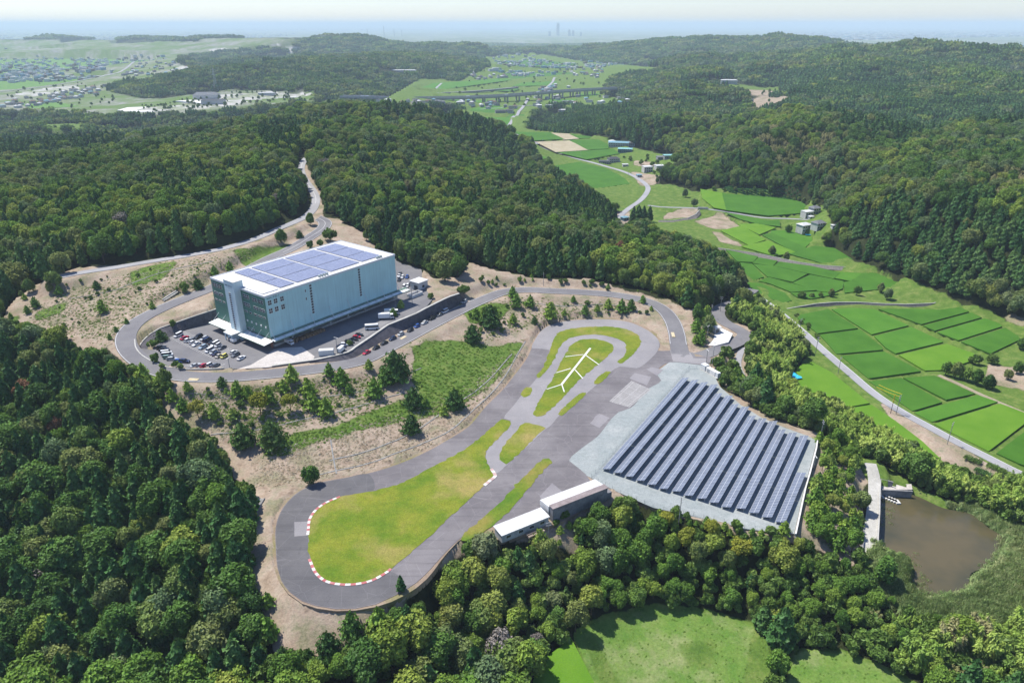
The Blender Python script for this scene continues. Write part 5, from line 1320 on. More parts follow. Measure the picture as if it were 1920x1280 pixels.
retaining('stone_revetment', 'long curved stone wall of the stream on its far bank', '1452 577,1472 580,1500 575,1530 570,1566 567,1612 567,1658 570,1700 571,1750 569,1772 563', (-14.6,), '1454 583,1474 587,1500 581,1530 576,1566 572.5,1612 572.5,1658 576,1700 577,1750 575,1774 568', (-16.,), cap=.5, m=mottled('stone_revetment', (.13, .12, .12), (.2, .19, .185), .8, 4))
retaining('stone_revetment', 'middle stone wall stepping across the rice terraces', '1250 450,1290 458,1345 465,1417 475,1452 482,1497 492,1543 498,1589 501,1632 505', (-16.2, -16.2, -15.9, -15.6, -15.4), '1250 456,1290 464,1345 470.5,1417 481,1452 487.5,1497 497.5,1543 503,1589 506.5,1632 510', (-17.2, -17.2, -16.6, -16.2, -16.), cap=.4, m=mottled('old_stone', (.15, .14, .13), (.24, .22, .2), .8, 4))
retaining('stone_revetment', 'short curved stone wall under the small bridge in the fields', '1235 414,1262 414,1290 409,1305 402,1312 394', (-18.6,), '1235 420,1262 420,1290 415,1307 408,1314 400', (-19.8,), cap=.4, m=mottled('bridge_stone', (.17, .16, .15), (.26, .24, .22), .8, 4))
retaining('retaining_wall', 'pale concrete kerb wall along the east edge of the solar field', '1532 826,1530 840,1518 886,1509.5 915,1491 1001', (.55,), '1530 826.5,1527.5 840.5,1515.5 886.5,1507 915.5,1488.5 1000', (.0,), thick=.4, cap=.35, capm=M_CONC_PALE, m=M_CONC)

# dam walls at the pond
t = thing('dam_wall', 'grey concrete spillway walls at the head of the brown pond', 'dam', tuple(W(1652, 925, -12)))
def wall_between(parent, nm, pts, z1, z0, th=.5, m=M_CONC):
    inv = Vector(parent.location); q = np.array([W(a, c, z1) for a, c in pts]); b_ = MB()
    for i in range(len(q) - 1):
        a = q[i][:2]; c = q[i + 1][:2]; d = unit(c - a); n_ = np.array([-d[1], d[0]]) * th / 2
        b_.hexa([(*(a - n_), z0), (*(c - n_), z0), (*(c + n_), z0), (*(a + n_), z0)], [(*(a - n_), z1 + .004 * i), (*(c - n_), z1 + .004 * i), (*(c + n_), z1 + .004 * i), (*(a + n_), z1 + .004 * i)])
    b_.v = [tuple(Vector(v) - inv) for v in b_.v]
    return b_.build(nm, m, parent)
M_OLDC = mottled('old_concrete', (.25, .25, .26), (.36, .36, .36), .5, 4)
wall_between(t, 'dam_parapet', [(1651, 898), (1649.5, 925), (1649, 960), (1646.5, 1000), (1645, 1033)], -8.9, -14.2, .5, M_CONC)
wall_between(t, 'spillway_wall', [(1651, 917), (1711, 920)], -10.2, -14.2, .6, M_OLDC)
wall_between(t, 'spillway_wall', [(1652, 897), (1675, 903)], -9., -12.5, .5, M_OLDC)
b = MB(); q = [W(a, c, -11.2) - np.array(t.location) for a, c in ((1652, 918), (1711, 917), (1709, 907), (1653, 908))]
b.hexa([(x, y, -14 - t.location[2]) for x, y, z in q], [(x, y, -11.2 - t.location[2]) for x, y, z in q]); b.build('spillway_floor', M_APRON, t)
tw = thing('culvert_wall', 'dark concrete channel wall running down below the pond', 'wall', tuple(W(1617, 1060, -8)))
wall_between(tw, 'channel_wall', [(1618, 1010), (1616, 1045), (1613, 1080), (1611, 1098)], -8.2, -13, .6, M_OLDC)
wall_between(tw, 'channel_wall', [(1623, 1040), (1620, 1080), (1617, 1098)], -9.2, -13, .5, M_OLDC)
for k in range(6):
    p = W(1656 + k * 5.2, 931 + k * 2.1, -12.95); tag(MB().box(-.75, .75, -1.1, 1.1, 0, .5).build('float_block', M_CONC_PALE), 'white float blocks moored in a line below the dam', 'float', 'floats on the pond').location = tuple(p)

# --- solar field
ang = math.radians(58.25); RD = np.array([math.cos(ang), math.sin(ang)])
starts = P('1129 879,1150 886,1171 893,1192 900.5,1213 908,1235 915.7,1259 920.5,1281.5 928.5,1306 934,1329 941.6,1352 950,1379 952.7,1403.5 960.8,1428 969,1453 978')
ends = P('1290.6 707,1307.8 711,1325.3 715,1343.3 719.5,1352.7 736,1372 740.5,1383 756,1402.7 761,1415 778,1435 782.7,1455.8 788,1471.4 804,1492.8 810,1514.4 815.5,1510 885')
WID, ZL, ZHI = 3.05, .75, 1.8
legL = MB().box(-.05, .05, -.05, .05, -.02, 1.).mesh('leg', M_STEEL)
order = ['westernmost', 'second', 'third', 'fourth', 'fifth', 'sixth', 'seventh', 'eighth', 'ninth', 'tenth', 'eleventh', 'twelfth', 'thirteenth', 'fourteenth']
for k in range(15):
    S = W(*starts[k], ZL); E = W(*ends[k], ZHI); Lr = float((E - S)[:2] @ RD)
    lab = ('%s long solar panel row counted from the race track side' % order[k]) if k < 14 else 'short last solar panel row at the wooded east edge'
    if k == 0: lab = 'solar panel row nearest the race track side fence'
    t = thing('solar_panel_row', lab, 'solar panels', (S[0], S[1], .02), ang, 'solar panel rows on the gravel terrace')
    b = MB(); n_ = max(1, int(round(Lr / 20.4))); seg = Lr / n_
    for j in range(n_):
        x0, x1 = j * seg + .06, (j + 1) * seg - .06
        b.hexa([(x0, -WID, ZHI - .06), (x1, -WID, ZHI - .06), (x1, 0, ZL - .06), (x0, 0, ZL - .06)], [(x0, -WID, ZHI), (x1, -WID, ZHI), (x1, 0, ZL), (x0, 0, ZL)])
    b.build('panel', M_PV, t)
    b = MB()
    for y, z in ((-.5, ZL + .02), (-WID + .5, ZHI - .28)): b.box(.1, Lr - .1, y - .06, y + .06, z - .16, z - .08)
    for x in np.linspace(.5, Lr - .5, 10): b.hexa([(x - .05, -WID + .2, ZHI - .4), (x + .05, -WID + .2, ZHI - .4), (x + .05, -.2, ZL - .26), (x - .05, -.2, ZL - .26)], [(x - .05, -WID + .2, ZHI - .32), (x + .05, -WID + .2, ZHI - .32), (x + .05, -.2, ZL - .18), (x - .05, -.2, ZL - .18)])
    b.build('support_frame', M_STEEL, t)
    for x in np.linspace(.5, Lr - .5, 10):
        for y, z in ((-.5, ZL - .12), (-WID + .5, ZHI - .4)):
            o = put('leg', legL, t, (x, y, 0)); o.scale = (1, 1, z)
t = thing('power_cabinet', 'white power conditioning cabinets at the top corner of the solar field', 'cabinet', tuple(W(1321, 693, .02)), math.radians(-62))
MB().box(-1.4, 1.4, -1.2, 1.2, 0, 2.6).build('transformer_box', M_CONC_PALE, t); MB().box(1.8, 7.6, -1., 1., 0, 2.3).build('inverter_box', M_CONC_PALE, t); MB().box(7.9, 9.4, -.9, .9, 0, 2.4).build('switch_box', M_FRAME, t)
MB().box(-1.7, 9.6, -1.4, 1.4, -.1, .08).build('plinth', M_CONC, t); MB().box(-1.5, 1.5, -1.3, 1.3, 2.604, 2.75).build('cap', M_FRAME, t); MB().box(2.6, 4.2, -1.05, -1.004, .3, 2.).build('door', M_SHUTTER, t)

post_me = MB().bar((0, 0, -.3), (0, 0, 1.6), .05, 5).mesh('post', M_TRIM)
def fence(label, pts, z, h=1.5, gap=3., name='wire_fence', m=M_TRIM, follow=False):
    w_ = np.array([(list(G(*p)) if follow else list(W(*p, z))) for p in pts]); d_ = np.r_[0, np.cumsum(np.linalg.norm(np.diff(w_, axis=0), axis=1))]; n_ = max(2, int(d_[-1] / gap)); s_ = np.linspace(0, d_[-1], n_ + 1)
    q = np.stack([np.interp(s_, d_, w_[:, k]) for k in range(3)], 1)
    if follow: q[:, 2] = ground(q[:, 0], q[:, 1])
    t_ = thing(name, label, 'fence', tuple(q[0])); b_ = MB()
    for i in range(n_):
        a, c = Vector(q[i] - q[0]), Vector(q[i + 1] - q[0])
        for hh in (h, h * .66, h * .33, .08): b_.bar(a + Vector((0, 0, hh)), c + Vector((0, 0, hh)), .022, 4)
        for s in np.linspace(0, 1, 6)[1:-1]:
            p_ = a.lerp(c, s); b_.bar(p_ + Vector((0, 0, .08)), p_ + Vector((0, 0, h)), .010, 3)
    b_.build('wire_mesh', m, t_)
    for p_ in q: put('post', post_me, t_, tuple(p_ - q[0])).scale = (1, 1, h / 1.5)
    return t_
fence('grey wire fence between the solar rows and the race track', [(1109, 895), (1200, 791), (1291, 692)], .02, 1.6)
fence('short grey fence with gate at the top of the solar field', [(1292, 691.5), (1319, 690)], .02, 1.6)
fence('grey wire fence along the front edge of the solar field', [(1109, 896.5), (1149, 918.5), (1195, 939), (1224, 951)], .02, 1.6)
fence('wire fence between solar gravel and the golden trees', [(1226, 952), (1300, 966), (1360, 980), (1389, 989), (1455, 997.5)], .02, 1.4)

# --- sheds beside the straight
def shed(name, label, A_, B_, depth_px, h, roofm, wallm, z=0., overhang=.25, slope=.35, wins=(), doors=()):
    """A_, B_: pixels of the two front roof corners at height h"""
    a = W(*A_, z + h); b_ = W(*B_, z + h); d = (b_ - a)[:2]; L_ = float(np.linalg.norm(d)); rz = math.atan2(d[1], d[0])
    c = W(*depth_px, z + h + slope); D_ = float((c - a)[:2] @ np.array([-math.sin(rz), math.cos(rz)]))
    t_ = thing(name, label, 'shed', (a[0], a[1], z), rz)
    mb_ = MB(); mb_.hexa([(.1, .1, 0), (L_ - .1, .1, 0), (L_ - .1, D_ - .1, 0), (.1, D_ - .1, 0)], [(.1, .1, h - .01), (L_ - .1, .1, h - .01), (L_ - .1, D_ - .1, h + slope - .01), (.1, D_ - .1, h + slope - .01)]); mb_.build('wall', wallm, t_)
    o_ = overhang; mb_ = MB(); mb_.hexa([(-o_, -o_, h), (L_ + o_, -o_, h), (L_ + o_, D_ + o_, h + slope), (-o_, D_ + o_, h + slope)], [(-o_, -o_, h + .18), (L_ + o_, -o_, h + .18), (L_ + o_, D_ + o_, h + slope + .18), (-o_, D_ + o_, h + slope + .18)]); mb_.build('roof', roofm, t_)
    for x in wins:
        w_ = MB().box(x, x + 1.8, .0, .095, h * .36, h * .76).build('window', M_FRAME, t_); MB().box(x + .1, x + 1.7, -.03, -.003, h * .36 + .1, h * .76 - .1).build('pane', M_GLASS, w_)
    return t_, L_, D_
M_STAIN = mottled('stained_concrete', (.20, .20, .22), (.30, .30, .31), .35, 5, (.12, .12, .13))
M_RUSTROOF = mottled('faded_brown_roof', (.30, .25, .25), (.36, .31, .31), .3, 4)
shed('pit_shed', 'long low white roofed shed with small windows beside the straight', (941, 1004), (1029, 968.5), (926, 987), 2.9, M_ROOFW, mottled('pale_shed_wall', (.4, .43, .45), (.5, .52, .53), .4, 3), wins=(1.5, 6., 10., 14.))
t1, L1, D1 = shed('grandstand_shed', 'tall concrete backed shed with brown and white roof beside the solar field', (1037, 954.5), (1140, 914.5), (1029, 948), 5.2, M_RUSTROOF, M_STAIN, slope=.1, overhang=.12)
a = W(1029, 948, 5.3)
b = MB(); b.hexa([(-.2, D1 + .14, 2.6), (L1 + .2, D1 + .14, 2.6), (L1 + .2, D1 + 5.2, 2.4), (-.2, D1 + 5.2, 2.4)][:4], [(-.2, D1 + .14, 4.9), (L1 + .2, D1 + .14, 4.9), (L1 + .2, D1 + 5.2, 4.3), (-.2, D1 + 5.2, 4.3)]); b.build('front_roof', M_ROOFW, t1)
b = MB(); b.box(0, .3, D1 + .2, D1 + 5, 0, 2.59); b.box(L1 - .3, L1, D1 + .2, D1 + 5, 0, 2.4); b.build('side_wall', M_CONC_PALE, t1)
MB().box(L1 + .25, L1 + 2.2, .5, 2.8, 0, 2.6).build('annex', M_STAIN, t1)
for k, (px, py) in enumerate(((1002, 999), (1006, 1003))):
    t = thing('plank_stack', ('upper' if k == 0 else 'lower') + ' stack of grey brown planks lying behind the white roofed shed', 'planks', tuple(W(px, py, 0)), math.radians(33)); MB().box(-3, 3, -.35, .35, .18, .75).build('planks', mottled('weathered_planks', (.3, .24, .2), (.38, .31, .26), 1, 6), t)
    for x in (-2.4, 2.4): MB().box(x - .1, x + .1, -.4, .4, -.1, .177).build('bearer', M_BARK, t)
for k, (p, q_) in enumerate((((305, 563), (332, 546)), ((307, 566), (334, 549)))):
    a = G(*p); c = G(*q_); d = Vector(c) - Vector(a); t = thing('pipe_stack', ('upper' if k == 0 else 'lower') + ' bundle of pale concrete beams lying on the dry bank', 'beams', tuple(a), math.atan2(d.y, d.x)); L_ = d.length
    b = MB(); b.hexa([(0, -.3, .25), (L_, -.3, .25 + d.z), (L_, .3, .25 + d.z), (0, .3, .25)], [(0, -.3, .75), (L_, -.3, .75 + d.z), (L_, .3, .75 + d.z), (0, .3, .75)]); b.build('beams', M_CONC, t)
    for s in (.1, .5, .9): MB().box(L_ * s - .1, L_ * s + .1, -.5, .5, -.3 + d.z * s, .245 + d.z * s - .05).build('bearer', M_BARK, t)

M_STEP = mottled('weathered_step_concrete', (.26, .26, .26), (.36, .36, .35), .6, 4)
a = G(489, 935); c = G(461, 992); d = c - a; t = thing('stone_steps', 'flight of grey steps at the edge of the left wood beside the hairpin', 'steps', a, math.atan2(d.y, d.x)); L_ = d.xy.length; n_ = 22
for k in range(n_):
    z_ = float(ground(a.x + d.x * (k + .5) / n_, a.y + d.y * (k + .5) / n_)) - a.z; MB().box(L_ * k / n_, L_ * (k + .86) / n_, -1.1, 1.1, z_ - .5, z_ + .22).build('step', M_STEP, t)
for s_ in (-1.4, 1.25):
    b = MB()
    for k in range(n_):
        z_ = float(ground(a.x + d.x * (k + .5) / n_, a.y + d.y * (k + .5) / n_)) - a.z; b.box(L_ * k / n_, L_ * (k + .999) / n_, s_, s_ + .15, z_ - .4, z_ + .55)
    b.build('side_wall', M_STEP, t)
for px_ in ('618 864,700 842,770 812,850 760,905 722,960 664', '594 891,700 866,800 828,845 806,900 757,940 715,985 640', '620 824,625 858,631 888', '395 815,480 806,560 788,660 765,760 735', '345 735,480 752,600 745,690 730,790 690', '960 565,1060 574,1150 572,1220 592', '130 560,210 545,300 512,400 490', '330 640,420 628') [:7]:
    q_ = P(px_); pt = catmull(np.array([list(G(*v)) for v in q_]), step=1.2); pt[:, 2] = ground(pt[:, 0], pt[:, 1]); ribbon('drain_channel', pt, (-.25, .25), M_STEP, .16, .5)
# rest shelter on the white forecourt, small buildings
t = thing('rest_shelter', 'small white flat roofed shelter on the bright concrete forecourt', 'shelter', tuple(W(1343, 622, -1.35)), math.radians(20))
MB().box(-2., 2., -1.6, 1.6, 2.7, 3.0).build('roof', M_CONC_PALE, t); MB().box(-1.8, -1.6, -1.5, 1.5, 0, 2.7).build('wall', M_FRAME, t); MB().box(-1.55, 1.4, 1.2, 1.4, 0, 2.7).build('wall', M_FRAME, t)
for y in (-1.4, 1.1): MB().box(1.6, 1.75, y, y + .15, 0, 2.7).build('post', M_STEEL, t)
MB().box(-1.3, 1.2, .3, .8, 0, .45).build('bench', M_CONC, t); MB().box(1.0, 1.5, -.9, -.3, 0, 1.8).build('cabinet', M_TRIM, t)
t = thing('pump_house', 'white flat roofed utility building with dark doorway at the back of the yard', 'building', tuple(W(786, 540, 14.1)), math.radians(52.6))
MB().box(-3.5, 3.5, -3.2, 3.2, -.5, 4.2).build('wall', mottled('white_render', (.58, .6, .62), (.66, .67, .69), .4, 3), t); MB().box(-3.9, 3.9, -3.6, 3.6, 4.204, 4.6).build('roof', M_ROOFW, t); MB().box(-3.6, -3.504, -2.4, .2, 0, 2.6).build('door', M_INK, t); MB().box(-.8, .8, -3.28, -3.204, 1.2, 2.4).build('window', M_GLASS, t)
t = thing('tank_wall', 'low pale concrete tank with walls beside the utility building', 'tank', tuple(W(778, 554, 14.1)), math.radians(52.6))
for x0, x1, y0, y1 in ((-4, 4, -2, -1.6), (-4, 4, 1.6, 2), (-4, -3.6, -1.6, 1.6), (3.6, 4, -1.6, 1.6)): MB().box(x0, x1, y0, y1, -.5, 1.6).build('tank_side', M_CONC_PALE, t)
MB().box(-3.6, 3.6, -1.6, 1.6, -.4, .2).build('tank_floor', M_APRON, t)

# --- poles
def pole_tops():
    arm = MB(); arm.box(-.9, .9, -.06, .06, -.06, .06); return arm.mesh('crossarm', M_STEEL)
ARM = pole_tops(); POLE = MB().bar((0, 0, -.5), (0, 0, 1), .17, 8, 0, .11).mesh('pole', mottled('pole_concrete', (.30, .30, .30), (.38, .38, .37), 1, 5)); INS = MB().bar((0, 0, .06), (0, 0, .3), .06, 6).mesh('insulator', M_CONC_PALE); TRF = MB().bar((0, 0, -.45), (0, 0, .45), .3, 8).mesh('transformer', M_TRIM); LAMP = MB().box(-.15, 1.1, -.12, .12, -.08, .06).mesh('lamp_head', M_CONC_PALE)
DPOLE = MB().bar((0, 0, -.5), (0, 0, 1), .15, 8, 0, .1).mesh('pole', mottled('dark_pole_wood', (.08, .06, .05), (.12, .09, .07), 1, 5))
def pole(label, base, h, rz=0., arms=2, lamp=False, tr=False, group=None, name='utility_pole', me=None, follow=None):
    p = Vector(W(*base, follow)) if follow is not None else G(*base)
    t_ = thing(name, label, 'lamp post' if name == 'street_lamp' else 'pole', p, rz, group); o = put('pole', me or POLE, t_); o.scale = (1, 1, h)
    for k in range(arms):
        a_ = put('crossarm', ARM, t_, (0, 0, h - .4 - .9 * k))
        for x in (-.75, 0.3, .75): put('insulator', INS, a_, (x, 0, 0))
    if lamp: put('lamp_head', LAMP, t_, (0, 0, h - .1)); put('lamp_head', LAMP, t_, (0, 0, h - .14), math.pi)
    if tr: put('transformer', TRF, t_, (.45, 0, h - 2.6))
    return p, h
VP = []
for k, (bx, by, h, lab) in enumerate(((1498.7, 621.6, 8, 'utility pole at the far end of the valley road by the first paddy'), (1529, 662, 9.5, 'utility pole between valley road and second paddy'), (1571, 701, 9.5, 'utility pole on the valley road verge by the light green field'), (1680, 776, 9.5, 'grey utility pole beside the yellow sleeved pole on the valley road'), (1776, 832.5, 10.5, 'nearest utility pole on the valley road by the brown verge'))):
    VP.append(pole(lab, (bx, by), h, math.radians(40), 2, False, k in (1, 3), 'poles along the valley road'))
p, h = pole('pole with yellow upper sleeve on the valley road verge', (1669.6, 775), 9.5, 0, 0, me=DPOLE, name='guard_pole')
M_YELLOW = mottled('yellow_sleeve', (.62, .5, .03), (.7, .58, .06), 1, 4)
tr_ = [o for o in bpy.data.objects if o.name.startswith('guard_pole')][0]
MB().bar((0, 0, 5.2), (0, 0, 9.6), .2, 8).build('yellow_sleeve', M_YELLOW, tr_)
for k, (a_, c_) in enumerate((((1647.7, 721), (1691.7, 739)), ((1643.5, 725.3), (1687.8, 743.6)))):
    z_ = -13.3 + 9.3 - k * .9; A0, A1 = Vector(W(*a_, z_)), Vector(W(*c_, z_)); t = thing('wire_cover', ('upper' if k == 0 else 'lower') + ' yellow insulating tube on the wires over the paddy', 'wire cover', A0); b = MB()
    for s in range(9):
        u0, u1 = s / 9, (s + .94) / 9; sag = lambda u: Vector((0, 0, -.9 * 4 * u * (1 - u) * .3)); b.bar((A1 - A0) * u0 + sag(u0), (A1 - A0) * u1 + sag(u1), .16, 6)
    b.build('tube', M_YELLOW, t)
for i, (lab, bx, by, h, z_, lm, kw) in enumerate((
        ('lone utility pole rising from the golden trees in front of the solar field', 1272, 985, 11, None, False, {}), ('utility pole on the dry bank above the loop road', 1019, 536, 8, None, False, {}), ('double headed lamp post where the loop road bends to the circuit', 1218, 537, 8, None, True, {}),
        ('pole in the trees above the loop road bend', 1280, 575, 8, None, False, {}), ('pole by the first bend of the entry road', 1333, 597, 8, None, False, {}), ('pole at the top of the entry road under the woods', 1350, 584, 9, None, False, {}), ('slim pole at the edge of the bright forecourt', 1325, 638, 8, None, True, {}),
        ('slim pole behind the power cabinets', 1324, 681, 7, None, True, {}), ('tall pole with crossarms at the corner of the solar pavement', 1334, 692, 11.5, None, False, {}), ('pole among the bushes on the soil path east of the solar rows', 1388, 745, 8, None, False, {}),
        ('twin headed lamp post beside the parked white container', 633, 664, 8, 14.0, True, {}), ('grey pole between canopy and white truck', 742, 581, 7, 14.0, False, {}), ('tall thin pole by the low tank', 773, 569.5, 9, 14.0, False, {}), ('thin lamp post at the front edge of the car park', 431, 691, 5, 14.2, True, {}),
        ('lamp post leaning over the east kerb wall', 1525.5, 877, 5, .0, True, {}), ('pole at the north east corner of the solar field', 1537, 826, 9, None, False, {}), ('pole behind the shed in the bare soil', 1028, 1012, 7, None, False, {}),
        ('distant pole by the brown ploughed field', 1017, 273, 9, None, False, {}), ('second distant pole by the brown ploughed field', 1034.7, 281.6, 10, None, False, {}), ('distant pole at the edge of the bright valley paddy', 1088.5, 296.6, 10, None, False, {}), ('distant pole by the village road junction', 1178, 331, 9, None, False, {}))):
    pole(lab, (bx, by), h, random.uniform(0, 3), 0 if lm else 2, lm, False, name='street_lamp' if lm else 'utility_pole', follow=z_)

# --- cars
def paint(name, c): return mat('car_paint_' + name, None, c, .25, .5)
CARC = {'white': paint('white', (.7, .71, .72)), 'silver': paint('silver', (.42, .44, .46)), 'black': paint('black', (.012, .013, .016)), 'navy': paint('navy', (.02, .03, .08)), 'red': paint('red', (.42, .02, .05)), 'blue': paint('blue', (.03, .09, .32)), 'grey': paint('grey', (.14, .15, .17)), 'beige': paint('beige', (.5, .46, .4)), 'yellow': paint('yellow', (.62, .55, .10)), 'teal': paint('grey green', (.25, .36, .34)), 'paleblue': paint('pale blue', (.3, .38, .46))}
M_TYRE = mat('tyre_rubber', None, (.015, .015, .015), .8)
M_LAMPG = mat('headlight_glass', None, (.7, .72, .72), .2)
M_TAIL = mat('tail_lamp', None, (.3, .01, .01), .3)
WHEEL = MB().bar((0, -.11, 0), (0, .11, 0), .31, 12).mesh('wheel', M_TYRE)
SHAPES = {  # length, width, height, belt, hood height, (windscreen foot, windscreen top, rear top, rear foot) along x from the front
    'sedan': (4.5, 1.7, 1.42, .88, .78, (1.15, 1.95, 3.2, 3.95)), 'hatch': (3.9, 1.68, 1.5, .92, .85, (.85, 1.55, 3.35, 3.8)), 'kei': (3.4, 1.48, 1.66, .95, .9, (.5, 1.0, 3.15, 3.38)),
    'van': (4.6, 1.72, 1.88, 1.0, .95, (.5, 1.15, 4.4, 4.57)), 'suv': (4.4, 1.8, 1.66, 1.02, .98, (1.05, 1.7, 3.9, 4.3)), 'wagon': (4.5, 1.7, 1.48, .9, .82, (1.1, 1.85, 3.9, 4.42))}
BODY = {}
def car_meshes(shape):
    L_, w, h, belt, hood, (a, c, d, e) = SHAPES[shape]; hw = w / 2; body = MB(); r = hw - .2; x = lambda t: L_ / 2 - t
    def ring(x0, wd, z): return (x0, wd, z)
    # lower hull: sections nose -> tail
    sec = [(0.0, hw - .22, .32, hood - .22), (.18, hw - .05, .22, hood - .06), (a, hw, .2, belt - .02), (e, hw, .2, belt), (L_ - .15, hw - .05, .24, belt - .04 if e > L_ - .3 else belt - .05), (L_, hw - .18, .34, belt - .16)]
    i0 = 0
    for (t, wd, z0, z1) in sec:
        body.v += [(x(t), -wd, z0), (x(t), -wd, (z0 + z1) / 2 + .1), (x(t), -wd + .1, z1), (x(t), wd - .1, z1), (x(t), wd, (z0 + z1) / 2 + .1), (x(t), wd, z0)]
    n = len(sec)
    for s in range(n - 1):
        for k in range(6):
            body.f.append((s * 6 + k, (s + 1) * 6 + k, (s + 1) * 6 + (k + 1) % 6, s * 6 + (k + 1) % 6)); body.m.append(0)
    body.f += [tuple(range(6)), tuple(range((n - 1) * 6, n * 6))[::-1]]; body.m += [0, 0]
    rw = hw - .27
    body.hexa([(x(d) - .0, -rw, h - .09), (x(c), -rw, h - .09), (x(c), rw, h - .09), (x(d), rw, h - .09)], [(x(d) + .05, -rw + .08, h), (x(c) - .1, -rw + .08, h), (x(c) - .1, rw - .08, h), (x(d) + .05, rw - .08, h)])
    g = MB(); bw = hw - .13
    g.hexa([(x(e), -bw, belt - .06), (x(a), -bw, belt - .06), (x(a), bw, belt - .06), (x(e), bw, belt - .06)], [(x(d) + .02, -rw - .01, h - .092), (x(c) - .02, -rw - .01, h - .092), (x(c) - .02, rw + .01, h - .092), (x(d) + .02, rw + .01, h - .092)])
    hl = MB().box(x(.16), x(.02), -.17, .17, -.08, .08).mesh('headlight', M_LAMPG); tl = MB().box(x(L_ - .02), x(L_ - .0) - .04, -.1, .1, -.15, .15).mesh('tail_light', M_TAIL)
    return body, g.mesh('windows', M_GLASS), hl, tl, (L_, hw, hood, belt)
for s in SHAPES: BODY[s] = car_meshes(s)
BODYM = {}
def car(shape, col, p, rz, label, group):
    b_, g_, hl, tl, (L_, hw, hood, belt) = BODY[shape]
    if (shape, col) not in BODYM: BODYM[shape, col] = b_.mesh('body', CARC[col])
    t_ = thing('parked_car', label, 'car', p, rz, group); put('body', BODYM[shape, col], t_); put('windows', g_, t_)
    for sx in (1, -1):
        for sy in (1, -1): put('wheel', WHEEL, t_, (sx * (L_ / 2 - .72), sy * (hw - .1), .31))
    for sy in (1, -1):
        put('headlight', hl, t_, (0, sy * (hw - .35), hood - .2)); put('tail_light', tl, t_, (0, sy * (hw - .3), belt - .28))
    return t_
q4 = lambda x, y: (270 + x / 7.68, 600 + y / 7.68)
d_st = W(*q4(1100, 490), 14) - W(*q4(1240, 412), 14); RZ = math.atan2(d_st[1], d_st[0])           # direction of the parking bays
stall = []
CARS = [('suv', 'black', 785, 235, 'black tall car alone at the upper end of the middle double row'), ('wagon', 'silver', 865, 262, 'silver wagon after the black tall car in the back row'), ('van', 'navy', 912, 285, 'navy van side by side with a silver wagon in the back row'), ('sedan', 'black', 980, 315, 'black sedan in the middle of the back row'), ('van', 'white', 1022, 342, 'white van in the back row beside a black sedan'), ('kei', 'white', 1062, 362, 'white small car between a white van and a grey car'), ('sedan', 'grey', 1122, 392, 'grey sedan at the lower end of the back row'),
        ('van', 'white', 495, 215, 'white van at the far corner of the car park by the dark wall'), ('sedan', 'red', 582, 252, 'bright red sedan near the dark wall'), ('hatch', 'white', 628, 285, 'white hatchback directly after the bright red sedan'), ('wagon', 'grey', 682, 290, 'grey wagon between two white cars in the front row'), ('hatch', 'white', 705, 318, 'white hatchback before the double parked white cars'), ('sedan', 'white', 752, 342, 'white sedan in the centre of the front row'), ('wagon', 'paleblue', 848, 382, 'pale blue wagon standing between empty bays'), ('van', 'white', 945, 432, 'white van at the lower part of the front row'), ('hatch', 'silver', 995, 460, 'silver hatchback beside a dark blue car'), ('sedan', 'navy', 1040, 478, 'dark blue sedan between silver and beige cars'), ('sedan', 'beige', 1085, 508, 'beige sedan beside the yellow car'), ('kei', 'yellow', 1150, 520, 'yellow compact car at the end of the row'),
        ('hatch', 'white', 1292, 458, 'white hatchback in the short group of three near the ramp'), ('wagon', 'grey', 1315, 495, 'grey wagon between two white cars near the ramp'), ('sedan', 'white', 1402, 540, 'white sedan parked closest to the concrete ramp')]
for s, c, x, y, lab in CARS:
    car(s, c, W(*q4(x, y), 14.6) * [1, 1, 0] + [0, 0, 14.0], RZ + (math.pi if random.random() < .4 else 0), lab, 'cars in the car park')
for s, c, x, y, lab, a in (('suv', 'black', 250, 393, 'black tall car under the wall bush', 5), ('sedan', 'black', 285, 420, 'black sedan second from the wall bush', 5), ('van', 'white', 318, 468, 'white van in the group facing the outer wall', 0), ('van', 'white', 335, 498, 'second white van in the group facing the outer wall', 0), ('kei', 'teal', 335, 535, 'grey green small car behind roadside weeds', -4), ('wagon', 'silver', 405, 555, 'silver wagon behind roadside weeds', -8), ('hatch', 'blue', 500, 588, 'blue hatchback at the curved corner', -22), ('suv', 'navy', 585, 590, 'navy tall car at the curved corner', -22),
                           ('sedan', 'silver', 742, 648, 'silver sedan by the low front wall', 48), ('hatch', 'red', 865, 650, 'dark red hatchback by the low front wall', 62), ('kei', 'white', 948, 642, 'white small car between red and dark cars at the front wall', 66), ('hatch', 'grey', 1035, 645, 'dark grey hatchback at the front wall', 66)):
    car(s, c, W(*q4(x, y), 14.6) * [1, 1, 0] + [0, 0, 14.0], math.radians(a + 15 if a < 40 else a), lab, 'cars in the car park')
q5 = lambda x, y: (560 + x / 6, 560 + y / 6)
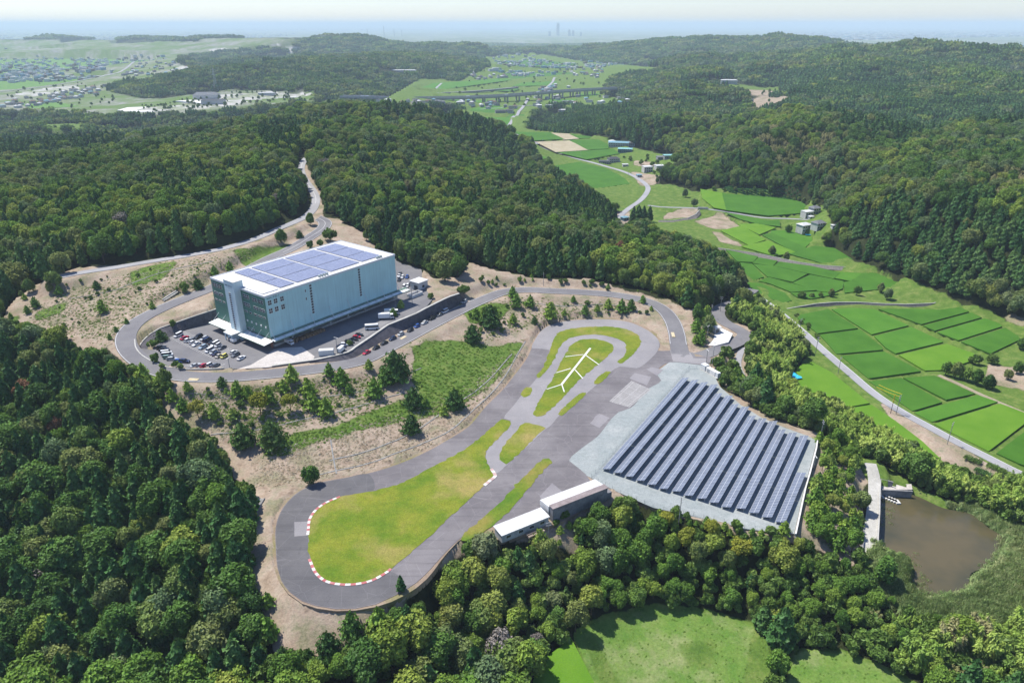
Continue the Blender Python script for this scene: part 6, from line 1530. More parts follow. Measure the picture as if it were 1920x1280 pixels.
for s, c, x, y, lab in (('sedan', 'red', 763, 602, 'bright red car first in the line along the lower road'), ('hatch', 'black', 870, 548, 'black and white hatchback second in the roadside line'), ('sedan', 'black', 960, 495, 'black sedan third in the roadside line'), ('wagon', 'navy', 1055, 445, 'navy wagon fourth in the roadside line'), ('hatch', 'silver', 1148, 395, 'silver hatchback fifth in the roadside line'), ('hatch', 'black', 1255, 350, 'black hatchback sixth in the roadside line'), ('hatch', 'blue', 1330, 305, 'blue hatchback seventh in the roadside line'), ('sedan', 'silver', 1415, 265, 'silver sedan eighth in the roadside line'), ('suv', 'black', 1497, 217, 'black tall car ninth in the roadside line'), ('sedan', 'grey', 1585, 175, 'dark grey sedan tenth in the roadside line'), ('van', 'white', 1645, 140, 'white van near the upper end of the roadside line'), ('wagon', 'silver', 1862, 30, 'silver wagon last in the roadside line at the wall end')):
    px_, py_ = q5(x, y); i = int(np.argmin(np.hypot(*(lpts[:, :2] - W(px_, py_, 11.6)[:2]).T))); i = min(max(i, 1), len(lpts) - 2); t_ = lpts[i + 1] - lpts[i]; z_ = lpts[i, 2] + .03
    car(s, c, W(px_, py_, z_ + .6) * [1, 1, 0] + [0, 0, z_], math.atan2(t_[1], t_[0]), lab, 'cars parked along the lower road')
ya = W(*q5(820, 320), 14) - W(*q5(640, 430), 14); YA = math.atan2(ya[1], ya[0])
for s, c, x, y, lab in (('sedan', 'navy', 478, 532, 'navy sedan in the yard beside the lamp post'), ('hatch', 'white', 512, 512, 'white hatchback in the yard group'), ('suv', 'black', 568, 482, 'black tall car in the yard group'), ('sedan', 'black', 615, 455, 'black sedan in the yard next to the red one'), ('hatch', 'red', 650, 430, 'red hatchback in the yard group'), ('hatch', 'black', 680, 405, 'black hatchback at the top of the yard group')):
    car(s, c, W(*q5(x, y), 14.6) * [1, 1, 0] + [0, 0, 14.0], YA - math.radians(62), lab, 'cars in the loading yard')
q2 = lambda x, y: (560 + x / 6.4, 440 + y / 6.4)
for k, (s, c, x, y, lab) in enumerate((('sedan', 'white', 1205, 490, 'white sedan at the far corner of the warehouse'), ('hatch', 'black', 1205, 540, 'black hatchback by the far corner of the warehouse'), ('wagon', 'white', 1245, 505, 'white wagon in the rear parking strip'), ('hatch', 'blue', 1300, 505, 'blue hatchback at the end of the rear parking strip'), ('sedan', 'grey', 1215, 465, 'grey sedan tucked behind the far wall of the warehouse'), ('van', 'white', 1265, 625, 'white van in front of the utility building'), ('wagon', 'white', 1305, 610, 'white wagon beside the utility building'), ('hatch', 'black', 1345, 590, 'black hatchback against the utility building'))):
    car(s, c, W(*q2(x, y), 14.6) * [1, 1, 0] + [0, 0, 14.06], RZ + .3, lab, 'cars behind the warehouse')
# trucks, bus, container
def truck(label, p, rz, L_, w, h, cab=1.8, colour='white', name='box_truck', cat='truck'):
    t_ = thing(name, label, cat, p, rz); MB().hexa([(-L_ / 2, -w / 2, .75), (L_ / 2 - cab - .2, -w / 2, .75), (L_ / 2 - cab - .2, w / 2, .75), (-L_ / 2, w / 2, .75)], [(-L_ / 2, -w / 2 + .03, h), (L_ / 2 - cab - .2, -w / 2 + .03, h), (L_ / 2 - cab - .2, w / 2 - .03, h), (-L_ / 2, w / 2 - .03, h)]).build('cargo_box', CARC['white'], t_)
    c0 = L_ / 2 - cab; hc = min(h, 2.5); cb = MB().hexa([(c0, -w / 2 + .08, .45), (L_ / 2, -w / 2 + .08, .45), (L_ / 2, w / 2 - .08, .45), (c0, w / 2 - .08, .45)], [(c0, -w / 2 + .15, hc), (L_ / 2 - .35, -w / 2 + .15, hc), (L_ / 2 - .35, w / 2 - .15, hc), (c0, w / 2 - .15, hc)]).build('cab', CARC[colour], t_)
    MB().hexa([(c0 + .3, -w / 2 + .06, 1.4), (L_ / 2 - .10, -w / 2 + .06, 1.4), (L_ / 2 - .10, w / 2 - .06, 1.4), (c0 + .3, w / 2 - .06, 1.4)], [(c0 + .3, -w / 2 + .1, hc - .25), (L_ / 2 - .27, -w / 2 + .1, hc - .25), (L_ / 2 - .27, w / 2 - .1, hc - .25), (c0 + .3, w / 2 - .1, hc - .25)]).build('cab_windows', M_GLASS, cb)
    MB().box(-L_ / 2 + .1, L_ / 2 - .1, -.4, .4, .4, .74).build('chassis', M_INK, t_)
    for x in (L_ / 2 - .8, -L_ / 2 + 1.2):
        for sy in (1, -1): put('wheel', WHEEL, t_, (x, sy * (w / 2 - .15), .38)).scale = (1.25, 1.2, 1.25)
    return t_
def bus(label, p, rz, L_=6.6, w=2.05, h=2.6):
    t_ = thing('minibus', label, 'bus', p, rz); MB().hexa([(-L_ / 2, -w / 2, .35), (L_ / 2, -w / 2, .35), (L_ / 2, w / 2, .35), (-L_ / 2, w / 2, .35)], [(-L_ / 2 + .1, -w / 2 + .12, h), (L_ / 2 - .5, -w / 2 + .12, h), (L_ / 2 - .5, w / 2 - .12, h), (-L_ / 2 + .1, w / 2 - .12, h)]).build('body', CARC['white'], t_)
    MB().hexa([(-L_ / 2 + .25, -w / 2 + .02, 1.3), (L_ / 2 - .15, -w / 2 + .02, 1.3), (L_ / 2 - .15, w / 2 - .02, 1.3), (-L_ / 2 + .25, w / 2 - .02, 1.3)], [(-L_ / 2 + .3, -w / 2 + .08, 2.1), (L_ / 2 - .32, -w / 2 + .08, 2.1), (L_ / 2 - .32, w / 2 - .08, 2.1), (-L_ / 2 + .3, w / 2 - .08, 2.1)]).build('windows', M_GLASS, t_)
    for x in (L_ / 2 - 1.1, -L_ / 2 + 1.3):
        for sy in (1, -1): put('wheel', WHEEL, t_, (x, sy * (w / 2 - .1), .38)).scale = (1.25, 1.2, 1.25)
G5 = lambda x, y: tuple(W(*q5(x, y), 14.8) * [1, 1, 0] + [0, 0, 14.02])
bus('white minibus standing in the marked bays of the yard', G5(825, 325), YA - math.radians(55))
truck('white box truck parked under the yard trees', G5(985, 208), YA - math.radians(58), 7.5, 2.2, 3.0)
truck('white truck half hidden behind the leafy yard tree', G5(1045, 160), YA - math.radians(58), 7.0, 2.2, 2.9)
truck('small white box truck at the corner of the retaining wall', G5(478, 578), math.radians(75), 4.6, 1.8, 2.5, 1.3)
truck('dark cabbed light truck beside the entrance porch', tuple(W(*q4(1275, 300), 14.6) * [1, 1, 0] + [0, 0, 14.0]), math.radians(140), 4.6, 1.75, 1.9, 1.5, 'navy', 'light_truck')
truck('white light truck at the dock under the canopy corner', tuple(wm @ Vector((7.5, -2.2, 0))), math.radians(52.6 - 90), 5.0, 1.9, 2.3, 1.5)
t = thing('container', 'white freight container standing alone on the yard edge', 'container', G5(312, 612), math.radians(8)); MB().box(-3.1, 3.1, -1.22, 1.22, .12, 2.6).build('shell', cladding('white_container', (.62, .63, .64), .3), t); MB().box(3.104, 3.16, -1.1, 1.1, .2, 2.5).build('door', M_FRAME, t); MB().box(-3., 3., -1.1, 1.1, -.03, .117).build('base_frame', M_TRIM, t)
# bay lines in the car parks
lv.clear(); lf.clear()
bd = np.array([math.cos(RZ), math.sin(RZ)])
def bays(a, b_, n, L_=5.):
    A0, A1 = W(*a, 14.)[:2], W(*b_, 14.)[:2]
    for k in range(n + 1):
        c = A0 + (A1 - A0) * k / n; line_quad(c - bd * L_ / 2, c + bd * L_ / 2, .14, 14.012)
bays(q4(520, 185), q4(1230, 455), 26, 5.); bays(q4(440, 240), q4(1090, 545), 24, 5.)
bd = np.array([math.cos(math.radians(14)), math.sin(math.radians(14))]); bays(q4(240, 420), q4(420, 580), 8, 4.6)
bd = np.array([math.cos(math.radians(60)), math.sin(math.radians(60))]); bays(q4(640, 640), q4(1100, 660), 11, 4.6)
bd = np.array([math.cos(YA - math.radians(62)), math.sin(YA - math.radians(62))]); bays(q5(560, 505), q5(960, 260), 18, 4.6)
tag(mesh_obj('bay_marking', lv, lf, M_WHITE), kind='structure')

# ------------------------------------------------------------------ trees standing apart
TREES = '''
young 324 752 6 bushy pine at the lower left edge of the dry bank under the loop road
young 345 772 6.5 pine beside the bushy one at the edge of the dense wood
young 352 733 4.5 small round pine just below the outer road bend
dark 417 724 4.5 small dark conifer at the roadside next to the cream road marking
gold 372 782 7 yellowish leafy tree casting a dark shadow on the bare bank
young 402 784 7 pale leafy tree second in the yellowish row on the bare bank
young 437 786 5 small green tree at the end of the yellowish row
dark 458 835 10 dark spreading tree at the corner of the wood above the stone steps
dark 512 835 11 tall dark tree on the left end of the green strip
young 446 742 7 leafy pine near the roadside left of a wide pale pine
young 466 748 6 pale pine touching a leafy roadside pine
gold 489 778 9 large yellowish tree in the middle of the bare bank
young 505 755 8 bright green tree behind the large yellowish one
gold 545 770 7 yellow green tree with a round shadow on the bare bank
young 533 735 6 pale scrubby tree above the yellow green one
young 548 716 8 dark green pine nearest the road opposite the concrete ramp
young 580 742 8 tall narrow pine left of the centre of the bank
young 588 768 8 tall pine directly below the tall narrow one
young 612 778 8 grey green pine with its long shadow on the straw slope
young 618 704 6 dark narrow pine at the roadside
young 641 724 9 tall bright pine at the roadside with a twin top
young 655 738 5 low pine beside the tall twin topped one
young 692 692 5 lone round pine below the retaining wall
dark 742 712 14 biggest dark spreading tree on the bank below the parked cars
young 722 722 8 leafy pine leaning on the biggest dark tree
young 703 744 9 bright pine with a black shadow on the pinkish soil
dark 775 762 9 dark round tree at the edge of the green slope
young 800 762 4 small bush tree right of the dark round one
dark 772 810 8 dark conical tree alone on the straw slope above the track
dark 853 765 9 dark tree on the green slope near the track edge
young 833 778 5 low dark bush beside the green slope tree
dark 886 640 9 dark rounded tree on the pink soil above the green slope
dark 920 612 12 large dark tree behind the rounded one
young 962 606 6 leafy tree left of the low green hedge bush
young 893 596 6 pale tree near the road above the two dark ones
young 968 575 8 tall pine by the road above the circuit tip
young 961 558 7 pine touching the road edge over the circuit
young 994 575 7 narrow pine standing apart above the circuit tip
dark 1002 606 4 dark low shrub tree beside the circuit asphalt
young 1032 598 10 widest pale pine on the circuit bank
young 1058 592 4 pale low tree right of the widest pine
young 1097 590 6 bright pine in the middle of the circuit bank
young 1075 566 4 small pine up at the road in the middle of the bank
young 1120 584 4.5 small pine right of the middle of the circuit bank
young 1140 578 6 pine below the straight part of the loop road
young 1165 586 8 broad pine below the loop road bend
young 1183 582 7 second broad pine below the loop road bend
young 1205 568 5 pine at the inside corner of the loop road bend
young 1221 582 3 tiny bush on the soil inside the road bend
bush 588 908 7 single round bushy tree on the straw slope beside the hairpin
young 712 1185 9 tall slender pine on the soil below the hairpin
young 660 1188 8 olive leafy tree on the soil by the low wall
dark 617 1222 7 dark leafy tree alone on the soil below the hairpin
young 505 1198 8 bright young tree at the edge of the left wood
young 503 1135 5 small bright tree nearest the hairpin on the left
conifer 752 1108 6 thin dark cypress beside the track exit
young 565 1228 2.5 tiny leafy bush in the soil below the hairpin
young 582 1229 2.2 second tiny leafy bush in the soil below the hairpin
young 690 1210 4 sparse olive bush at the front of the soil
dark 668 1215 6 dark ragged tree at the front of the soil
young 112 552 5.5 conical pine below the hill road end
dark 182 541 4.5 small lone conical pine on the straw slope
young 193 586 7 biggest pine in the middle of the straw slope
young 286 579 4 small dark pine by the inner road bend
young 238 607 3 short bush at the roadside of the outer bend
young 218 622 2.8 shorter bush at the roadside of the outer bend
young 206 636 3 lowest bush at the roadside of the outer bend
young 403 517 6 bush pine behind the green end of the warehouse
young 432 508 6 dark pine beside the bush pine behind the warehouse
shrub 348 548 5 grey green bush by the ramp road
dark 372 542 6 larger grey green bush by the ramp road
bush 527 455 8 round tree between hill road and ramp road
dark 562 446 5 small tree on the strip between hill road and ramp road
bush 582 422 7 dark round tree at the fork of the two roads
shrub 620 452 7 round bush above the far roof corner
shrub 582 465 4 small bush just behind the roof edge
shrub 602 463 4 second small bush just behind the roof edge
dark 303 640 6 dark tree inside the car park bend
shrub 288 652 3.5 yellow green bush at the foot of the curved wall
shrub 292 678 3.5 leafy bush beside the black tall car
shrub 330 688 2.5 weedy bush inside the low pale wall
shrub 305 690 2.2 small weedy bush inside the low pale wall corner
shrub 340 692 2.5 weedy bush by the silver wagon
shrub 325 612 3 bright bush on top of the curved wall
young 738 594 5 leafy tree in front of the white truck
young 752 578 5 leafy tree at the dark end of the yard
shrub 808 560 3 bright bush behind the utility building
bush 835 528 11 big bright tree right of the utility building
conifer 850 520 13 tall tree at the wood edge right of the utility building
shrub 870 552 5 pale spreading bush at the end of the retaining wall
shrub 656 648 2.5 small tree on the grass strip above the wall bend
conifer 1187 418 15 left one of the dense dark cypresses by the blue shed
conifer 1196 420 17 tallest of the dense dark cypresses by the blue shed
conifer 1206 418 16 middle right one of the dense dark cypresses by the blue shed
conifer 1217 416 15 right one of the dense dark cypresses by the blue shed
bush 1476 437 7 dark round tree in front of the white two storey house
bush 1446 478 7 wide tree by the middle stone wall
bush 1473 488 6 round tree by the middle stone wall
bush 1300 388 8 tree by the small bridge in the fields
bush 1285 370 8 tree in the line above the small bridge
bush 1290 352 8 upper tree in the line above the small bridge
shrub 1503 559 4 first bush in the row above the stream wall
shrub 1522 558 3 second bush in the row above the stream wall
shrub 1538 557 3 third bush in the row above the stream wall
bush 1557 556 5 dark bush at the right of the row above the stream wall
bush 1605 553 6 round bush pair above the stream wall
bush 1650 548 6 dark clump at the grassy bend of the stream
bush 1662 562 7 largest dark clump at the grassy bend of the stream
bush 1772 703 7 dark bush at the upper end of the hedge by the sandy lot
bush 1790 708 8 dark bush second in the hedge by the sandy lot
bamboo 1808 713 8 lighter bush in the middle of the hedge by the sandy lot
bush 1828 720 7 dark bush fourth in the hedge by the sandy lot
bush 1850 728 7 dark bush at the lower end of the hedge by the sandy lot
shrub 1858 682 5 palm like bush above the sandy lot
shrub 1828 683 5 round bush above the sandy lot
bush 1890 712 5 small tree on the sandy lot
bush 1905 700 6 thin tree on the sandy lot
bush 1912 655 6 tree at the right end of the paddies
young 1012 1030 8 thin bare stemmed tree behind the white roofed shed
shrub 1058 972 3 small round bush at the foot of the stained shed wall
conifer 1091 1022 5 small dark cypress on the soil behind the stained shed
young 1470 1000 5 tiny palm like tree at the front corner of the solar gravel
bush 1657 1092 9 dark round tree between channel wall and brown pond
'''
for line in TREES.strip().split('\n'):
    kd, px_, py_, h_, lab = line.split(' ', 4)
    p = G(float(px_), float(py_)); place_tree(kd, p.x, p.y, p.z - .1, float(h_), lab)
# loose groups of young trees and shrubs
def scatter(poly, n, kinds, h0, h1, label, group, mind=2.6, seed=0, name='small_tree'):
    r_ = random.Random(seed); x0, y0 = poly.min(0); x1, y1 = poly.max(0); done = []; tries = 0
    while len(done) < n and tries < n * 30:
        tries += 1; u, v = r_.uniform(x0, x1), r_.uniform(y0, y1)
        if not inside(np.array([u]), np.array([v]), poly)[0]: continue
        p = G(u, v)
        if any((p - q).length < mind for q in done): continue
        if inside(np.array([p.x]), np.array([p.y]), YARDW[:, :2])[0] or inside(np.array([p.x]), np.array([p.y]), PLATW[:, :2])[0]: continue
        if any(p.x > pts[:, 0].min() - 9 and p.x < pts[:, 0].max() + 9 and ((pts[:, 0] - p.x) ** 2 + (pts[:, 1] - p.y) ** 2).min() < (w / 2 + 1.6) ** 2 for w, pts in ROADS.values()): continue
        done.append(p); kd = r_.choice(kinds); place_tree(kd, p.x, p.y, p.z - .1, r_.uniform(h0, h1), label, group, name=name if kd != 'shrub' else None, rr=r_)
scatter(P('1300 580,1325 578,1335 600,1340 618,1330 640,1310 655,1298 640'), 16, ('young', 'bush', 'young'), 4, 7.5, 'young tree crowded on the wedge between loop road and forecourt', 'young trees on the wedge by the forecourt', seed=1)
scatter(P('1342 690,1362 665,1385 662,1383 690,1398 720,1410 745,1395 748,1370 722'), 22, ('young', 'young', 'shrub'), 3, 6.5, 'young tree on the soil bank east of the power cabinets', 'young trees east of the power cabinets', seed=2)
scatter(P('1405 745,1480 775,1545 800,1545 815,1480 800,1425 772'), 20, ('young', 'bush', 'shrub'), 2.5, 6, 'small tree on the bank above the upper end of the solar rows', 'small trees above the solar rows', seed=3)
scatter(P('1535 825,1600 840,1605 880,1590 920,1540 900'), 24, ('young', 'young', 'light'), 4, 7, 'leafy tree on the soil slope right of the solar field', 'leafy trees right of the solar field', 3.2, seed=4)
scatter(P('1530 905,1600 925,1620 960,1612 1040,1560 1030,1515 1000'), 36, ('light', 'young', 'young'), 4.5, 7.5, 'bright leafy tree on the slope beside the dam path', 'bright trees beside the dam path', 3.4, seed=5)
scatter(P('1040 985,1080 975,1130 960,1150 985,1110 1015,1050 1030'), 14, ('shrub', 'young'), 1.5, 4, 'low bush on the pink soil behind the stained shed', 'low bushes behind the stained shed', seed=6)
scatter(P('880 590,1000 560,1240 585,1235 600,1150 592,1060 592,990 612,900 640'), 26, ('shrub',), 1., 2.6, 'low bush dotted over the pinkish circuit bank', 'low bushes on the circuit bank', seed=7)
scatter(P('330 730,640 710,700 700,690 740,560 790,420 820,360 770'), 40, ('shrub', 'shrub', 'young'), 1., 2.6, 'low scrub on the bare bank under the loop road', 'low scrub under the loop road', seed=8)
scatter(P('240 695,320 722,300 760,262 720'), 12, ('young', 'bush', 'shrub'), 3, 7, 'leafy sapling where the dense wood meets the outer road bend', 'saplings by the outer road bend', seed=9)
scatter(P('60 560,125 530,300 495,380 480,400 520,300 560,220 600,150 640,60 600'), 34, ('shrub',), .7, 1.8, 'low tuft on the straw slope below the hill road', 'low tufts on the straw slope', seed=10)
scatter(P('1000 520,1220 535,1255 562,1180 548,1000 536,900 540,880 520'), 24, ('shrub', 'young'), 1.2, 3.2, 'low bush on the cutting above the loop road', 'low bushes above the loop road', seed=11)
scatter(P('0 545,60 525,110 530,60 590,10 620'), 14, ('bush', 'shrub', 'young'), 3, 7, 'tree at the ragged left end of the straw slope', 'trees at the left end of the straw slope', 3, seed=12)
scatter(P('520 1230,640 1240,720 1190,745 1160,700 1215,640 1262,540 1275'), 14, ('shrub', 'young', 'dark'), 2, 5, 'scrubby tree at the front edge of the hairpin soil', 'scrubby trees at the front soil edge', seed=13)
scatter(P('660 405,700 440,760 480,800 505,740 490,690 460'), 14, ('bush', 'young'), 4, 8, 'leafy tree on the soil behind the far end of the warehouse', 'trees behind the warehouse', 3, seed=14)
scatter(P('1450 583,1500 592,1540 640,1520 650,1480 610'), 10, ('shrub',), 1, 2.2, 'low roadside weed clump at the start of the valley road', 'weed clumps at the valley road', seed=15)
scatter(P('1300 345,1340 355,1440 360,1500 372,1545 386,1530 390,1440 366,1330 362'), 22, ('shrub', 'bush'), 2, 5, 'bush at the foot of the wooded slope above the tea rows', 'bushes at the foot of the wooded slope', 3, seed=16)
scatter(P('1230 300,1250 325,1230 345,1170 300,1150 290,1180 280'), 18, ('bush', 'shrub'), 3, 6, 'garden tree among the hamlet houses', 'garden trees of the hamlet', 4, seed=17)
scatter(P('250 200,330 187,450 172,590 178,560 190,430 200,330 210,250 212'), 110, ('bush', 'shrub'), 4, 7.5, 'small planted tree in the far service area', 'planted trees of the service area', 9, seed=18, name='planted_tree')
scatter(P('830 170,900 120,1000 100,1100 118,1200 135,1140 150,1130 178,1180 195,1060 200,900 200'), 90, ('bush', 'shrub'), 4, 8, 'tree among the far valley villages', 'trees among the far villages', 14, seed=19, name='village_tree')
scatter(P('0 180,100 150,230 165,260 110,320 118,340 140,250 165,190 205,60 205'), 90, ('bush', 'shrub'), 4, 8, 'tree among the far plain villages', 'trees among the plain villages', 18, seed=20, name='village_tree')
scatter(P('1395 163,1440 150,1470 165,1440 200'), 10, ('bush',), 5, 9, 'tree round the pale building in the hill clearing', 'trees in the hill clearing', 8, seed=21)

scatter(P('1225 958,1300 972,1390 996,1460 1006,1460 1018,1380 1012,1290 988,1220 968'), 26, ('shrub', 'young'), 1.8, 3.6, 'low bush under the front edge of the solar gravel', 'low bushes under the solar gravel edge', 2., seed=22)
# reeds round the pond and rough growth, too many to count
def stuff_field(name, polys, n, meshes, s0, s1, label, zs=1., avoid=(), world=False, seed=3):
    r_ = np.random.default_rng(seed); pts = []
    al = np.concatenate([np.asarray(p) for p in polys]); x0, y0 = al.min(0); x1, y1 = al.max(0)
    u = r_.uniform(x0, x1, n * 6); v = r_.uniform(y0, y1, n * 6); m = in_any(u, v, polys)
    for a in avoid: m &= ~inside(u, v, a)
    u, v = u[m][:n], v[m][:n]
    u = u + r_.normal(size=len(u)) * 7; v = v + r_.normal(size=len(v)) * 4
    for a, c in zip(u, v):
        p = G(a, c); pts.append((p.x, p.y, p.z - .05))
    k = len(pts); s = r_.uniform(s0, s1, k)
    if k: gn_scatter(name, pts, r_.random(k) * 6.283, np.c_[s, s, s * zs], r_.integers(0, len(meshes), k), meshes, label)
def tuft(seed, m, n=60, R=.8, h=1.2):
    L = Leaves(seed); r = L.r; a = r.random(n) * 6.283; q = np.sqrt(r.random(n)) * R; hh = h * r.uniform(.5, 1., n)
    c = np.stack([np.cos(a) * q, np.sin(a) * q, hh * .5], 1); nr = unit(np.stack([np.cos(a + 1), np.sin(a + 1), np.full(n, .7)], 1) + r.normal(size=(n, 3)) * .3)
    L.add_quads(c, nr, np.tile([0., 0, 1.], (n, 1)) + r.normal(size=(n, 3)) * .35, .09, hh * .55, r.uniform(0, 1, n)); return L.mesh('tuft', m)
M_STRAW = leaf_material('dry_straw', ((0, (.30, .24, .16)), (.5, (.40, .34, .25)), (1, (.48, .44, .36))), .2)
REEDS = [tuft(s, M_REED, 70, 1., 1.7) for s in (1, 2, 3)]; GRASST = [tuft(s, M_LGRASS, 60, .8, .7) for s in (4, 5)]; STRAWT = [tuft(s, M_STRAW, 46, .8, .55) for s in (6, 7)]
REEDP = P('1640 1020,1700 1085,1735 1125,1812 1112,1850 1066,1882 1030,1880 995,1856 985,1822 958,1770 945,1840 950,1900 985,1940 990,1940 1160,1800 1165,1700 1150,1650 1110,1640 1060')
stuff_field('reeds', [REEDP], 3600, REEDS, .8, 1.5, 'grey green reeds growing round the brown pond', avoid=[POND])
stuff_field('pond_edge_reeds', [P('1655 925,1668 930,1672 975,1660 1000,1652 990'), P('1668 1035,1712 1050,1712 1080,1690 1065'), P('1706 1085,1735 1080,1740 1118,1712 1110')], 240, REEDS, .7, 1.2, 'reeds standing in the shallow edges of the pond', seed=5)
stuff_field('straw_tufts', [P('490 850,620 815,760 775,850 745,900 710,960 660,985 660,960 710,880 790,800 838,680 880,600 897,500 915,475 900'), P('60 590,130 545,300 500,420 470,480 470,380 545,280 590,210 650,120 625'), P('340 740,500 722,690 702,700 760,560 800,420 830,380 800')], 6500, STRAWT, .3, .75, 'dry straw tufts over the banks', seed=6)
stuff_field('green_weeds', [P('330 735,500 722,690 704,720 760,560 800,430 820'), P('60 595,120 545,300 505,480 470,300 560,200 640,120 630'), P('870 575,960 560,1200 575,1150 590,960 620,890 650'), P('770 655,800 640,880 640,920 650,985 640,960 680,920 720,860 770,800 760,775 720'), P('500 830,540 815,620 800,700 770,760 745,820 735,830 775,760 790,680 805,600 830,540 850,490 860'), P('240 510,320 487,340 490,310 520,250 540')], 6500, GRASST, .3, .75, 'fresh green weeds on the banks', seed=7)
stuff_field('meadow_grass', SPUR, 900, GRASST, .2, .5, 'rough grass on the cleared spur', zs=.7, seed=8)
stuff_field('infield_weeds', [P('600 985,680 945,760 935,800 960,740 1040,660 1070,600 1040')], 1300, GRASST, .2, .55, 'weedy tufts in the infield grass', zs=.6, seed=9)

# ------------------------------------------------------------------ houses, viaduct, far town
ROOFC = {'grey': mottled('grey_roof_tiles', (.17, .18, .2), (.25, .26, .28), .8, 5), 'dark': mottled('dark_roof_tiles', (.07, .075, .085), (.11, .115, .13), .8, 5), 'white': mottled('white_roof_panels', (.62, .64, .66), (.7, .71, .72), .5, 4), 'blue': mottled('blue_roof_sheet', (.18, .36, .46), (.26, .44, .52), .5, 4), 'teal': mottled('teal_roof_sheet', (.22, .5, .5), (.34, .6, .6), .5, 4), 'brown': mottled('brown_roof_tiles', (.2, .13, .1), (.26, .18, .14), .8, 5)}
WALLC = {'white': mottled('white_house_wall', (.58, .58, .56), (.66, .66, .64), .5, 4), 'cream': mottled('cream_house_wall', (.5, .46, .38), (.56, .52, .45), .5, 4), 'grey': mottled('grey_house_wall', (.3, .31, .32), (.38, .38, .39), .5, 4), 'blue': mottled('blue_shed_wall', (.14, .24, .32), (.2, .3, .38), .5, 4)}
HM = {}
def house_meshes(w, d, h, rise, roof, wall):
    k = (w, d, h, rise, roof, wall)
    if k in HM: return HM[k]
    b = MB().box(-w / 2, w / 2, -d / 2, d / 2, -1.5, h); r_ = MB(); o = .6
    if rise > 0:
        i = 0; r_.v += [(-w / 2 - o, -d / 2 - o, h), (w / 2 + o, -d / 2 - o, h), (w / 2 + o, d / 2 + o, h), (-w / 2 - o, d / 2 + o, h), (-w / 2 + d * .32, 0, h + rise), (w / 2 - d * .32, 0, h + rise)]
        r_.f += [(0, 1, 5, 4), (1, 2, 5), (2, 3, 4, 5), (3, 0, 4), (3, 2, 1, 0)]; r_.m += [0] * 5
    else: r_.box(-w / 2 - .2, w / 2 + .2, -d / 2 - .2, d / 2 + .2, h + .003, h + .35)
    HM[k] = (b.mesh('wall', WALLC[wall]), r_.mesh('roof', ROOFC[roof])); return HM[k]
WIN = MB().box(-.8, .8, -.06, .0, -.6, .6).mesh('window', M_GLASS); DOOR = MB().box(-.5, .5, -.06, .0, 0, 2.1).mesh('door', M_BARK)
def house(label, p, rz, w=10, d=8, h=5.6, rise=2., roof='grey', wall='white', detail=True, group=None, name='house', cat='house'):
    t_ = thing(name, label, cat, p, rz, group); a, b_ = house_meshes(w, d, h, rise, roof, wall); put('wall', a, t_); put('roof', b_, t_)
    if detail:
        for z in ((1.5, 4.2) if h > 4.5 else (1.6,)):
            for x in np.arange(-w / 2 + 1.6, w / 2 - 1., 2.6):
                put('window', WIN, t_, (x, -d / 2 - .003, z)); put('window', WIN, t_, (x, d / 2 + .003, z), math.pi)
        put('door', DOOR, t_, (w / 2 + .003, 0, 0), math.pi / 2)
    return t_
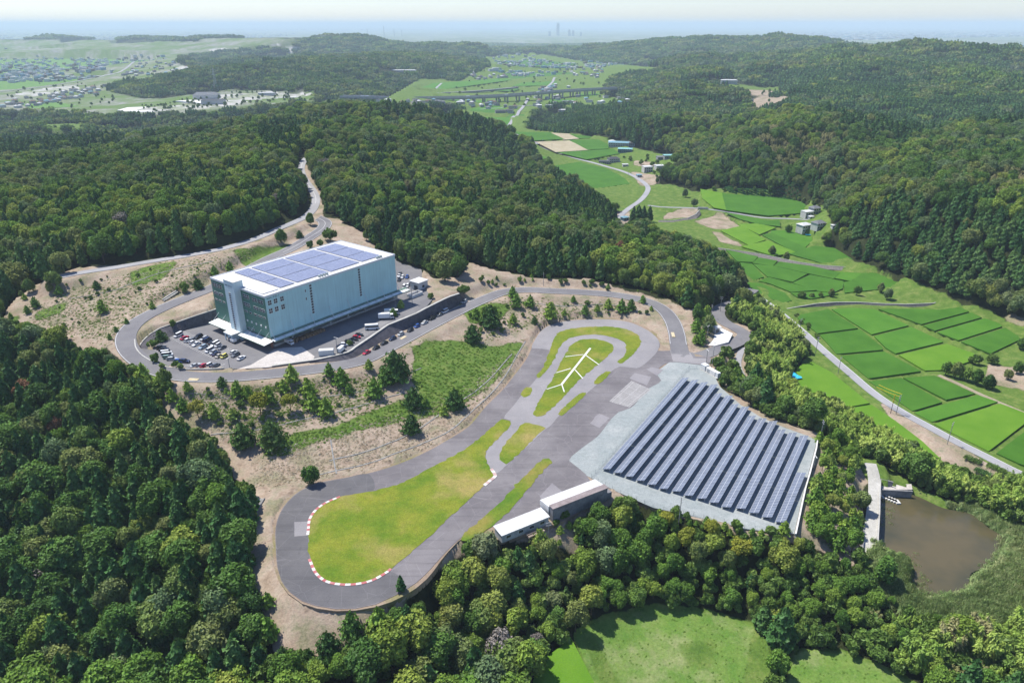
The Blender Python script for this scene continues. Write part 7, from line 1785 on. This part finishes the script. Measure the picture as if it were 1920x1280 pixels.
for lab, px, py, w, d, h, rise, rf, wl, rz in (
    ('white two storey house with flat white roof at the foot of the wooded slope', 1512, 408, 9, 7, 6, 0, 'white', 'white', 20), ('grey tiled house behind the white two storey house', 1526, 400, 8, 7, 5.5, 2, 'grey', 'white', 20), ('low white annex between the two upper houses', 1519, 411, 4.5, 4, 3, .6, 'white', 'white', 20),
    ('white two storey house with pale roof by the pool blue sheet', 1506, 433, 10, 7.5, 6, 1.2, 'white', 'white', 25), ('grey tiled house right of the pale roofed house', 1533, 428, 9, 7, 5, 2, 'grey', 'white', 25), ('small white outbuilding at the edge of the wood', 1563, 427, 4, 3, 2.4, .5, 'white', 'white', 10),
    ('small blue shed beside the dense dark cypresses', 1171, 413, 6, 5, 3.2, .8, 'blue', 'blue', 30),
    ('largest barn with pale blue roof at the valley edge', 1160, 274, 30, 16, 6, 1.5, 'blue', 'white', -12), ('smaller teal roofed barn below the largest barn', 1172, 285, 20, 12, 5, 1.2, 'teal', 'blue', -12), ('grey roofed house right of the teal barn', 1181, 273, 12, 10, 5, 2, 'grey', 'white', 10), ('white gabled shed left of the largest barn', 1148, 272, 10, 12, 6, 2, 'white', 'white', 10),
    ('dark flat roofed workshop at the village road', 1133, 307, 14, 9, 4, .8, 'dark', 'grey', -15), ('dark tiled farmhouse beside the workshop', 1150, 304, 15, 10, 5, 2.4, 'dark', 'white', 15), ('small white kiosk by the village road', 1172, 312, 7, 5, 3, .5, 'white', 'white', 5),
    ('white modern house with flat roof on the terrace', 1213, 322, 11, 9, 6.5, 0, 'white', 'white', 12), ('square white carport house right of the modern house', 1236, 317, 11, 9, 4.5, 0, 'white', 'white', 12), ('small blue roofed hut below the modern house', 1198, 332, 6, 5, 3, .8, 'blue', 'white', 12),
    ('shed with vivid teal roof above the tea field', 1254, 297, 14, 9, 4.5, .8, 'teal', 'grey', 5), ('dark tiled cottage beside the vivid teal shed', 1267, 297, 10, 8, 5, 2, 'dark', 'grey', 20), ('long grey greenhouse left of the vivid teal shed', 1240, 299, 12, 9, 4, .8, 'grey', 'grey', 5),
    ('small white tank house by the river bend', 995, 289, 7, 7, 4, 1, 'white', 'white', 0), ('white roofed barn half hidden by the ridge', 898, 231, 14, 10, 5, 1.6, 'white', 'white', 10), ('dark roofed farm at the far fields', 938, 212, 22, 12, 5, 2.2, 'dark', 'grey', 8), ('second dark roofed farm at the far fields', 955, 211, 18, 12, 5, 2.2, 'dark', 'white', -8),
    ('pale school like building in the hill clearing', 1366, 157, 42, 16, 9, 1.5, 'white', 'white', -5), ('low shed under the pale building in the clearing', 1402, 190, 20, 10, 4, .8, 'grey', 'grey', 5), ('white hall behind the cedar wood', 1060, 211, 34, 16, 7, 1.2, 'white', 'white', 10),
    ('long white roofed hall on the far left hill', 757, 136, 90, 18, 8, 1.5, 'white', 'white', 0)):
    house(lab, G(px, py), math.radians(rz), w, d, h, rise, rf, wl)
t = thing('pool_sheet', 'bright blue sheet spread by the pale roofed house', 'sheet', G(1517, 440)); MB().box(-3, 3, -1.5, 1.5, .05, .3).build('sheet_top', mat('blue_sheet', None, (.03, .33, .55), .5), t)
t = thing('tarpaulin', 'bright blue tarpaulin at the bamboo edge of the paddy', 'tarpaulin', W(1486, 703, -13.2), .3)
b = MB(); N_ = 7
for i in range(N_):
    for j in range(4): b.v.append((-2.2 + j * 1.45 + .5 * math.sin(i * 1.7), -4.5 + i * 1.5, .25 + .45 * random.random()))
for i in range(N_ - 1):
    for j in range(3): k = i * 4 + j; b.f.append((k, k + 1, k + 5, k + 4)); b.m.append(0)
b.build('sheet_top', mat('cyan_tarpaulin', None, (.04, .42, .65), .45), t)
# garden rows beside the valley road
for k, (a, c, m_) in enumerate((((1808, 857), (1840, 869), M_SHRUB), ((1828, 880), (1856, 893), M_CONIF), ((1850, 872), (1885, 886), M_SHRUB))):
    A0, A1 = Vector(W(*a, -13.3)), Vector(W(*c, -13.3)); L = Leaves(90 + k); n_ = 900; s = L.r.random(n_); d = (A1 - A0); nn = Vector((-d.y, d.x, 0)).normalized()
    c_ = np.array([(A0 + d * float(x)) for x in s]) + np.outer(L.r.normal(size=n_) * .9, np.array(nn)) ; c_[:, 2] = -13.1 + L.r.random(n_) * .8
    L.add_quads(c_ - np.array(A0), unit(L.r.normal(size=(n_, 3)) + [0, 0, 1]), L.r.normal(size=(n_, 3)), .2, .22, L.r.random(n_)); me = L.mesh('crop', m_)
    t = thing('vegetable_row', ('long upper', 'dark green lower', 'long roadside')[k] + ' vegetable row in the brown plot by the valley road', 'vegetables', A0); put('leaves', me, t)
# tea hedge field
t = thing('tea_field', 'long tea hedge rows at the foot of the wooded slope', 'tea hedges', G(1420, 362)); inv = Vector(t.location)
M_TEA = leaf_material('tea_leaves', ((0, (.03, .1, .02)), (1, (.06, .15, .035))), .1); tea = W(P('1358 356,1410 358,1470 364,1508 374,1500 377,1440 369,1366 363')[:, 0], P('1358 356,1410 358,1470 364,1508 374,1500 377,1440 369,1366 363')[:, 1], -17.2)
d = unit(tea[3][:2] - tea[0][:2]); nn = np.array([-d[1], d[0]])
b = MB(); base = tea[:, :2]; u_ = (base - base[0]) @ d; v_ = (base - base[0]) @ nn
for v0 in np.arange(v_.min(), v_.max(), 1.9):
    for u0 in np.arange(u_.min(), u_.max(), 3.):
        c = base[0] + d * (u0 + 1.5) + nn * v0
        if inside(c[:1], c[1:], base)[0]:
            q = [c + d * a * 1.5 + nn * e * .7 for a, e in ((-1, -1), (1, -1), (1, 1), (-1, 1))]; z_ = float(ground(c[0], c[1])); b.hexa([(*p, z_ - .6) for p in q], [(*(p * .75 + c * .25), z_ + 1.1) for p in q])
b.v = [tuple(Vector(v) - inv) for v in b.v]
if b.v: b.build('tea_rows', M_TEA, t)
# small bridge
t = thing('farm_bridge', 'small concrete farm bridge over the stream in the fields', 'bridge', G(1318, 392), math.radians(-8)); MB().box(-5, 5, -2., 2., .2, .7).build('deck', M_CONC, t)
for y in (-2.1, 1.9): MB().box(-5, 5, y, y + .2, .704, 1.5).build('railing', M_STEEL, t)
for x in (-5, 4.2): MB().box(x, x + .8, -2, 2, -2.5, .196).build('abutment', M_OLDC, t)

# villages
HOUSE_LABEL = {'v': 'small house in the far valley village', 'p': 'small house in the left plain village', 's': 'house by the viaduct hamlet'}
VILL = [('s', P('700 190,860 190,960 195,975 203,930 207,880 200,760 198'), 34, 'hamlet below the viaduct'), ('s', P('975 185,1120 178,1190 185,1180 196,1060 205,985 203'), 30, 'hamlet below the viaduct'), ('v', P('800 137,870 128,900 140,870 147,810 146'), 30, 'village under the left hill'), ('v', P('880 140,985 143,985 149,890 150'), 18, 'middle valley village'),
        ('v', P('940 115,1000 116,1010 124,940 126'), 20, 'upper valley village'), ('v', P('1060 128,1140 125,1120 148,1080 145'), 34, 'right valley village'), ('v', P('1000 160,1070 160,1070 170,1010 172'), 14, 'middle valley village'),
        ('p', P('0 188,60 182,140 168,215 160,225 170,140 186,60 202,0 205'), 62, 'village on the left plain'), ('p', P('225 140,260 120,330 115,365 130,270 150'), 36, 'village under the left hill'), ('p', P('0 144,110 140,160 140,150 146,0 149'), 24, 'village on the left plain'), ('p', P('160 100,330 95,330 108,180 110'), 30, 'far village on the left plain')]
r_ = random.Random(4); ROT = list(ROOFC)
TOTAL = 0
for key, poly, n, grp in VILL:
    x0, y0 = poly.min(0); x1, y1 = poly.max(0); k = 0; tr = 0
    while k < n and tr < n * 20:
        tr += 1; u, v = r_.uniform(x0, x1), r_.uniform(y0, y1)
        if not inside(np.array([u]), np.array([v]), poly)[0]: continue
        p = G(u, v); k += 1; TOTAL += 1
        sz = r_.choice(((10, 8, 5.5, 2.2), (13, 9, 5.5, 2.4), (16, 11, 6, 0), (9, 8, 6, 2)))
        if TOTAL > 285: break
        house(HOUSE_LABEL[key] + ', ' + grp, p - Vector((0, 0, .3)), r_.uniform(0, 3.14), *sz, r_.choice(('grey', 'grey', 'dark', 'white', 'white', 'blue', 'brown')), r_.choice(('white', 'white', 'cream', 'grey')), False, grp)
# the town beyond, uncountable
b = MB(); cnt = 0
for poly, n, smin, smax in ((P('0 90,120 85,330 92,340 108,250 150,0 160'), 900, 9, 20), (P('-10 60,560 60,470 88,380 90,200 84,0 90'), 2200, 12, 46), (P('1400 51.5,1940 51.5,1940 66,1560 74,1440 60'), 2200, 30, 110), (P('-20 50.5,1940 50.5,1940 54,-20 58'), 2200, 60, 200), (P('900 100,1100 105,1240 128,1100 150,880 150'), 260, 9, 24)):
    x0, y0 = poly.min(0); x1, y1 = poly.max(0)
    u = np.array([r_.uniform(x0, x1) for _ in range(n * 2)]); v = np.array([r_.uniform(y0, y1) for _ in range(n * 2)]); m = inside(u, v, poly); u, v = u[m][:n], v[m][:n]
    w_ = W(u, v, -48.); gz = ground(w_[:, 0], w_[:, 1])
    for (x, y, _), z in zip(w_, gz):
        if z > -20: continue
        s = r_.uniform(smin, smax); a = r_.uniform(0, 1.57); hh = min(r_.uniform(4, 9) * (1 + s / 60), 30); c_, s_ = math.cos(a), math.sin(a)
        q = [(x + c_ * s * i - s_ * s * .7 * j, y + s_ * s * i + c_ * s * .7 * j) for i, j in ((-.5, -.5), (.5, -.5), (.5, .5), (-.5, .5))]; mi = r_.choice((0, 0, 0, 0, 0, 1, 2, 3))
        b.hexa([(*p, z - 4) for p in q], [(*p, z + hh) for p in q], mi)
tag(b.build('town', [ROOFC['white'], ROOFC['grey'], ROOFC['brown'], ROOFC['blue']]), 'pale specks of the town spread over the far plain', kind='stuff')

# service area on the low hill
M_PALE = mottled('pale_car_park', (.8, .79, .77), (.9, .88, .86), .03, .6)
def draped(name, outline, m, dz=.35, step=9.):
    p = W(outline[:, 0], outline[:, 1], -31.); p = np.array([list(G(*o)) for o in outline]); z = np.median(p[:, 2])
    return sheet(name, outline, z + dz, m, smooth=False, thick=6., world_outline=p)
draped('service_car_park', P('220 208,240 203,330 196,400 199,330 208,250 211'), M_PALE, .2); draped('service_car_park', P('330 192,420 178,520 172,590 176,560 182,430 190,380 196'), M_PALE, .4)
for lab, px, py, w, d, h, rise, rf in (('large grey gabled rest building in the service area', 388, 184, 60, 26, 8, 6, 'grey'), ('dark blue roofed rest hall in the service area', 401, 195, 52, 22, 9, 2, 'dark'), ('low white toilet block in the service area', 500, 178, 40, 14, 5, 1, 'white')):
    house(lab, G(px, py) + Vector((0, 0, .5)), .1, w, d, h, rise, rf, 'white', False, None, 'rest_building', 'building')
for k in range(70):
    u, v = r_.choice(((r_.uniform(240, 380), r_.uniform(200, 207)), (r_.uniform(420, 570), r_.uniform(174, 183)))); p = G(u, v)
    car(r_.choice(('van', 'sedan', 'kei', 'wagon')), r_.choice(('white', 'white', 'silver', 'black', 'grey')), p + Vector((0, 0, .6)), r_.uniform(0, 3.1), 'tiny parked car in the far service area', 'cars in the service area') if False else None

# viaduct
vd = catmull(W(P('640 181,690 182,715 183,790 184,860 183,933 180,985 176.5,1033 172.5,1085 169,1133 166.5,1165 164.5,1215 162')[:, 0], P('640 181,690 182,715 183,790 184,860 183,933 180,985 176.5,1033 172.5,1085 169,1133 166.5,1165 164.5,1215 162')[:, 1], -22.), step=12.)
t = thing('highway_viaduct', 'long grey highway viaduct on paired piers across the far valley', 'viaduct', (0, 0, 0))
ribbon('deck', vd, (-11, -4, 4, 11), M_OLDC, 0, 3.6, parent=t)
ribbon('roadway', vd, (-9.8, 9.8), M_ROAD, .06, .05, parent=t)
for o_ in (-11.1, 10.8): ribbon('noise_barrier', vd, (o_, o_ + .3), M_CONC, 2.8, 3.4, parent=t)
for px in (733, 754, 828, 850, 874, 890, 909, 929, 948, 974, 1015, 1036, 1053, 1070, 1085, 1098, 1114, 1135):
    i = int(np.argmin(np.abs(proj(vd[:, 0], vd[:, 1], vd[:, 2])[0] - px))); i = min(max(i, 1), len(vd) - 2); td = vd[i + 1] - vd[i]; a = math.atan2(td[1], td[0]); z_ = float(ground(vd[i, 0], vd[i, 1])) - 2
    for s in (-6, 6):
        pb = MB().box(-1.6, 1.6, -1.6, 1.6, 0, vd[i, 2] - 2.7 - z_); n_ = np.array([-math.sin(a), math.cos(a)]) * s; o = pb.build('pier', M_CONC, t); o.location = (vd[i, 0] + n_[0], vd[i, 1] + n_[1], z_); o.rotation_euler = (0, 0, a)
for k in range(14):
    i = r_.randrange(2, len(vd) - 2); td = vd[i + 1] - vd[i]; q = offset_line(vd, r_.choice((-6, -3, 3, 6)))[i]; a = math.atan2(td[1], td[0])
    if k < 6: truck('white truck driving over the far viaduct', (q[0], q[1], q[2] + .12), a, 11, 2.5, 3.6)['group'] = 'trucks on the viaduct'
    else: car('van', r_.choice(('white', 'silver', 'black')), (q[0], q[1], q[2] + .12), a, 'small car driving over the far viaduct', 'cars on the viaduct')
fr = catmull(W(P('765 176,820 174,880 171,930 167,970 163')[:, 0], P('765 176,820 174,880 171,930 167,970 163')[:, 1], -33.), step=15.)
ribbon('far_railway', fr, (-5, 5), M_OLDC, 0, 5.)
for s_, wd, z_, m_ in (('165 157,215 153,235 146,250 135,255 124,248 112', 9, -42.6, M_LANE), ('300 118,275 128', 8, -42.6, M_LANE), ('0 175,100 168,200 156,230 150', 8, -42.6, M_LANE), ('1018 170,1030 160,1040 150', 8, -36.6, M_LANE), ('815 168,828 156', 7, -36.6, M_LANE), ('950 236,960 222,975 205,985 190,990 180', 7, -31, M_LANE), ('900 203,940 200,1000 196', 5, -34, M_LANE)):
    a = P(s_); pt = catmull(W(a[:, 0], a[:, 1], z_), step=25.); pt[:, 2] = np.maximum(ground(pt[:, 0], pt[:, 1]), z_ - 6) + .9; ribbon('far_road', pt, (-wd / 2, wd / 2), m_, 0, 3.)
# river channel in the valley
a = P('935 236,945 247,960 262,990 275,1005 282'); pt = catmull(W(a[:, 0], a[:, 1], -30.), step=6.); pt[:, 2] = ground(pt[:, 0], pt[:, 1]) + .5; ribbon('riverbed', pt, (-6, 0, 6), M_OLDC, 0, 3.)

# skyline
def tower(label, px, r, w, h, name='skyscraper', cat='tower', taper=.9):
    x = (px - 960) / F / CP; th = math.atan(x); p = (r * math.sin(th), r * math.cos(th), float(ground(r * math.sin(th), r * math.cos(th))) - 2); t_ = thing(name, label, cat, p)
    b_ = MB(); b_.hexa([(-w / 2, -w / 2, 0), (w / 2, -w / 2, 0), (w / 2, w / 2, 0), (-w / 2, w / 2, 0)], [(-w / 2 * taper, -w / 2 * taper, h * .93), (w / 2 * taper, -w / 2 * taper, h * .93), (w / 2 * taper, w / 2 * taper, h * .93), (-w / 2 * taper, w / 2 * taper, h * .93)]); b_.build('shaft' if name != 'chimney' else 'stack', M_STEEL, t_)
    MB().box(-w * .25, w * .25, -w * .25, w * .25, h * .932, h).build('crown' if name != 'chimney' else 'cap', M_STEEL, t_)
tower('tall slender skyscraper alone on the hazy horizon', 1032, 16000, 62, 245)
for px, w, h, lab in ((1019, 50, 90, 'low block left of the hazy skyscraper'), (1050, 55, 120, 'twin topped block right of the hazy skyscraper'), (1056, 50, 105, 'second block right of the hazy skyscraper'), (1068, 45, 70, 'lowest block right of the hazy skyscraper'), (1393, 60, 130, 'single pale block in the town beyond the right hills')): tower(lab, px, 15500 if px < 1300 else 9000, w, h if px < 1300 else 60)
for px, h, lab in ((733, 150, 'short leftmost chimney on the hazy horizon'), (759, 190, 'tallest thin chimney on the hazy horizon'), (775, 140, 'chimney right of the tallest on the hazy horizon'), (787, 135, 'rightmost chimney on the hazy horizon')): tower(lab, px, 15000, 14, h, 'chimney', 'chimney', .7)
# lattice pylon on the left hill
t = thing('lattice_pylon', 'tall thin lattice pylon above the left wooded hill', 'pylon', G(405, 168)); b = MB(); Hh = 58.
for sx in (-1, 1):
    for sy in (-1, 1): b.bar((sx * 4, sy * 4, -4), (sx * .8, sy * .8, Hh), .28, 4)
for k in range(9):
    z0_, z1_ = k * Hh / 9, (k + 1) * Hh / 9; w0, w1 = 4 - 3.2 * z0_ / Hh, 4 - 3.2 * z1_ / Hh
    for s in (-1, 1): b.bar((-w0, s * w0, z0_), (w1, s * w1, z1_), .16, 4); b.bar((s * w0, -w0, z0_), (s * w1, w1, z1_), .16, 4)
b.build('lattice', M_STEEL, t)
for z_ in (40, 47, 54): MB().box(-7, 7, -.25, .25, z_, z_ + .5).build('crossarm', M_STEEL, t)

# ------------------------------------------------------------------ air
hm = bpy.data.materials.new('air'); hm.use_nodes = True
hn = hm.node_tree; hn.nodes.remove(hn.nodes['Principled BSDF'])
pv = hn.nodes.new('ShaderNodeVolumePrincipled')
pv.inputs['Color'].default_value = (.70, .85, 1.0, 1)
pv.inputs['Density'].default_value = 8.2e-5
pv.inputs['Anisotropy'].default_value = 0.0
for nm in ('Density Attribute', 'Color Attribute', 'Temperature Attribute'):
    pv.inputs[nm].default_value = ''
hn.links.new(pv.outputs[0], hn.nodes['Material Output'].inputs['Volume'])
z0 = float(Z.min()) - 1.0; z1 = 230.0; hx = 66000.0
vs = [(x, y, z) for z in (z0, z1) for x, y in ((-hx, -3000), (hx, -3000), (hx, hx), (-hx, hx))]
hz = mesh_obj('haze', vs, [(3, 2, 1, 0), (4, 5, 6, 7), (0, 1, 5, 4), (1, 2, 6, 5), (2, 3, 7, 6), (3, 0, 4, 7)], hm)
tag(hz, 'thin bluish summer air over the whole valley', kind='stuff')
